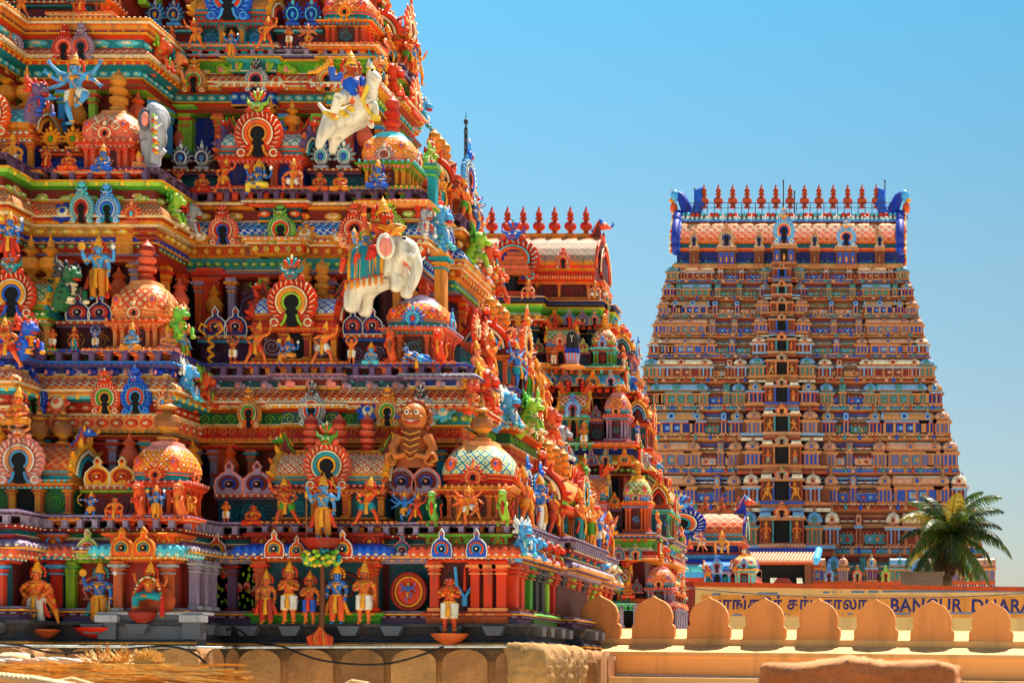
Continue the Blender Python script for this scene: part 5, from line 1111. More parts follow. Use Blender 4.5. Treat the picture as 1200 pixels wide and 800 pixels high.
ROW1, ROW2, ROW3, ROW4 = 33.95, 35.25, 36.6, 37.95
L_ = [
 (265, 614, 30, ROW1, 'namaste', 'skinor', 'white', 'small orange statue in white cloth under the left lilac plaque, lowest main ledge', dict(crown=False)),
 (297, 615, 28, ROW1, 'lotus', 'skinred', 'redorange', 'small red cross-legged statue under the second lilac plaque, lowest main ledge', dict(crown=False)),
 (337, 615, 58, 33.75, 'guard', 'skinred', 'green', 'orange guardian statue with spread legs left of the tall blue spear-bearer', dict()),
 (430, 615, 58, 33.75, 'guard', 'skinred', 'teal', 'orange guardian statue with spread legs right of the tall blue spear-bearer', dict(mirror=True)),
 (474, 614, 40, ROW1, 'dance', 'skinblue', 'kgold', 'blue figure of the embracing pair beside the green rearing lion', dict(simple=True)),
 (487, 614, 38, ROW1, 'guard', 'skinred', 'red', 'red figure of the embracing pair beside the green rearing lion', dict(mirror=True, simple=True)),
 (549, 615, 48, 33.8, 'dance', 'skinor', 'white', 'orange winged statue in white shorts under the green corner dome', dict(sash='kgold')),
 (107, 610, 36, 32.35, 'archer', 'skinblue', 'kgold', 'blue archer statue with wide stance on the lime ledge at left', dict()),
 (135, 609, 30, 32.35, 'squat', 'skinor', 'redorange', 'orange crouching statue beside the blue archer', dict(crown=False)),
 (183, 609, 42, 32.3, 'four', 'skinblue', 'kgold', 'blue four-armed statue between two orange lions under the left dome', dict()),
 (273, 427, 36, ROW2, 'atlas', 'skindk', 'white', 'small orange statue raising its arms beside the gilded spiral vine', dict(crown=False)),
 (300, 427, 52, 35.1, 'guard', 'skinor', 'redorange', 'orange guardian leaning left of the blue deity on the second ledge', dict(mirror=True)),
 (378, 427, 52, 35.1, 'guard', 'skinor', 'white', 'orange guardian in white loincloth right of the blue deity on the second ledge', dict(mirror=True)),
 (338, 427, 36, 35.0, 'throne', 'skinblue', 'kgold', 'seated blue deity with hanging foot between two orange guardians', dict()),
 (412, 427, 35, ROW2, 'atlas', 'skinor', 'white', 'small orange statue with arms overhead left of the seated turquoise figure', dict(crown=False)),
 (435, 427, 28, ROW2, 'lotus', 'skinlt', 'cyan', 'seated turquoise statue left of the corner pavilion, second main ledge', dict()),
 (484, 426, 24, 35.1, 'recline', 'skinblue', 'ltblue', 'blue reclining statue inside the corner pavilion under the blue arch', dict(crown=False)),
 (62, 411, 28, 33.7, 'namaste', 'skinred', 'ivory', 'small red statue in white cloth, first of three beneath the striped plaques at left', dict(crown=False)),
 (87, 411, 30, 33.7, 'stand', 'skinred', 'teal', 'small red statue in a blue skirt, middle of three beneath the striped plaques', dict()),
 (112, 411, 30, 33.7, 'atlas', 'skinblue', 'ivory', 'small blue statue in white cloth, right of three beneath the striped plaques', dict(crown=False)),
 (155, 410, 34, 33.65, 'lotus', 'skinlt', 'kgold', 'seated pale blue statue with gold legs under the peach dome', dict()),
 (115, 352, 78, 34.0, 'four', 'skinlt', 'kgold', 'tall blue four-armed statue with club standing beside the peach dome', dict(sash='redorange')),
 (209, 226, 30, ROW3, 'atlas', 'skinred', 'cream', 'small red statue with raised arms in cream skirt, left end of third ledge', dict(crown=False)),
 (237, 226, 27, ROW3, 'lotus', 'skinred', 'red', 'small red seated statue under the second silver crest, third ledge', dict(crown=False)),
 (262, 226, 42, 36.45, 'guard', 'skinred', 'kgold', 'orange guardian leaning left of the yellow-legged seated deity', dict(mirror=True)),
 (303, 231, 46, 36.4, 'throne', 'skinblue', 'yellow', 'seated blue deity with yellow legs in the middle of the third ledge', dict(sash='yellow')),
 (344, 224, 40, 36.45, 'squat', 'skinor', 'white', 'squatting orange strongman statue right of the yellow-legged deity', dict()),
 (375, 224, 26, ROW3, 'lotus', 'skinred', 'orange', 'red seated statue with bowl under the left silver feather crest', dict(crown=False)),
 (399, 224, 26, ROW3, 'lotus', 'skinred', 'kgold', 'red seated statue with bowl under the right silver feather crest', dict(crown=False)),
 (443, 221, 36, 36.45, 'lotus', 'skinblue', 'blue', 'blue seated statue under the pink domed corner pavilion, third ledge', dict(sash='royal')),
 (15, 198, 44, 35.0, 'squat', 'skingold', 'white', 'golden squatting strongman statue at the left edge, third storey', dict()),
 (55, 200, 28, 35.05, 'stand', 'skinred', 'red', 'small red statue under the left of two golden plaques', dict(crown=False)),
 (81, 200, 26, 35.05, 'lotus', 'skinred', 'orange', 'small red seated statue under the right of two golden plaques', dict(crown=False)),
 (121, 201, 34, 35.0, 'lotus', 'skinblue', 'blue', 'seated blue statue under the pink dome at left', dict()),
 (163, 205, 30, 35.2, 'lotus', 'skinpink', 'pink', 'pink seated statue on the corner right of the pink dome', dict(turn=40)),
 (88, 148, 88, 34.9, 'dance', 'skinlt', 'ivory', 'big light blue many-armed dancer with raised leg beside the pink dome', dict(trim='kgold')),
 (201, 59, 28, ROW4, 'stand', 'skinred', 'redorange', 'small red statue under the right of two blue crests, top ledge left', dict()),
 (230, 58, 38, 37.8, 'guard', 'skinor', 'kgold', 'orange fighter statue left of the small blue standing deity, top ledge', dict()),
 (271, 68, 34, 37.65, 'four', 'skinblue', 'kgold', 'small blue four-armed deity under the big blue arch, top ledge', dict()),
 (311, 58, 40, 37.8, 'guard', 'skinor', 'redorange', 'orange fighter statue right of the small blue standing deity, top ledge', dict(mirror=True)),
 (339, 57, 28, ROW4, 'namaste', 'skinor', 'white', 'small orange statue in white skirt under the two blue plumed crests', dict(crown=False)),
 (361, 57, 30, ROW4, 'dance', 'skinor', 'kgold', 'small orange leaping statue under the two blue plumed crests', dict()),
 (25, 20, 32, 36.4, 'guard', 'skinor', 'kgold', 'orange guardian statue at the top left corner of the tower', dict()),
 (95, 18, 30, 36.4, 'stand', 'skinred', 'redorange', 'small red standing statue below the gold ledge near the top left', dict()),
 (22, 497, 46, 32.2, 'lotus', 'skinor', 'kgold', 'orange seated statue in a recess at the left edge above the barrel roof', dict()),
 (10, 430, 60, 32.0, 'guard', 'skinor', 'red', 'orange guardian statue with raised arm at the left edge below the blue ledge', dict()),
 (12, 306, 60, 33.2, 'four', 'skinblue', 'red', 'dark blue standing statue at the left edge beside the red arch', dict()),
 (197, 412, 34, 33.9, 'lotus', 'skinpink', 'pink', 'pink seated statue at the right corner below the peach dome', dict(turn=35)),
 (216, 424, 42, 34.6, 'stand', 'skinlt', 'ltgreen', 'light blue statue in green robe round the corner from the peach dome', dict(turn=60)),
 (222, 609, 44, 33.0, 'guard', 'skinor', 'kgold', 'orange statue standing round the corner of the left orange dome', dict(turn=60)),
]
for px, py, hp, D, pose, skin, cloth, label, kw in L_:
    r_ = st(px, py, hp, D - .08, pose, skin, cloth, label, **kw)
    if pose in ('four', 'throne') and not kw.get('simple'): discus_conch(r_[0], r_[1], r_[2], pose)
    if px in (183, 115): club(r_[0], r_[1], r_[2])
    if px == 549: extra_part(r_[0], r_[1], wings, 'wings')
    if px in (107,): extra_part(r_[0], r_[1], lambda m: m.tube([(-.3, -.1, .55), (-.42, -.12, .66), (-.45, -.12, .78), (-.42, -.12, .9), (-.3, -.1, 1.0)], .014, 'gold', 6), 'bow')
b, Mr, an, s = st(379, 631, 78, 33.45, 'four', 'skinlt', 'kgold', 'tall blue deity with a spear under the teal and red arch, lowest main ledge', sash='redorange')
extra_part(b, Mr, lambda m: (m.tube([(-.25, -.12, -.02), (-.25, -.12, .7)], .012, 'brown', 6), m.ell((-.25, -.12, .74), (.03, .015, .07), 'gold', 6, 4)), 'spear')
pedestal(b, T(X(379, 33.45), 33.45, Z(631, 33.45)), .42, 'deepred', .32)
# rearing lions
def lion(Mx, h, c1, c2, label):
    m = MB(); m.tube([(0, .1, 0), (.06, .06, .15), (0, 0, .38), (-.03, -.04, .62), (0, -.06, .8)], [.08, .12, .12, .11, .1], c1, 8)
    m.ell((0, -.1, .86), (.12, .12, .11), c1, 8, 5); m.ell((0, -.2, .82), (.08, .08, .05), c1, 7, 4); m.ell((0, -.22, .78), (.06, .06, .015), 'red', 6, 3)
    for s_ in (-1, 1):
        m.tube([(s_ * .08, 0, .6), (s_ * .12, -.14, .56), (s_ * .1, -.2, .46)], [.05, .04, .035], c1, 6); m.tube([(s_ * .06, .06, .12), (s_ * .12, -.06, .08), (s_ * .12, -.1, 0)], [.07, .05, .04], c1, 6)
        m.ell((s_ * .055, -.17, .9), (.03, .02, .03), 'white', 5, 3); m.ell((s_ * .06, -.19, .9), (.013, .01, .013), 'hole', 4, 3)
    for i in range(8): t = R(i * 45); m.ell((.11 * math.cos(t), -.02, .86 + .12 * math.sin(t)), (.045, .04, .045), c2, 5, 3)
    m.ell((0, -.12, .5), (.05, .05, .22), c2, 7, 5); m.tube([(.1, .1, .1), (.22, .12, .3), (.18, .1, .55), (.26, .08, .62)], [.03, .025, .02, .03], c2, 5)
    o = put(m.mesh('rearing_lion'), 'rearing_lion', None, Mx @ Sc(h)); return tag(o, label, 'statue', 'painted deity figures on the near tower')
for px, py, hp, D, c1, c2, lb in ((163, 609, 44, 32.25, 'orange', 'redorange', 'orange rearing lion left of the blue deity under the left dome'), (210, 609, 44, 32.25, 'skinor', 'kgold', 'orange rearing lion right of the blue deity under the left dome'),
        (507, 616, 42, 33.8, 'ltgreen', 'redorange', 'green rearing lion left of the winged orange statue'), (590, 616, 44, 33.8, 'lime', 'red', 'lime green rearing lion at the right corner of the lowest main ledge'),
        (458, 427, 42, 35.15, 'orange', 'brown', 'orange rearing lion left of the reclining blue statue'), (514, 427, 42, 35.15, 'redorange', 'kgold', 'red rearing lion right of the reclining blue statue')):
    lion(T(X(px, D), D, Z(py, D)), hp / F * D, c1, c2, lb)
# lion-faced guardian bust between the arches
D = 34.35; PAL.update(bronze='C46A2A', bronzed='94441A'); m = MB(); g = 'bronze'
m.tube([(0, .1, 0), (0, .05, .3), (0, 0, .62), (0, 0, .8)], [.42, .4, .26, .2], 'bronzed', 12)
m.ell((0, -.06, 1.02), (.27, .22, .3), g, 12, 8)
for i in range(13):
    t = R(-60 + 300 * i / 12); m.ell((.3 * math.cos(t), .02, 1.02 + .33 * math.sin(t)), (.08, .06, .08), 'bronzed', 6, 4)
for s_ in (-1, 1):
    m.ell((s_ * .1, -.25, 1.1), (.06, .04, .05), 'white', 8, 5); m.ell((s_ * .1, -.285, 1.1), (.025, .02, .025), 'hole', 6, 4); m.tube([(s_ * .03, -.26, 1.15), (s_ * .12, -.27, 1.2), (s_ * .19, -.22, 1.16)], .02, 'ochre', 5)
    m.ell((s_ * .16, -.22, .98), (.08, .06, .07), g, 7, 5)
    for q in range(4): m.tube([(s_ * (.3 + .05 * q), -.12, .52 - .1 * q), (s_ * (.44 + .02 * q), -.14, .42 - .1 * q), (s_ * .36, -.18, .3 - .08 * q)], .04, 'ochre' if q % 2 else 'bronzed', 6)
    m.tube([(s_ * .28, -.1, .6), (s_ * .42, -.16, .36), (s_ * .3, -.3, .16), (s_ * .1, -.38, .2)], [.12, .1, .08, .05], g, 8)
    m.arc(s_ * .4, .12, .12, .035, 0, 300, -.3, g, 10)
m.ell((0, -.31, 1.03), (.05, .05, .045), g, 7, 5); m.ell((0, -.25, .9), (.17, .08, .05), 'red', 9, 5)
for i in range(8): m.box(-.13 + .034 * i, -.105 + .034 * i, -.33, -.3, .885 + .015 * abs(i - 3.5), .93, 'white')
for i in range(5): m.tube([(-.2 + .02 * i, -.3, .7 - .13 * i), (0, -.38, .62 - .13 * i), (.2 - .02 * i, -.3, .7 - .13 * i)], .02, 'ochre', 5)
o = put(m.mesh('lion_faced_guardian'), 'lion_faced_guardian', None, T(X(489, D), D - .15, Z(547, D)) @ Sc(.95)); tag(o, 'bronze-orange lion-faced guardian with wide toothy grin above the lowest roofs', 'statue', 'painted deity figures on the near tower')
# gilded spiral vine column
m = MB(); m.tube([(.05 * math.cos(i * .8), .05 * math.sin(i * .8), i * .025) for i in range(24)], .035, 'gold', 6); m.tube([(-.1, 0, .6), (-.25, 0, .72), (-.2, 0, .85), (-.08, 0, .78)], .03, 'gold', 6); m.tube([(.1, 0, .6), (.25, 0, .72), (.2, 0, .85), (.08, 0, .78)], .03, 'gold', 6)
put(m.mesh('spiral_column'), 'spiral_column', NT, T(X(247, 35.3), 35.3, Z(427, 35.3)))

# ------------------------------------------------------------------ statues along the right-hand face
names = {'guard': 'guardian with raised arm', 'four': 'four-armed deity', 'hips': 'figure with hands on hips', 'dance': 'dancer with lifted leg', 'lotus': 'seated figure', 'squat': 'squatting strongman', 'namaste': 'praying figure', 'atlas': 'figure with arms overhead'}
sk = [('skinor', 'orange'), ('skinred', 'red'), ('skinblue', 'blue'), ('skingold', 'golden'), ('skinpink', 'pink')]
ordn = ['lowest', 'second', 'third', 'topmost']
seqs = [[('guard', 0), ('four', 2), ('guard', 1), ('hips', 0), ('namaste', 3), ('guard', 3), ('dance', 2), ('guard', 4)],
        [('lotus', 4), ('guard', 0), ('dance', 2), ('hips', 1), ('guard', 3), ('four', 2), ('guard', 1)],
        [('lotus', 1), ('four', 3), ('guard', 0), ('dance', 2), ('hips', 0), ('guard', 4)],
        [('squat', 0), ('guard', 1), ('four', 2), ('guard', 3), ('namaste', 0)]]
used_ = {}
for si, (s, yb, hh) in enumerate(((.15, 614, 1.3), (1.5, 429, 1.2), (2.85, 226, 1.12), (4.2, 59, .95))):
    sq = seqs[si]; L = 11.5 - 2 * s
    for i, (pose, c) in enumerate(sq):
        h = hh * (.62 if pose == 'lotus' else 1)
        place = 'nearest the corner' if i == 0 else ('at the far end' if i == len(sq) - 1 else '%s from corner' % ['', 'second', 'third', 'fourth', 'fifth', 'sixth', 'seventh'][i])
        lb = '%s %s, %s ledge of front tower\'s right face, %s' % (sk[c][1], names[pose], ordn[si], place)
        u_ = (.9 + (L - 1.5) * i / (len(sq) - 1)) / L
        statue(T(-7.82 - s + .2 + (.32 if .33 < u_ < .69 else 0), 34 + s + .9 + (L - 1.5) * i / (len(sq) - 1), zz(yb, s)) , h, pose, sk[c][0], ['kgold', 'white', 'redorange', 'teal', 'green'][(i + si) % 5], lb, turn=90 - (12 if pose != 'lotus' else 25), mirror=bool(i % 2), group='painted figures along the right face of the near tower')

# ------------------------------------------------------------------ elephant with riders
D = 34.7; u = 1 / F * D
def W(px, py, dy=0): return (X(px, D), D + dy, Z(py, D))
E = [W(462, 311, -.15), W(443, 314, 0), W(426, 317, 0), W(466, 300, -.2), W(476, 291, -.3), W(488, 302, -.34), W(495, 320, -.36), W(490, 338, -.38), W(481, 354, -.38),  # 0 chest 1 belly 2 rump 3 neck 4 head 5.. trunk
     W(418, 340, -.2), W(415, 370, -.2), W(424, 342, .2), W(424, 370, .2), W(470, 328, -.3), W(469, 347, -.34), W(476, 332, .05), W(476, 350, .0), W(478, 280, -.28)]
es = [(0, 1), (1, 2), (0, 3), (3, 4), (4, 5), (5, 6), (6, 7), (7, 8), (2, 9), (9, 10), (2, 11), (11, 12), (0, 13), (13, 14), (0, 15), (15, 16), (4, 17)]
rd = [.33, .36, .35, .28, .31, .19, .13, .1, .07, .2, .16, .18, .15, .15, .13, .15, .13, .19]
vs, fs = skinned(E, es, rd, 1)
m = MB(); m.add(vs, fs, 'ivory', True)
hd = Vector(W(476, 291, -.3))
for sgn in (-1, 1):
    m.ell(hd + Vector((.13, sgn * .27 , .06)), (.045, .03, .03), 'hole', 7, 4)
    m.tube([hd + Vector((.12, sgn * .2, -.2)), hd + Vector((.3, sgn * .22, -.3)), hd + Vector((.42, sgn * .2, -.2))], [.05, .04, .012], 'white', 7)
m.tube([hd + Vector((.1, 0, -.32)), hd + Vector((.3, -.02, -.42))], [.12, .05], 'salmon', 7)
el = put(m.mesh('elephant'), 'elephant'); tag(el, 'large white elephant statue rearing out of the tower, carrying three riders', 'elephant')
for sgn in (-1, 1):
    m = MB(); m.ell((0, 0, 0), (.2, .05, .27), 'ivory', 9, 6, T(hd.x - .22, hd.y + sgn * .34, hd.z - .12) @ RZ(-25 * sgn)); m.ell((0, 0, 0), (.13, .03, .2), 'pink', 9, 6, T(hd.x - .21, hd.y + sgn * .385, hd.z - .13) @ RZ(-25 * sgn)); put(m.mesh('ear'), 'ear', el)
m = MB()
bc = Vector(W(440, 313, 0))
def drape(z_top, rad, z, a0, a1, key, wdt, x0, x1, rows=5, o=0):
    vs = []; n = 8
    for i in range(n + 1):
        for k in range(rows * 2 + 1):
            t = R(-95 + 190 * k / (rows * 2)); x = x0 + (x1 - x0) * i / n; slope = -.20 * (x - bc.x)
            rr_ = rad * (1 + .03 * math.sin(i * 2 + k))
            vs.append((x, bc.y - .02 - 1.22 * rr_ * math.sin(t), bc.z + .02 + rr_ * math.cos(t) - .34 * max(0, abs(t) - 1.0) / .66 + .18 * (x - bc.x)))
    w_ = rows * 2 + 1
    m.add(vs, [(i * w_ + k, (i + 1) * w_ + k, (i + 1) * w_ + k + 1, i * w_ + k + 1) for i in range(n) for k in range(rows * 2)], key, True)
drape(0, .43, 0, 0, 0, 'gold', 0, bc.x - .4, bc.x + .32); drape(0, .44, 0, 0, 0, 'teal', 0, bc.x - .33, bc.x + .25)
drape(0, .45, 0, 0, 0, 'gold', 0, bc.x - .22, bc.x + .14); drape(0, .46, 0, 0, 0, 'teal', 0, bc.x - .18, bc.x + .1)
for i in range(7):
    x = bc.x - .42 + .12 * i; m.ell((x, bc.y - .56, bc.z - .44 + .18 * (x - bc.x)), (.04, .03, .09), 'kgold', 6, 4); m.ell((x, bc.y - .57, bc.z - .34 + .18 * (x - bc.x)), (.05, .02, .03), 'redorange', 6, 3)
m.tube([hd + Vector((-.1, -.36, .1)), hd + Vector((.02, -.3, .25)), hd + Vector((.08, 0, .36))], .03, 'gold', 6); m.ell(hd + Vector((-.1, -.05, .33)), (.2, .2, .08), 'kgold', 8, 4)
put(m.mesh('saddle_cloth'), 'saddle_cloth', el)
Dr = 34.5
statue(T(X(448, Dr), Dr + .1, Z(321, Dr)), 1.62, 'rider', 'skinred', 'red', 'red rider statue with a tall gold crown at the front on the white elephant', turn=40, group='riders on the white elephant')
statue(T(X(431, Dr), Dr - .12, Z(318, Dr)), .9, 'rider', 'skinlt', 'redorange', 'small blue rider statue in the middle on the white elephant', turn=25, group='riders on the white elephant', sash='green')
statue(T(X(416, Dr), Dr - .05, Z(324, Dr)), 1.0, 'rider', 'skinpink', 'redorange', 'pink rider statue at the back on the white elephant', turn=20, group='riders on the white elephant')
# ------------------------------------------------------------------ white horse and rider
D = 36.0
E = [W(426, 133, -.1), W(408, 138, 0), W(391, 144, 0), W(436, 117, -.15), W(440, 100, -.2), W(439, 88, -.22), W(447, 96, -.3), W(451, 103, -.34),
     W(381, 158, -.15), W(375, 178, -.12), W(390, 162, .15), W(385, 178, .2), W(436, 133, -.25), W(445, 126, -.28), W(446, 143, -.3), W(432, 140, .0), W(438, 152, -.1), W(378, 128, .1), W(370, 118, .15)]
es = [(0, 1), (1, 2), (0, 3), (3, 4), (4, 5), (5, 6), (6, 7), (2, 8), (8, 9), (2, 10), (10, 11), (0, 12), (12, 13), (13, 14), (0, 15), (15, 16), (2, 17), (17, 18)]
rd = [.24, .23, .24, .17, .13, .13, .095, .075, .13, .08, .12, .08, .1, .07, .06, .09, .06, .05, .04]
vs, fs = skinned(E, es, rd, 1)
m = MB(); m.add(vs, fs, 'ivory', True); hd = Vector(W(439, 88, -.22))
for sgn in (-1, 1): m.ell(hd + Vector((.06, sgn * .13, -.02)), (.035, .02, .03), 'hole', 6, 4); m.tube([hd + Vector((-.03, sgn * .08, .1)), hd + Vector((-.02, sgn * .1, .24))], [.05, .01], 'ivory', 6)
hs = put(m.mesh('horse'), 'horse'); tag(hs, 'white rearing horse statue with yellow trappings above the third ledge', 'horse')
m = MB()
for i in range(8): m.ell(Vector(W(436 - 1.2 * i, 84 + 6 * i, -.05)), (.1, .08, .13), 'yellow', 6, 4)
for i in range(12): m.ell(Vector(W(388 + 4.6 * i, 137 - .9 * i + (i % 3) * 4, -.27)), (.1, .035, .05), 'yellow', 6, 4)
m.tube([W(438, 108, -.42), W(432, 125, -.4), W(440, 140, -.3)], .05, 'yellow', 6); m.tube([W(446, 142, -.34), W(446, 147, -.34)], .1, 'yellow', 7)
for i in range(4): m.ell(Vector(W(430 + i * 2, 115 + 5 * i, -.36)), (.07, .05, .07), 'redorange', 6, 4)
put(m.mesh('trappings'), 'trappings', hs)
b, Mr, an, s = statue(T(X(411, 35.7), 35.75, Z(143, 35.7)), 1.55, 'rider', 'skinor', 'ivory', 'rider in blue coat and tall yellow cap waving a sword on the white horse', turn=30, trim='yellow', group='riders on the white horse')
def coat(m):
    p = an
    m.tube([p['pel'] + Vector((0, 0, .02)), p['bel'], p['che'], p['nec'] - Vector((0, 0, .03))], [.11, .10, .125, .06], 'blue', 10)
    for q in 'lr': m.tube([p['sh' + q], p['el' + q], p['wr' + q].lerp(p['el' + q], .2)], [.062, .055, .045], 'blue', 8)
extra_part(b, Mr, coat, 'coat')
extra_part(b, Mr, lambda m: m.tube([an['hal'] + Vector((0, -.01, 0)), an['hal'] + Vector((-.07, -.02, -.1)), an['hal'] + Vector((-.18, -.02, -.2)), an['hal'] + Vector((-.3, -.02, -.24))], [.02, .03, .025, .008], 'gold', 6), 'sword')
# grey elephant looking round the corner of the projecting bay
D = 35.4; m = MB(); c_ = lambda px, py, dy=0: Vector(W(px, py, dy))
m.ell(c_(173, 156, .25), (.27, .33, .36), 'silver', 14, 9); m.ell(c_(186, 141, -.1), (.27, .25, .3), 'silver', 14, 9); m.ell(c_(184, 131, -.1), (.16, .22, .14), 'silver', 10, 6)
m.tube([c_(190, 142, -.2), c_(194, 153, -.32), c_(195, 165, -.34), c_(194, 178, -.3), c_(198, 186, -.34), c_(202, 182, -.36)], [.2, .17, .13, .1, .075, .05], 'silver', 10)
m.tube([c_(176, 168, 0), c_(177, 198, 0)], [.2, .16], 'silver', 9); m.tube([c_(184, 160, -.1), c_(185, 196, -.15)], [.15, .12], 'silver', 9)
m.ell(c_(178, 146, -.33), (.15, .05, .24), 'grey', 10, 6); m.ell(c_(180, 147, -.4), (.08, .03, .15), 'pink', 9, 5); m.ell(c_(190, 138, -.33), (.035, .025, .03), 'hole', 6, 4)
m.tube([c_(191, 152, -.42), c_(197, 158, -.5), c_(202, 154, -.5)], [.04, .03, .01], 'white', 6)
for i in range(16): m.ell(c_(191 + 3 * (i % 2), 144 + 2.8 * i, -.46 + .04 * (i > 9)), (.05, .04, .04), ['lime', 'white', 'redorange', 'gold'][i % 4], 6, 4)
o = put(m.mesh('elephant'), 'elephant'); tag(o, 'grey elephant statue with jewelled trunk peering out beside the pink dome', 'elephant')
# green and black winged beasts at the left
for px, py, hp, D, cc, lb in ((78, 360, 64, 33.6, ('dkgreen', 'dkgrey', 'cream'), 'dark green horned beast statue beside the tall blue deity'), (30, 418, 56, 32.0, ('blue', 'redorange', 'gold'), 'blue and red horned beast statue at the left below the green roof'), (207, 400, 54, 34.0, ('ltgreen', 'peach', 'lime'), 'bright green beast statue right of the peach dome'),
                              (42, 140, 56, 34.8, ('violet', 'redorange', 'blue'), 'violet and red horned beast statue above the left barrel roof')):
    o = put(beast(*cc), 'horned_beast', None, T(X(px, D), D, Z(py, D)) @ RZ(58) @ Sc(hp / F * D * .9)); tag(o, lb, 'statue', 'painted deity figures on the near tower')
# ------------------------------------------------------------------ stone base under the near tower
SB = root('stone_base', Matrix.Translation((XA, 38, 0)), 'weathered brown carved stone base under the near painted tower', 'stone base')
m = MB(); pth = plan(0)
m.sweep([(.3, 0), (.3, zz(800, 0) - .5), (.75, zz(800, 0) - .3), (.82, zz(792, 0)), (.8, zz(775, 0)), (.66, zz(762, 0)), (.5, zz(757.5, 0)), (-.5, zz(757.3, 0))], pth, 'stone:A8703C:1:0.9', None, True)
put(m.mesh('carved_cornice'), 'carved_cornice', SB)
m = MB(); rr = random.Random(5); i = 0
def rock(m, c, r, key, n=10, k=7, M=None, rr=rr, j=.16):
    a = MB(); a.ell((0, 0, 0), (1, 1, 1), key, n, k)
    vs = []
    for x, y, z in a.v:
        q = 1 + rr.uniform(-j, j); e = 3.2; g = (abs(x) ** e + abs(y) ** e + abs(z) ** e) ** (1 / e) or 1
        vs.append((c[0] + x / g * r[0] * q, c[1] + y / g * r[1] * q, c[2] + z / g * r[2] * q))
    m.add(vs, a.f, key, True, None, M)
for M, sp in along(pth, .78, .95, LIM):
    hue = ['stone:B07844:1.3:1', 'stone:98663A:1.7:1', 'stone:C08A50:1.1:1'][i % 3]; i += 1
    m2 = MB(); zt = zz(760, 0) ; zb = zz(803, 0); wv = sp * rr.uniform(.4, .47)
    n = 9; pl = [(-wv, zb), (wv, zb)] + [(wv * math.cos(t), zb + (zt - zb) * .62 + (zt - zb) * .36 * math.sin(t)) for t in [math.pi * q / n for q in range(n + 1)]]
    m2.prism(pl, -.1, .3, hue)
    put(m2.mesh('carved_block'), 'carved_block', SB, M)
# roughly carved bracket stones at the corner and along the side
import mathutils.noise as mn
for i in range(10):
    y = 33.35 + i * .9; a = MB(); a.ell((0, 0, 0), (1, 1, 1), 'x', 40, 26); vs = []
    for x, yy, z in a.v:
        g = (abs(x) ** 6 + abs(yy) ** 6 + abs(z) ** 6) ** (1 / 6); p = Vector((x / g * .42, yy / g * .44, z / g * .44)); 
        if p.z > 0: p.x -= .5 * p.z * p.z
        nd = p.normalized(); nn = mn.fractal(p * 5 + Vector((i * 3, 0, 0)), 1, 2, 4); gr = max(0, math.sin(p.z * 38)) ** 3 + .8 * max(0, math.sin(p.y * 22 + i)) ** 4
        vs.append(p + nd * (nn * .05 - .035 * gr))
    m2 = MB(); m2.add(vs, a.f, ['stone:B8884E:1.6:1', 'stone:A67A44:2:1'][i % 2], True)
    put(m2.mesh('corner_stone'), 'corner_stone', SB, T(-7.3, y, zz(780, 0)))
# cables and pipe
def cable(pts, r, key, label, name='cable'):
    m = MB(); P_ = [Vector(p) for p in pts]; out = []
    for i in range(len(P_) - 1):
        a, b, c, d = P_[max(i-1, 0)], P_[i], P_[i+1], P_[min(i+2, len(P_)-1)]
        for t in [q / 8 for q in range(8)]:
            out.append(.5 * ((2 * b) + (c - a) * t + (2 * a - 5 * b + 4 * c - d) * t * t + (3 * b - a - 3 * c + d) * t ** 3))
    out.append(P_[-1]); m.tube(out, r, key, 6); o = put(m.mesh(name), name); return tag(o, label, name.replace('_', ' '))
PAL['pipe'] = 'D0D0CC'
cable([P(-40, 756, 30.6), P(110, 757, 30.9), P(200, 757.5, 31.1), P(236, 758, 31.6), P(300, 758, 32.9), P(420, 757.5, 33.0), P(590, 757, 33.0), P(604, 757.5, 33.5), P(640, 758.5, 36)], .028, 'pipe', 'white pipe running along the foot of the grey plinth', 'pipe')
cable([P(-30, 752, 30.4), P(20, 755, 30.4), P(60, 764, 30.4), P(110, 763, 30.4), P(190, 757, 30.6), P(225, 764, 30.9), P(250, 785, 31.5), P(262, 795, 32)], .022, 'black', 'black cable drooping beside the straw bundle at lower left', 'cable')
cable([P(240, 748, 33.2), P(262, 738, 33.2), P(280, 738, 33.2), P(300, 752, 33.1), P(330, 757, 32.9), P(372, 772, 32.7), P(420, 778, 32.7), P(460, 776, 32.7), P(500, 765, 32.8), P(520, 757, 32.9)], .022, 'black', 'long black cable looping below the five statues over the brown stone', 'cable')
# ------------------------------------------------------------------ middle tower
XM = -17.8
MT = root('temple_tower', Matrix.Translation((XM, 80, 0)), 'middle painted temple tower with red finials rising behind the big front tower', 'temple tower', 'painted gateway towers of the temple')
def plan_m(s, c=1):
    y = 75 + s; xr = -11 - s; yb = 85 - 1.35 * s; xb = -15.2 - .45 * s
    return [(2 * XM - xr, y - .8), (2 * XM - xb, y - .8), (xb, y - .8), (xb, y), (xr, y), (xr, y + .33 * (yb - y)), (xr + .35, y + .33 * (yb - y)), (xr + .35, y + .67 * (yb - y)), (xr, y + .67 * (yb - y)), (xr, yb)]
plan_n, zz_n, NT_n, LIM_n = plan, zz, NT, LIM
plan = plan_m; zz = lambda py, s: Z(py, 75 + s); NT = MT; LIM = lambda p: p.x > -21.5
m = MB()
for s, y0, y1, key in ((.5, 1000, 632, 'dkmaroon'), (1.6, 632, 522, 'deepred'), (2.4, 522, 432, 'maroon'), (3.3, 432, 352, 'dkteal')):
    p = plan(s); q = p + [(2 * XM - p[-1][0], p[-1][1])]; z0 = 0 if y0 == 1000 else zz(y0, s); z1 = zz(y1, s)
    m.sweep([(0, z0), (0, z1)], q + [q[0]], key); m.add([(x, y, z1) for x, y in q], [tuple(range(len(q)))], key)
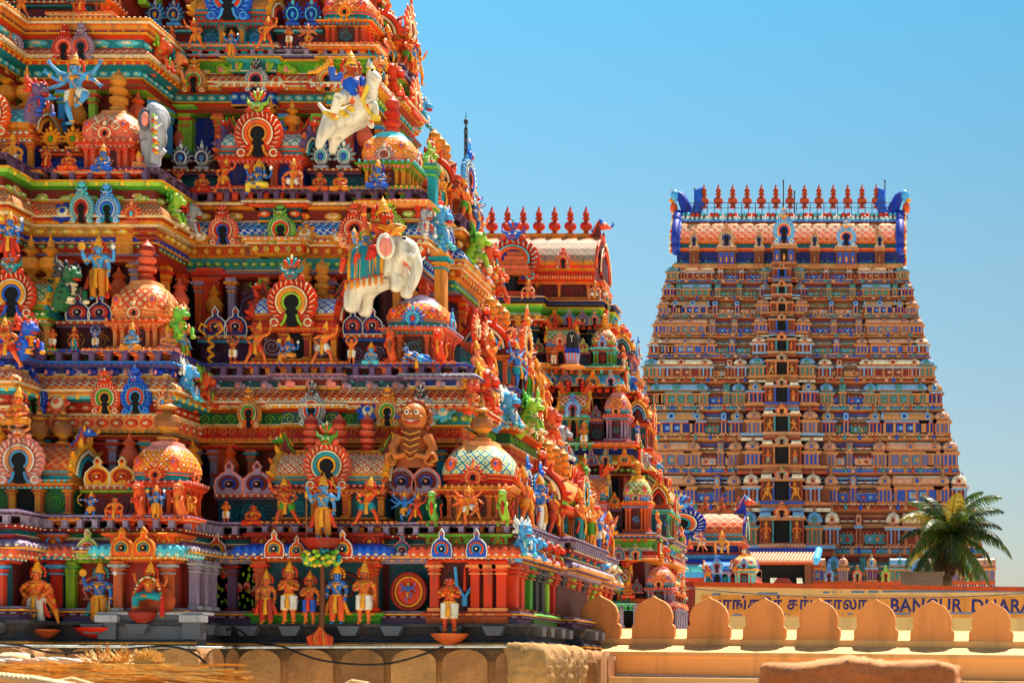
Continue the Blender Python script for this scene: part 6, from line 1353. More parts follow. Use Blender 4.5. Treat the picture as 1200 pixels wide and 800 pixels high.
put(m.mesh('tower_core'), 'tower_core', MT)
RN = [('post', .1, .42, 0, 'lav', 1.2)]
for a in (
 ('ledge', 0, 708, 700, [(.1, 0), (.24, .4), (.24, .8), (.1, 1)], ['rust', 'orange', 'rust']), ('rail', 0, 735, 708, [(-.2, 0), (-.2, 1)], 'hole', [('post', .1, .6, 0, 'lav', 1.6)]), ('ledge', 0, 740, 735, [(.1, 0), (.24, .4), (.24, .8), (.1, 1)], ['rust', 'orange', 'rust']),
 ('eave', .2, 657, 641, KAP, ['kgold', 'orange', 'salmon', 'red', 'cream'], [('bead', .3, .3, .1, 'gold', .05)]), ('moulding', .2, 641, 632, [(.05, 0), (.1, .9), (.2, 1)], ['green', 'ltgreen']), ('ledge', .1, 632, 624, [(.1, 0), (.24, .3), (.28, .6), (.28, .9), (.15, 1)], ['dkgrey', 'lav', 'grey', 'lav'], [('dent', .24, .25, .4, 'violet', .05)]),
 ('dentils', 1.2, 556, 545, FL, 'dkmaroon', [('petal', .02, .3, .5, 'green', .8)]), ('eave', 1.2, 546, 533, KAP, ['redorange', 'gold', 'yellow', 'kgold', 'gold'], [('bead', .32, .25, .1, 'orange', .05)]), ('moulding', 1.2, 533, 525, [(.05, 0), (.05, .9), (.15, 1)], ['navy', 'royal']), ('ledge', 1.2, 525, 517, [(.1, 0), (.3, .3), (.3, .9), (.15, 1)], ['red', 'redorange', 'terracotta'], [('dent', .28, .25, .4, 'orange', .05)]),
 ('dentils', 1.95, 466, 453, FL, 'dkmaroon', [('dent', .1, .35, .6, 'redorange', .12)]), ('eave', 1.95, 454, 439, KAP, ['kgold', 'orange', 'cyan', 'ltblue', 'cyan'], [('bead', .32, .25, .1, 'cream', .05)]), ('ledge', 1.95, 439, 429, [(.1, 0), (.1, .2), (.3, .5), (.3, .9), (.15, 1)], ['rust', 'brown', 'ochre', 'brown'], [('dent', .28, .25, .6, 'rust', .05)]),
 ('dentils', 3.0, 391, 381, FL, 'dkteal', [('dent', .05, .3, .6, 'orange', .1)]), ('eave', 3.0, 382, 371, KAP, ['redorange', 'orange', 'redorange', 'kgold', 'cream'], [('dent', .25, .5, .4, 'gold', .14)]), ('moulding', 3.0, 371, 362, [(.05, 0), (.2, .5), (.2, .8), (.3, 1)], ['green', 'ltgreen', 'lime']), ('ledge', 3.0, 362, 352, [(.1, 0), (.3, .3), (.2, .6), (.35, .8), (.2, 1)], ['dkgrey', 'grey', 'navy', 'grey'])):
    band(*a)
def mk_(x0, x1, y0, y1, y2, D, kind, **k):
    f = pav_kuta if kind == 'k' else pav_shala
    return f(x0, x1, y2, y1, y0, D, **k)
ca = dict(body='deepred', pil='terracotta', corn='orange', rim='ltblue', latt='lat:green:cream:gold:3.8', cap='gold')
cb = dict(body='rust', pil='green', corn='cyan', rim='redorange', latt='lat:orange:cream:red:3.8', cap='kgold')
cc = dict(body='violet', pil='lav', corn='redorange', rim='teal', latt='lat:peach:orange:gold:3.8', cap='pink')
for row, D, kk in (((626, 589, 557), 75.2, 0), ((519, 487, 459), 76.2, 1), ((430, 408, 383), 76.95, 2), ((706, 690, 664), 74.9, 1)):
    cs = [ca, cc, cb][kk:] + [ca, cc, cb][:kk]; x1 = {626: 762, 519: 738, 430: 721, 706: 790}[row[0]]; wd = {626: 34, 519: 32, 430: 30, 706: 36}[row[0]]
    mk_(x1 - wd, x1, *row, D, 'k', kd=kcs[kk], fin=fo, fh=.7, **cs[0])
    mk_(x1 - wd - 52, x1 - wd - 16, *row, D - .2, 's', kd=kcs[kk + 1], kscale=.8, fins=2, fin=fr, fh=.6, hn=horn('orange', 'redorange', 'gold'), dep=.9, **cs[1])
    mk_(x1 - wd - 105, x1 - wd - 70, *row, D - .9, 'k', kd=kcs[kk], fin=fo, fh=.7, **cs[2])
    mk_(x1 - wd - 175, x1 - wd - 112, *row, D - .9, 's', kd=kcs[kk + 1], kscale=1.0, fins=3, fin=fr, fh=.6, hn=horn('maroon', 'redorange', 'gold'), dep=.9, **cs[0])
    hb = Z(row[1], D) - Z(row[0], D)
    for xa, xb in ((x1 - wd - 17, x1 - wd), (x1 - wd - 70, x1 - wd - 52)):
        linkwall(xa, xb, row[1] + 3, row[0], D, 'dkmaroon', 'teal', 'violet', [((xa + xb) / 2, [ks_or, ks_lav, ks_grn][kk], .5, .45)], par=MT)
    DD = D + 1.3
    for xa, xb in ((x1 - wd - 14, x1 - wd - 2), (x1 - wd - 68, x1 - wd - 54)): m = MB(); m.box(X(xa, DD), X(xb, DD), DD - .25, DD, Z(row[1], DD), Z(row[2] + 4, DD), 'hole'); put(m.mesh('dark_opening'), 'dark_opening', MT)
    # right side
    s = D - 75; xr = -11 - s; yb = 85 - 1.35 * s; L = yb - D
    kuta(MT, T(xr, D + L - .8, Z(row[0], D)) @ RZ(90), 1.3, hb, Z(row[2], D) - Z(row[1], D), kd=kcs[3], fin=fo, fh=.7, **cs[1])
    shala(MT, T(xr + .35, D + L * .5, Z(row[0], D)) @ RZ(90), L * .34, .9, hb, Z(row[2], D) - Z(row[1], D), kd=kcs[kk], kscale=.9, fins=2, fin=fr, fh=.6, hn=horn('orange', 'redorange', 'gold'), **cs[2])
for s, yk, n, xs in ((.2, 656, 5, (600, 632, 725, 745, 708)), (1.2, 545, 6, (655, 670, 693, 710, 732, 640)), (1.95, 453, 6, (637, 647, 663, 680, 695, 716)), (3.0, 381, 4, (650, 667, 683, 697))):
    for i, px in enumerate(xs):
        D = 75 + s - .34 - (.8 if X(px, 75 + s) < -15.2 - .45 * s else 0); big = i % 2 == 0
        put([ks_or, K('big', 'ltblue', 'orange', 'royal', 'kgold'), ks_lav, K('big', 'teal', 'orange', 'pink', 'gold')][i % 4], 'gable_plaque' if i % 2 == 0 else 'horseshoe_arch', MT, T(X(px, D), D, Z(yk, D)) @ Sc(.62, .7, .55))
    L = 10 - 2.35 * s; n = max(3, int(L / 1.0))
    for i in range(n): put(bcs[(i * 3 + int(s * 2)) % 8] if i % 2 else kcs[i % 5], 'beast_head' if i % 2 else 'horseshoe_arch', MT, T(-11 - s + .3, 75 + s + .5 + i * (L - .6) / n, zz(yk, s)) @ RZ(90) @ Sc(.8, .9, .9))
# crown storey with barrel roof
D = 77.9
cr = shala(MT, T(XM + .05, D, Z(352, D)), 7.5, 3.1, Z(330, D) - Z(352, D), Z(268, D) - Z(330, D), body='maroon', pil='kgold', corn='redorange', rim='redorange', latt='lat:teal:peach:gold:3.4', cap='peach', kd=K('big', 'redorange', 'orange', 'royal', 'blue', 'cyan'), kscale=2.55, kz=.82, hz=.5,
          fins=9, fin=finial('red', 'rust', 0), fh=1.35, hn=horn('maroon', 'coral', 'blue'), fspan=.78, panel='dkmaroon', pcol='deepred', legs=6, gable='coral')
for px in (660, 545): put(K('big', 'redorange', 'orange', 'red', 'redorange'), 'horseshoe_arch', cr, T(X(px, D - .5), D - .45, Z(318, D)) @ Sc(.75, .8, .75)) ; 
m = MB(); xc = X(603, D - .7)
for i in range(5): m.box(xc - .75 + .1 * i, xc + .75 - .1 * i, D - .95 + .06 * i, D - .3, Z(327, D) + .22 * i, Z(327, D) + .22 * i + .2, 'salmon' if i % 2 else 'terracotta')
m.box(xc - .9, xc + .9, D - .85, D, Z(352, D), Z(346, D), 'redorange'); m.box(xc - .4, xc + .0, D - .8, D - .1, Z(346, D), Z(329, D), 'hole'); m.box(xc - .5, xc - .4, D - .85, D - .1, Z(346, D), Z(329, D), 'blue')
put(m.mesh('doorway_porch'), 'doorway_porch', cr)
plan, zz, NT, LIM = plan_n, zz_n, NT_n, LIM_n
GM = 'painted figures on the middle tower'
for px, py, hp, D, pose, skin, cloth, lb, kw in (
 (620, 352, 26, 76.9, 'squat', 'skinpink', 'redorange', 'chubby pink figure beside the top doorway of the middle tower', dict()), (698, 352, 24, 77.6, 'squat', 'skinpink', 'white', 'chubby pink figure at the top right corner of the middle tower', dict()),
 (621, 426, 28, 75.9, 'throne', 'skinred', 'white', 'red seated figure with white legs in a niche of the middle tower', dict()), (685, 525, 33, 75.8, 'namaste', 'skinor', 'white', 'orange figure in white loincloth in the centre niche of the middle tower', dict()),
 (650, 428, 22, 76.0, 'stand', 'skinred', 'ivory', 'small red figure between lilac columns on the middle tower', dict(crown=False)), (690, 626, 26, 74.7, 'stand', 'skinor', 'teal', 'small orange figure in teal skirt low on the middle tower', dict()),
 (716, 626, 26, 74.8, 'lotus', 'skinblue', 'kgold', 'small blue seated figure between dark openings of the middle tower', dict()), (655, 520, 24, 75.4, 'guard', 'skinblue', 'redorange', 'small blue fighter on the left visible ledge of the middle tower', dict()),
 (737, 700, 22, 74.4, 'lotus', 'skinor', 'redorange', 'orange seated figure above the first parapet merlon gap', dict())):
    statue(T(X(px, D), D - .15, Z(py, D)), hp / F * D, pose, skin, cloth, lb, group=GM, **kw)
# black stele with white mark on a blue and pink stand
D = 75.6; m = MB(); m.box(-.45, .45, -.3, .3, .9, 1.25, 'royal'); m.prism([(-.42, 1.25), (.42, 1.25), (.3, 2.1), (.18, 2.3), (-.18, 2.3), (-.3, 2.1)], -.25, .25, 'black'); m.tube([(-.1, -.27, 2.1), (0, -.27, 1.9), (.1, -.27, 2.1)], .025, 'white', 5); m.tube([(0, -.27, 1.9), (0, -.27, 1.62)], .02, 'white', 5)
m.lathe([(.62, 0), (.75, .12), (.5, .2), (.4, .3)], 14, 'peach', None, 2.4); m.lathe([(.4, .3), (.45, .6), (.5, .9)], 14, 'str:ltblue:orange:14', None, 2.4)
o = put(m.mesh('black_stele'), 'black_stele', None, T(X(673, D), D - .4, Z(433, D)) @ Sc(.68)); tag(o, 'black domed idol with white mark on a pink and blue stand, middle tower', 'idol')
q = [('guard', 0), ('four', 2), ('hips', 1), ('dance', 4), ('atlas', 3)]
for si, (s, yb) in enumerate(((.1, 626), (1.2, 519), (1.95, 430), (3.0, 352))):
    L = 10 - 2.35 * s
    for i in range(4 - (si > 2)):
        pose, c = q[(i + si) % 5]
        statue(T(-11 - s + .15, 75 + s + .8 + (L - 1.2) * i / 3.2, Z(yb, 75 + s)), 1.15, pose, sk[c][0], ['white', 'teal', 'kgold', 'green'][i], '%s %s, middle tower\'s right face, %s ledge, %s' % (sk[c][1], names[pose], ordn[si], ['foremost', 'second', 'third', 'last'][i]), turn=80, group='painted figures along the right face of the middle tower')
# ------------------------------------------------------------------ small gateway tower between middle and far towers
GT = root('gateway_shrine', Matrix.Translation((-13.6, 118, 0)), 'small painted shrine roof with blue arch left of the far tower\'s tiled porch', 'shrine')
D = 115.0
m = MB(); m.box(X(772, D), X(884, D), D - .6, D + 6, 0, Z(662, D), 'maroon'); m.box(X(779, D), X(872, D), D, D + 5, Z(662, D), Z(640, D), 'dkmaroon')
put(m.mesh('wall'), 'wall', GT)
for y0, y1, x0, x1, o_, k1 in ((655, 650, 774, 876, .3, 'ltblue'), (650, 647, 776, 874, .45, 'deepred'), (661, 656, 772, 882, .7, 'royal'), (664, 661, 772, 882, .9, 'orange'), (672, 664, 772, 884, 1.3, 'violet'), (682, 677, 772, 886, 1.5, 'redorange'), (740, 735, 772, 886, 1.4, 'ltblue')):
    m = MB(); m.box(X(x0, D), X(x1, D), D - o_, D + 5.5, Z(y0, D), Z(y1, D), k1); put(m.mesh('ledge'), 'ledge', GT)
shala(GT, T(X(824, D), D - .2, Z(650, D)), 5.6, 3.0, Z(637, D) - Z(650, D), Z(598, D) - Z(637, D), body='deepred', pil='terracotta', corn='orange', rim='teal', latt='lat:redorange:peach:orange:1.6', cap='cream', kd=None, kscale=1, fins=5, fin=finial('rust', 'brown', 0), fh=1.1,
      hn=horn('royal', 'redorange', 'ltblue'), fspan=.8, panel='navy', pcol='royal', legs=5, gable='royal')
put(K('big', 'royal', 'orange', 'teal', 'ltblue', 'cream'), 'horseshoe_arch', GT, T(X(801, D), D - 1.2, Z(634, D)) @ Sc(3.6, 1.6, 2.3))
m = MB(); m.box(-.5, .5, 0, .5, 0, 1.1, 'royal'); m.box(-.28, .28, -.03, .3, 0, 1.0, 'hole'); m.box(-.62, .62, -.1, .5, 1.1, 1.25, 'ltblue'); put(m.mesh('doorway'), 'doorway', GT, T(X(801, D), D - 1.7, Z(645, D)))
m = MB(); m.box(-1.9, 1.9, 0, 1, 0, .5, 'ltblue'); m.tube([(-1.9, .3, .5), (1.9, .3, .5)], .35, 'cyan', 10); put(m.mesh('barrel_roof'), 'barrel_roof', GT, T(X(822, D), D - 2.3, Z(678, D)))
kuta(GT, T(X(875, D), D - 1.9, Z(690, D)), 1.5, 1.2, 1.0, 'kgold', 'cyan', 'gold', 'teal', 'lat:cream:gold:orange:3.8', 'gold', kcs[2])
shala(GT, T(X(845, D), D - 2.4, Z(688, D)), 1.8, 1, .9, .7, body='royal', pil='ltblue', corn='orange', rim='blue', latt='lat:royal:ltblue:blue:3.8', cap='ltblue', kd=kcs[2], kscale=.9, fins=0)
for px, py, hp, pose, skin, cloth, lb in ((851, 652, 28, 'squat', 'skingold', 'lav', 'gold crouching figure with raised club arm on the blue-arched shrine'), (828, 648, 22, 'guard', 'skinpink', 'ivory', 'pink fighter figure left of the gold crouching figure on the shrine'), (814, 646, 12, 'lotus', 'skinor', 'redorange', 'tiny orange seated figure right of the shrine\'s blue doorway'),
        (866, 676, 20, 'atlas', 'skindk', 'redorange', 'brown figure with raised arms at the lower right of the shrine'), (835, 682, 20, 'guard', 'skinor', 'kgold', 'orange figure beside the blue lower arch of the shrine'), (876, 655, 18, 'namaste', 'skinred', 'ivory', 'red praying figure at the shrine\'s right corner below the blue horn'), (796, 680, 24, 'four', 'skinblue', 'teal', 'blue figure in the lower left corner of the shrine')):
    statue(T(X(px, D), D - 2.6, Z(py, D)), hp / F * D, pose, skin, cloth, lb, group='painted figures on the small shrine', simple=True)
# ------------------------------------------------------------------ far tower
DF0 = 238.0
FT = root('temple_tower', Matrix.Translation((X(921, DF0), DF0 + 10, 0)), 'tallest far temple tower with thirteen red finials and blue horned roof ends', 'temple tower', 'painted gateway towers of the temple')
rr = random.Random(11)
EY = [312, 332, 352, 373, 396, 420, 449, 482, 517, 556, 600, 652, 712]
def edges(y):
    tb = [(305, 787, 1058), (430, 757, 1092), (490, 743, 1109), (575, 724, 1130), (606, 717, 1138), (652, 706, 1160), (720, 700, 1163)]
    for (a, b, c), (d, e, f) in zip(tb, tb[1:]):
        if y <= d: t = (y - a) / (d - a); return b + (e - b) * t, c + (f - c) * t
    return tb[-1][1:]
def mini_kuta(c):
    m = MB(); m.box(-.5, .5, 0, .9, 0, .5, c[0]); m.box(-.56, .56, -.06, .9, 0, .05, c[1])
    for i in range(4): m.box(-.46 + .27 * i, -.36 + .27 * i, -.07, 0, .05, .44, c[1 + i % 2])
    m.box(-.2, -.1, -.02, 0, .08, .4, 'hole'); m.box(.06, .16, -.02, 0, .08, .4, 'hole')
    m.box(-.6, .6, -.12, .95, .44, .50, c[2]); m.box(-.66, .66, -.18, 1, .5, .56, c[3]); m.box(-.4, .4, 0, .8, .56, .66, c[1])
    m.lathe([(.52, .66), (.5, .7), (.5, .78), (.36, .9), (.16, .95), (.1, .98), (.1, 1.04), (.02, 1.15)], 10, [c[4], c[4], c[4], c[4], c[3], c[1], c[1]], T(0, .45, 0), 3.0)
    m.ell((0, -.08, .74), (.2, .08, .13), c[3], 8, 5); m.ell((0, -.15, .73), (.1, .05, .07), c[0], 6, 4)
    return m.mesh('corner_pavilion')
def mini_shala(c):
    m = MB(); m.box(-1, 1, 0, .9, 0, .5, c[0]); m.box(-1.06, 1.06, -.06, .9, 0, .05, c[1])
    for i in range(5): m.box(-.98 + .46 * i, -.86 + .46 * i, -.08, 0, .05, .44, c[1])
    for i in range(4):
        if i in (1, 2): m.box(-.8 + .46 * i, -.46 + .46 * i, -.05, 0, .14, .36, c[5]); m.ell((-.63 + .46 * i, -.06, .25), (.1, .03, .08), c[3], 6, 3)
    m.box(-1.1, 1.1, -.12, .95, .44, .50, c[2]); m.box(-1.16, 1.16, -.18, 1, .5, .56, c[3])
    pr = [(0, .58), (.04, .66), (0, .78), (-.12, .88), (-.3, .93), (-.45, .94)]
    m.sweep(pr, [(-1, 0), (1, 0)], [c[1], c[4], c[4], 'cream', c[4]]); m.box(-1, 1, .3, .9, .56, .93, c[4])
    for s in (-1, 1): m.ell((s * 1.02, .3, .76), (.07, .45, .22), c[3], 7, 5)
    m.ell((0, -.1, .76), (.2, .1, .17), c[3], 8, 5); m.ell((0, -.18, .75), (.1, .06, .09), c[0], 6, 4)
    return m.mesh('barrel_pavilion')
def thin_bay(c):
    m = MB(); m.box(-.28, .28, 0, .5, 0, .95, c[0])
    for s in (-.2, .1): m.box(s, s + .1, -.1, 0, .05, .9, c[1])
    m.box(-.34, .34, -.15, .5, .5, .58, c[2]); m.ell((0, -.1, .74), (.24, .1, .18), c[3], 8, 5); m.ell((0, -.18, .74), (.12, .06, .1), c[5], 6, 4); m.box(-.32, .32, -.12, .5, 0, .05, c[1])
    return m.mesh('pilaster_bay')
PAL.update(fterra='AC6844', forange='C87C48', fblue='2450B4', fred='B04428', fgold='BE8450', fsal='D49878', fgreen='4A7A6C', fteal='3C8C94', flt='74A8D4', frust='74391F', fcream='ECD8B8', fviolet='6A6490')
FD = dict(terracotta='fterra', orange='forange', blue='fblue', royal='fblue', redorange='fred', red='fred', kgold='fgold', gold='fgold', peach='fsal', salmon='fsal', green='fgreen', ltgreen='fgreen', teal='fteal', cyan='flt', ltblue='flt', rust='frust', cream='fcream', ochre='fgold', violet='fviolet', deepred='frust')  # muted far-tower copies of the paints, with distance haze put into the colour
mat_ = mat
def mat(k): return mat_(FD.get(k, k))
SCH = [('blue', 'terracotta', 'orange', 'kgold', 'peach', 'ltblue'), ('maroon', 'terracotta', 'ltblue', 'salmon', 'cream', 'deepred'), ('green', 'terracotta', 'orange', 'teal', 'ltblue', 'ltgreen'), ('navy', 'gold', 'redorange', 'cyan', 'kgold', 'blue'),
       ('violet', 'terracotta', 'kgold', 'orange', 'salmon', 'teal')]
mkk = [mini_kuta(c) for c in SCH]; mks = [mini_shala(c) for c in SCH]; mkt = [thin_bay(c) for c in SCH]
stripes = [('violet', 'redorange'), ('grey', 'blue'), ('dkgreen', 'ochre'), ('navy', 'violet'), ('violet', 'green'), ('violet', 'terracotta'), ('royal', 'rust'), ('violet', 'royal'), ('maroon', 'blue'), ('navy', 'ltblue'), ('maroon', 'terracotta'), ('teal', 'rust')]
gi = 0
for t in range(12):
    yb, yt = EY[t + 1], EY[t]; s = 6.0 * (1 - t / 11.5); D = DF0 + s
    L0, R0 = edges(yb); L1, R1 = edges(yt); zb, zt = Z(yb, D), Z(yt, D); H = zt - zb
    xl, xr = X((L0 + L1) / 2, D), X((R0 + R1) / 2, D); xc = X(917, D); dep = 20 - 1.2 * (12 - t)
    a, b = stripes[t]; Mt = T((xl + xr) / 2, D, zb)
    m = MB(); hw = (xr - xl) / 2
    m.box(-hw, hw, .5, dep, -.3, H * .62, 'rust' if t % 2 else 'maroon'); m.box(-hw + .5, hw - .5, 1.3, dep - .5, H * .62, H + .2, a); m.box(-hw + .45, hw - .45, 1.2, 1.5, H * .8, H * .84, 'cream')
    m.box(-hw + .45, hw - .45, 1.1, 1.4, H * .66, H * .76, 'kgold'); m.box(-hw + .45, hw - .45, 1.05, 1.4, H * .9, H * .98, b)
    m.box(-hw + .1, hw - .1, .42, .6, H * .34, H * .52, b)
    n = int(hw * 2 / .55)
    for i in range(n):
        x = -hw + 2 * hw * (i + .5) / n
        m.box(x - .1, x + .1, .36, .5, H * .28, H * .56, ['terracotta', 'kgold', 'redorange', 'teal'][i % 4])
        if i % 2 == 0: m.ell((x, 1.05, H * .83), (.16, .08, H * .05), ['gold', 'cyan', 'orange', 'green'][(i // 2 + t) % 4], 5, 3)
    tier = put(m.mesh('storey'), 'storey', FT, Mt)
    m = MB(); pth = [(-hw - .1, dep), (-hw - .1, .35), (hw + .1, .35), (hw + .1, dep)]
    m.sweep([(-.6, 0), (.1, 0), (.3, H * .04), (.5, H * .07), (.45, H * .12), (.25, H * .17), (.1, H * .19), (.3, H * .21), (.3, H * .25), (-.6, H * .25)], pth, ['rust', 'terracotta', 'orange', ['blue', 'redorange', 'teal', 'kgold'][t % 4], ['cyan', 'redorange', 'ltblue', 'orange'][t % 4], 'rust', 'terracotta', 'orange', 'rust'])
    for i in range(int(hw * 2 / 1.05)):
        x = -hw + 1.05 * (i + .5); k_ = ['redorange', 'blue', 'teal', 'gold', 'salmon'][(i * 7 + t * 3) % 5]
        if (i * 5 + t) % 4: m.ell((x, -.12, H * .12), (.3, .12, H * .08), k_, 6, 4); m.ell((x, -.16, H * .2), (.1, .08, H * .05), k_, 5, 3)
        for q in (-.3, 0, .3): m.box(x + q - .07, x + q + .07, -.02, .1, H * .195, H * .235, 'cream')
    put(m.mesh('eave'), 'eave', tier, Mt)
    m = MB(); wb = H * .62
    # pavilions mirrored about the door column; a broad middle bay steps forward
    gwb = (15 + 50 * t / 11) / F * D; c0_ = (917 - (L0 + L1) / 2) / ((R0 + R1) / 2 - (L0 + L1) / 2) * 2 * hw - hw; m.box(c0_ - gwb, c0_ + gwb, -.7, .5, 0, H * .6, 'rust'); m.box(c0_ - gwb - .2, c0_ + gwb + .2, -1.1, .5, H * .17, H * .25, ['orange', 'cyan', 'gold'][t % 3]); m.box(c0_ - gwb - .1, c0_ + gwb + .1, -.9, .5, 0, H * .1, 'cream' if t % 2 else 'redorange')
    cpx = (917 - (L0 + L1) / 2) / ((R0 + R1) / 2 - (L0 + L1) / 2) * 2 * hw - hw
    side = []
    for sg in (-1, 1):
        ext = (hw - cpx) if sg > 0 else (cpx + hw)
        gw = (11 + 19 * t / 11) / F * D          # centre group half width
        wk = min(1.9, H * .62)
        lay = [(gw + wk * .6, mkk, 1)] + ([(gw + wk * 1.9, mkk, .9)] if t > 4 else []) + [ (gw + (ext - gw) * .30, mkt, .8), (gw + (ext - gw) * .50, mkk if t > 3 else mkt, .9), (gw + (ext - gw) * .70, mks, 1), (gw + (ext - gw) * .86, mkk if t > 1 else mkt, .9), (ext - wk * .45, mkk, 1)]
        for xx, pool, sc in lay:
            c = (t * 2 + int(xx)) % 5; x = cpx + sg * xx; nm = {id(mkk): 'corner_pavilion', id(mks): 'barrel_pavilion', id(mkt): 'pilaster_bay'}[id(pool)]
            wx = wk * sc * (1.15 if pool is not mks else 1.25 + .05 * t)
            put(pool[(t + (0 if pool is mks else 1) + (1 if sc == 1 else 0)) % 5], nm, tier, Mt @ T(x, (-.15 if pool is not mkt else .1) - (.9 if xx < gwb else 0), H * .25) @ Sc(wx, 1.1, H * .78))
        for xx in (gw + (ext - gw) * .19, gw + (ext - gw) * .41):
            m.box(cpx + sg * xx - (ext - gw) * .075, cpx + sg * xx + (ext - gw) * .075, .3, .5, H * .3, H * .5, ['ochre', 'royal', 'green', 'salmon', 'blue', 'teal'][(t + 1) % 6])
            for q in range(3): m.ell((cpx + sg * xx + (q - 1) * (ext - gw) * .045, .28, H * .4), ((ext - gw) * .014, .06, H * .06), ['redorange', 'ltblue', 'gold'][(q + t) % 3], 6, 4)
    for i in range(3):   # right return face
        pass
    put(m.mesh('relief_panel'), 'relief_panel', tier, Mt)
    for i in range(3 if t > 5 else 2):
        put(mkk[(i + t) % 5], 'corner_pavilion', tier, Mt @ T(hw + .15, 2.0 + i * dep / 3, H * .25) @ RZ(90) @ Sc(wk, 1, H * .76))
    # door column
    dw = (4.0 + .62 * t) / F * D; dh = H * (.42 if t > 1 else .40); dz = H * (.38 if t > 2 else .30)
    m = MB(); o_ = -1.3; w2 = dw * 2.5
    m.box(-w2, w2, o_, 1, 0, H * .3, 'terracotta'); m.box(-w2 * 1.08, w2 * 1.08, o_ - .2, 1, H * .2, H * .27, ['blue', 'salmon', 'orange'][t % 3]); m.box(-w2 * 1.04, w2 * 1.04, o_ - .12, 1, H * .02, H * .09, ['ltblue', 'red', 'gold'][t % 3])
    m.box(-w2, -dw, o_, 1, H * .3, dz + dh, 'rust'); m.box(dw, w2, o_, 1, H * .3, dz + dh, 'rust'); m.box(-dw, dw, -1.15, 1, H * .3, dz + dh, 'hole'); m.box(-w2, w2, o_ + .1, 1, dz + dh, H * .92, 'terracotta')
    m.box(-w2 * 1.12, w2 * 1.12, o_ - .3, 1, dz + dh, dz + dh + H * .06, 'orange'); m.box(-w2 * 1.05, w2 * 1.05, o_ - .2, 1, dz + dh + H * .06, dz + dh + H * .1, ['cyan', 'cream', 'peach'][t % 3])
    for sg in (-1, 1):
        m.box(sg * dw * 1.0 - .12, sg * dw * 1.0 + .12, o_ - .15, o_, H * .3, dz + dh, ['blue', 'teal', 'orange'][t % 3]); m.box(sg * w2 * .97 - .1, sg * w2 * .97 + .1, o_ - .15, o_, H * .3, dz + dh, 'redorange')
        if t > 5: m.tube([(sg * w2 * .5, o_, H * .93), (sg * w2, o_, H * .93)], H * .07, 'ltblue' if t > 9 else 'cream', 7)
    dc = put(m.mesh('door_bay'), 'door_bay', tier, T(xc, D, zb))
    put([kcs[0], kcs[1], K('big', 'orange', 'teal', 'gold', 'kgold')][t % 3], 'horseshoe_arch', dc, T(xc, D + o_ - .1, zb + dz + dh + H * .06) @ Sc(dw * 2.0, 1.2, H * .27))
    if 3 < t < 12:
        for sg in (-1, 1):
            gi += 1
            statue(T(xc + sg * (dw + w2) / 2, D + o_ - .35, zb + H * .3), H * (.42 if t < 9 else .5), 'guard' if t % 2 else 'hips', ['skinor', 'skingold'][t % 2], ['kgold', 'redorange', 'teal'][t % 3],
                   'tiny %s guardian %s the far tower\'s %s door opening from the bottom' % (['orange', 'golden'][t % 2], 'left of' if sg < 0 else 'right of', ['first', 'second', 'third', 'fourth', 'fifth', 'sixth', 'seventh', 'eighth', 'ninth'][11 - t]), mirror=sg < 0, simple=True, group='door guardians of the far tower')
# crown
D = DF0 + 6; x0, x1 = X(795, D), X(1052, D); xm = (x0 + x1) / 2; hw = (x1 - x0) / 2; zb = Z(312, D); Mt = T(xm, D, zb); q = D / F
m = MB(); m.box(-hw - .3, hw + .3, .6, 8, 0, 28 * q, 'navy')
m.box(-hw - .8, hw + .8, -.2, 9, -.25, .3, 'ochre'); m.box(-hw - .6, hw + .6, .1, 8.5, .3, .55, 'green')
for i in range(9):
    x = -hw + 2 * hw * (i + .5) / 9; m.box(x - 1.2, x + 1.2, .4, .6, .6, 7 * q, 'royal'); m.box(x - 1.45, x - 1.25, .3, .6, .5, 8 * q, 'teal'); m.box(x + 1.25, x + 1.45, .3, .6, .5, 8 * q, 'teal')
    for k in range(5): m.ell((x - .9 + .45 * k, .38, 4 * q), (.12, .05, .22), 'ltblue', 5, 3)
crn = put(m.mesh('crown_storey'), 'crown_storey', FT, Mt)
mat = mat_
m = MB(); rp = [(.2, 18 * q), (.9, 19 * q), (1.1, 20.5 * q), (.7, 23 * q), (.6, 27 * q), (.9, 28 * q), (.75, 34 * q), (.2, 42 * q), (-.4, 51 * q), (-1.0, 54 * q), (-1.2, 54.5 * q), (-1.3, 57 * q), (-1.5, 60 * q), (-1.8, 63 * q), (-2.4, 68 * q), (-3.4, 70 * q)]
kk = ['rust', 'orange', 'teal', 'dkgreen', 'orange', 'lat:salmon:peach:orange:.9', 'lat:redorange:peach:salmon:.9', 'lat:salmon:cream:peach:.9', 'kgold', 'ltgreen', 'deepred', 'ltblue', 'teal', 'salmon', 'salmon']
m.sweep(rp, [(-hw, .8), (hw, .8)], kk, None, True); m.sweep(rp, [(hw, 7.2), (-hw, 7.2)], kk, None, True)
for i in range(46):
    x = -hw + 2 * hw * (i + .5) / 46; m.ell((x, 2.3, 61.5 * q), (.22, .2, .25), 'white', 6, 4); m.ell((x, 2.9, 67 * q), (.3, .2, .3), ['cyan', 'redorange'][(i // 2) % 2], 6, 4)
    m.ell((x, .2, 24.5 * q), (.2, .1, .25), 'blue', 5, 3)
for sg in (-1, 1):
    pts = [(sg * hw, .8 - o_, z) for o_, z in rp] + [(sg * hw, 7.2 + o_, z) for o_, z in rp[::-1]]
    m.add(pts, [tuple(range(len(pts)))[::sg]], 'terracotta')
put(m.mesh('barrel_roof'), 'barrel_roof', crn, Mt)
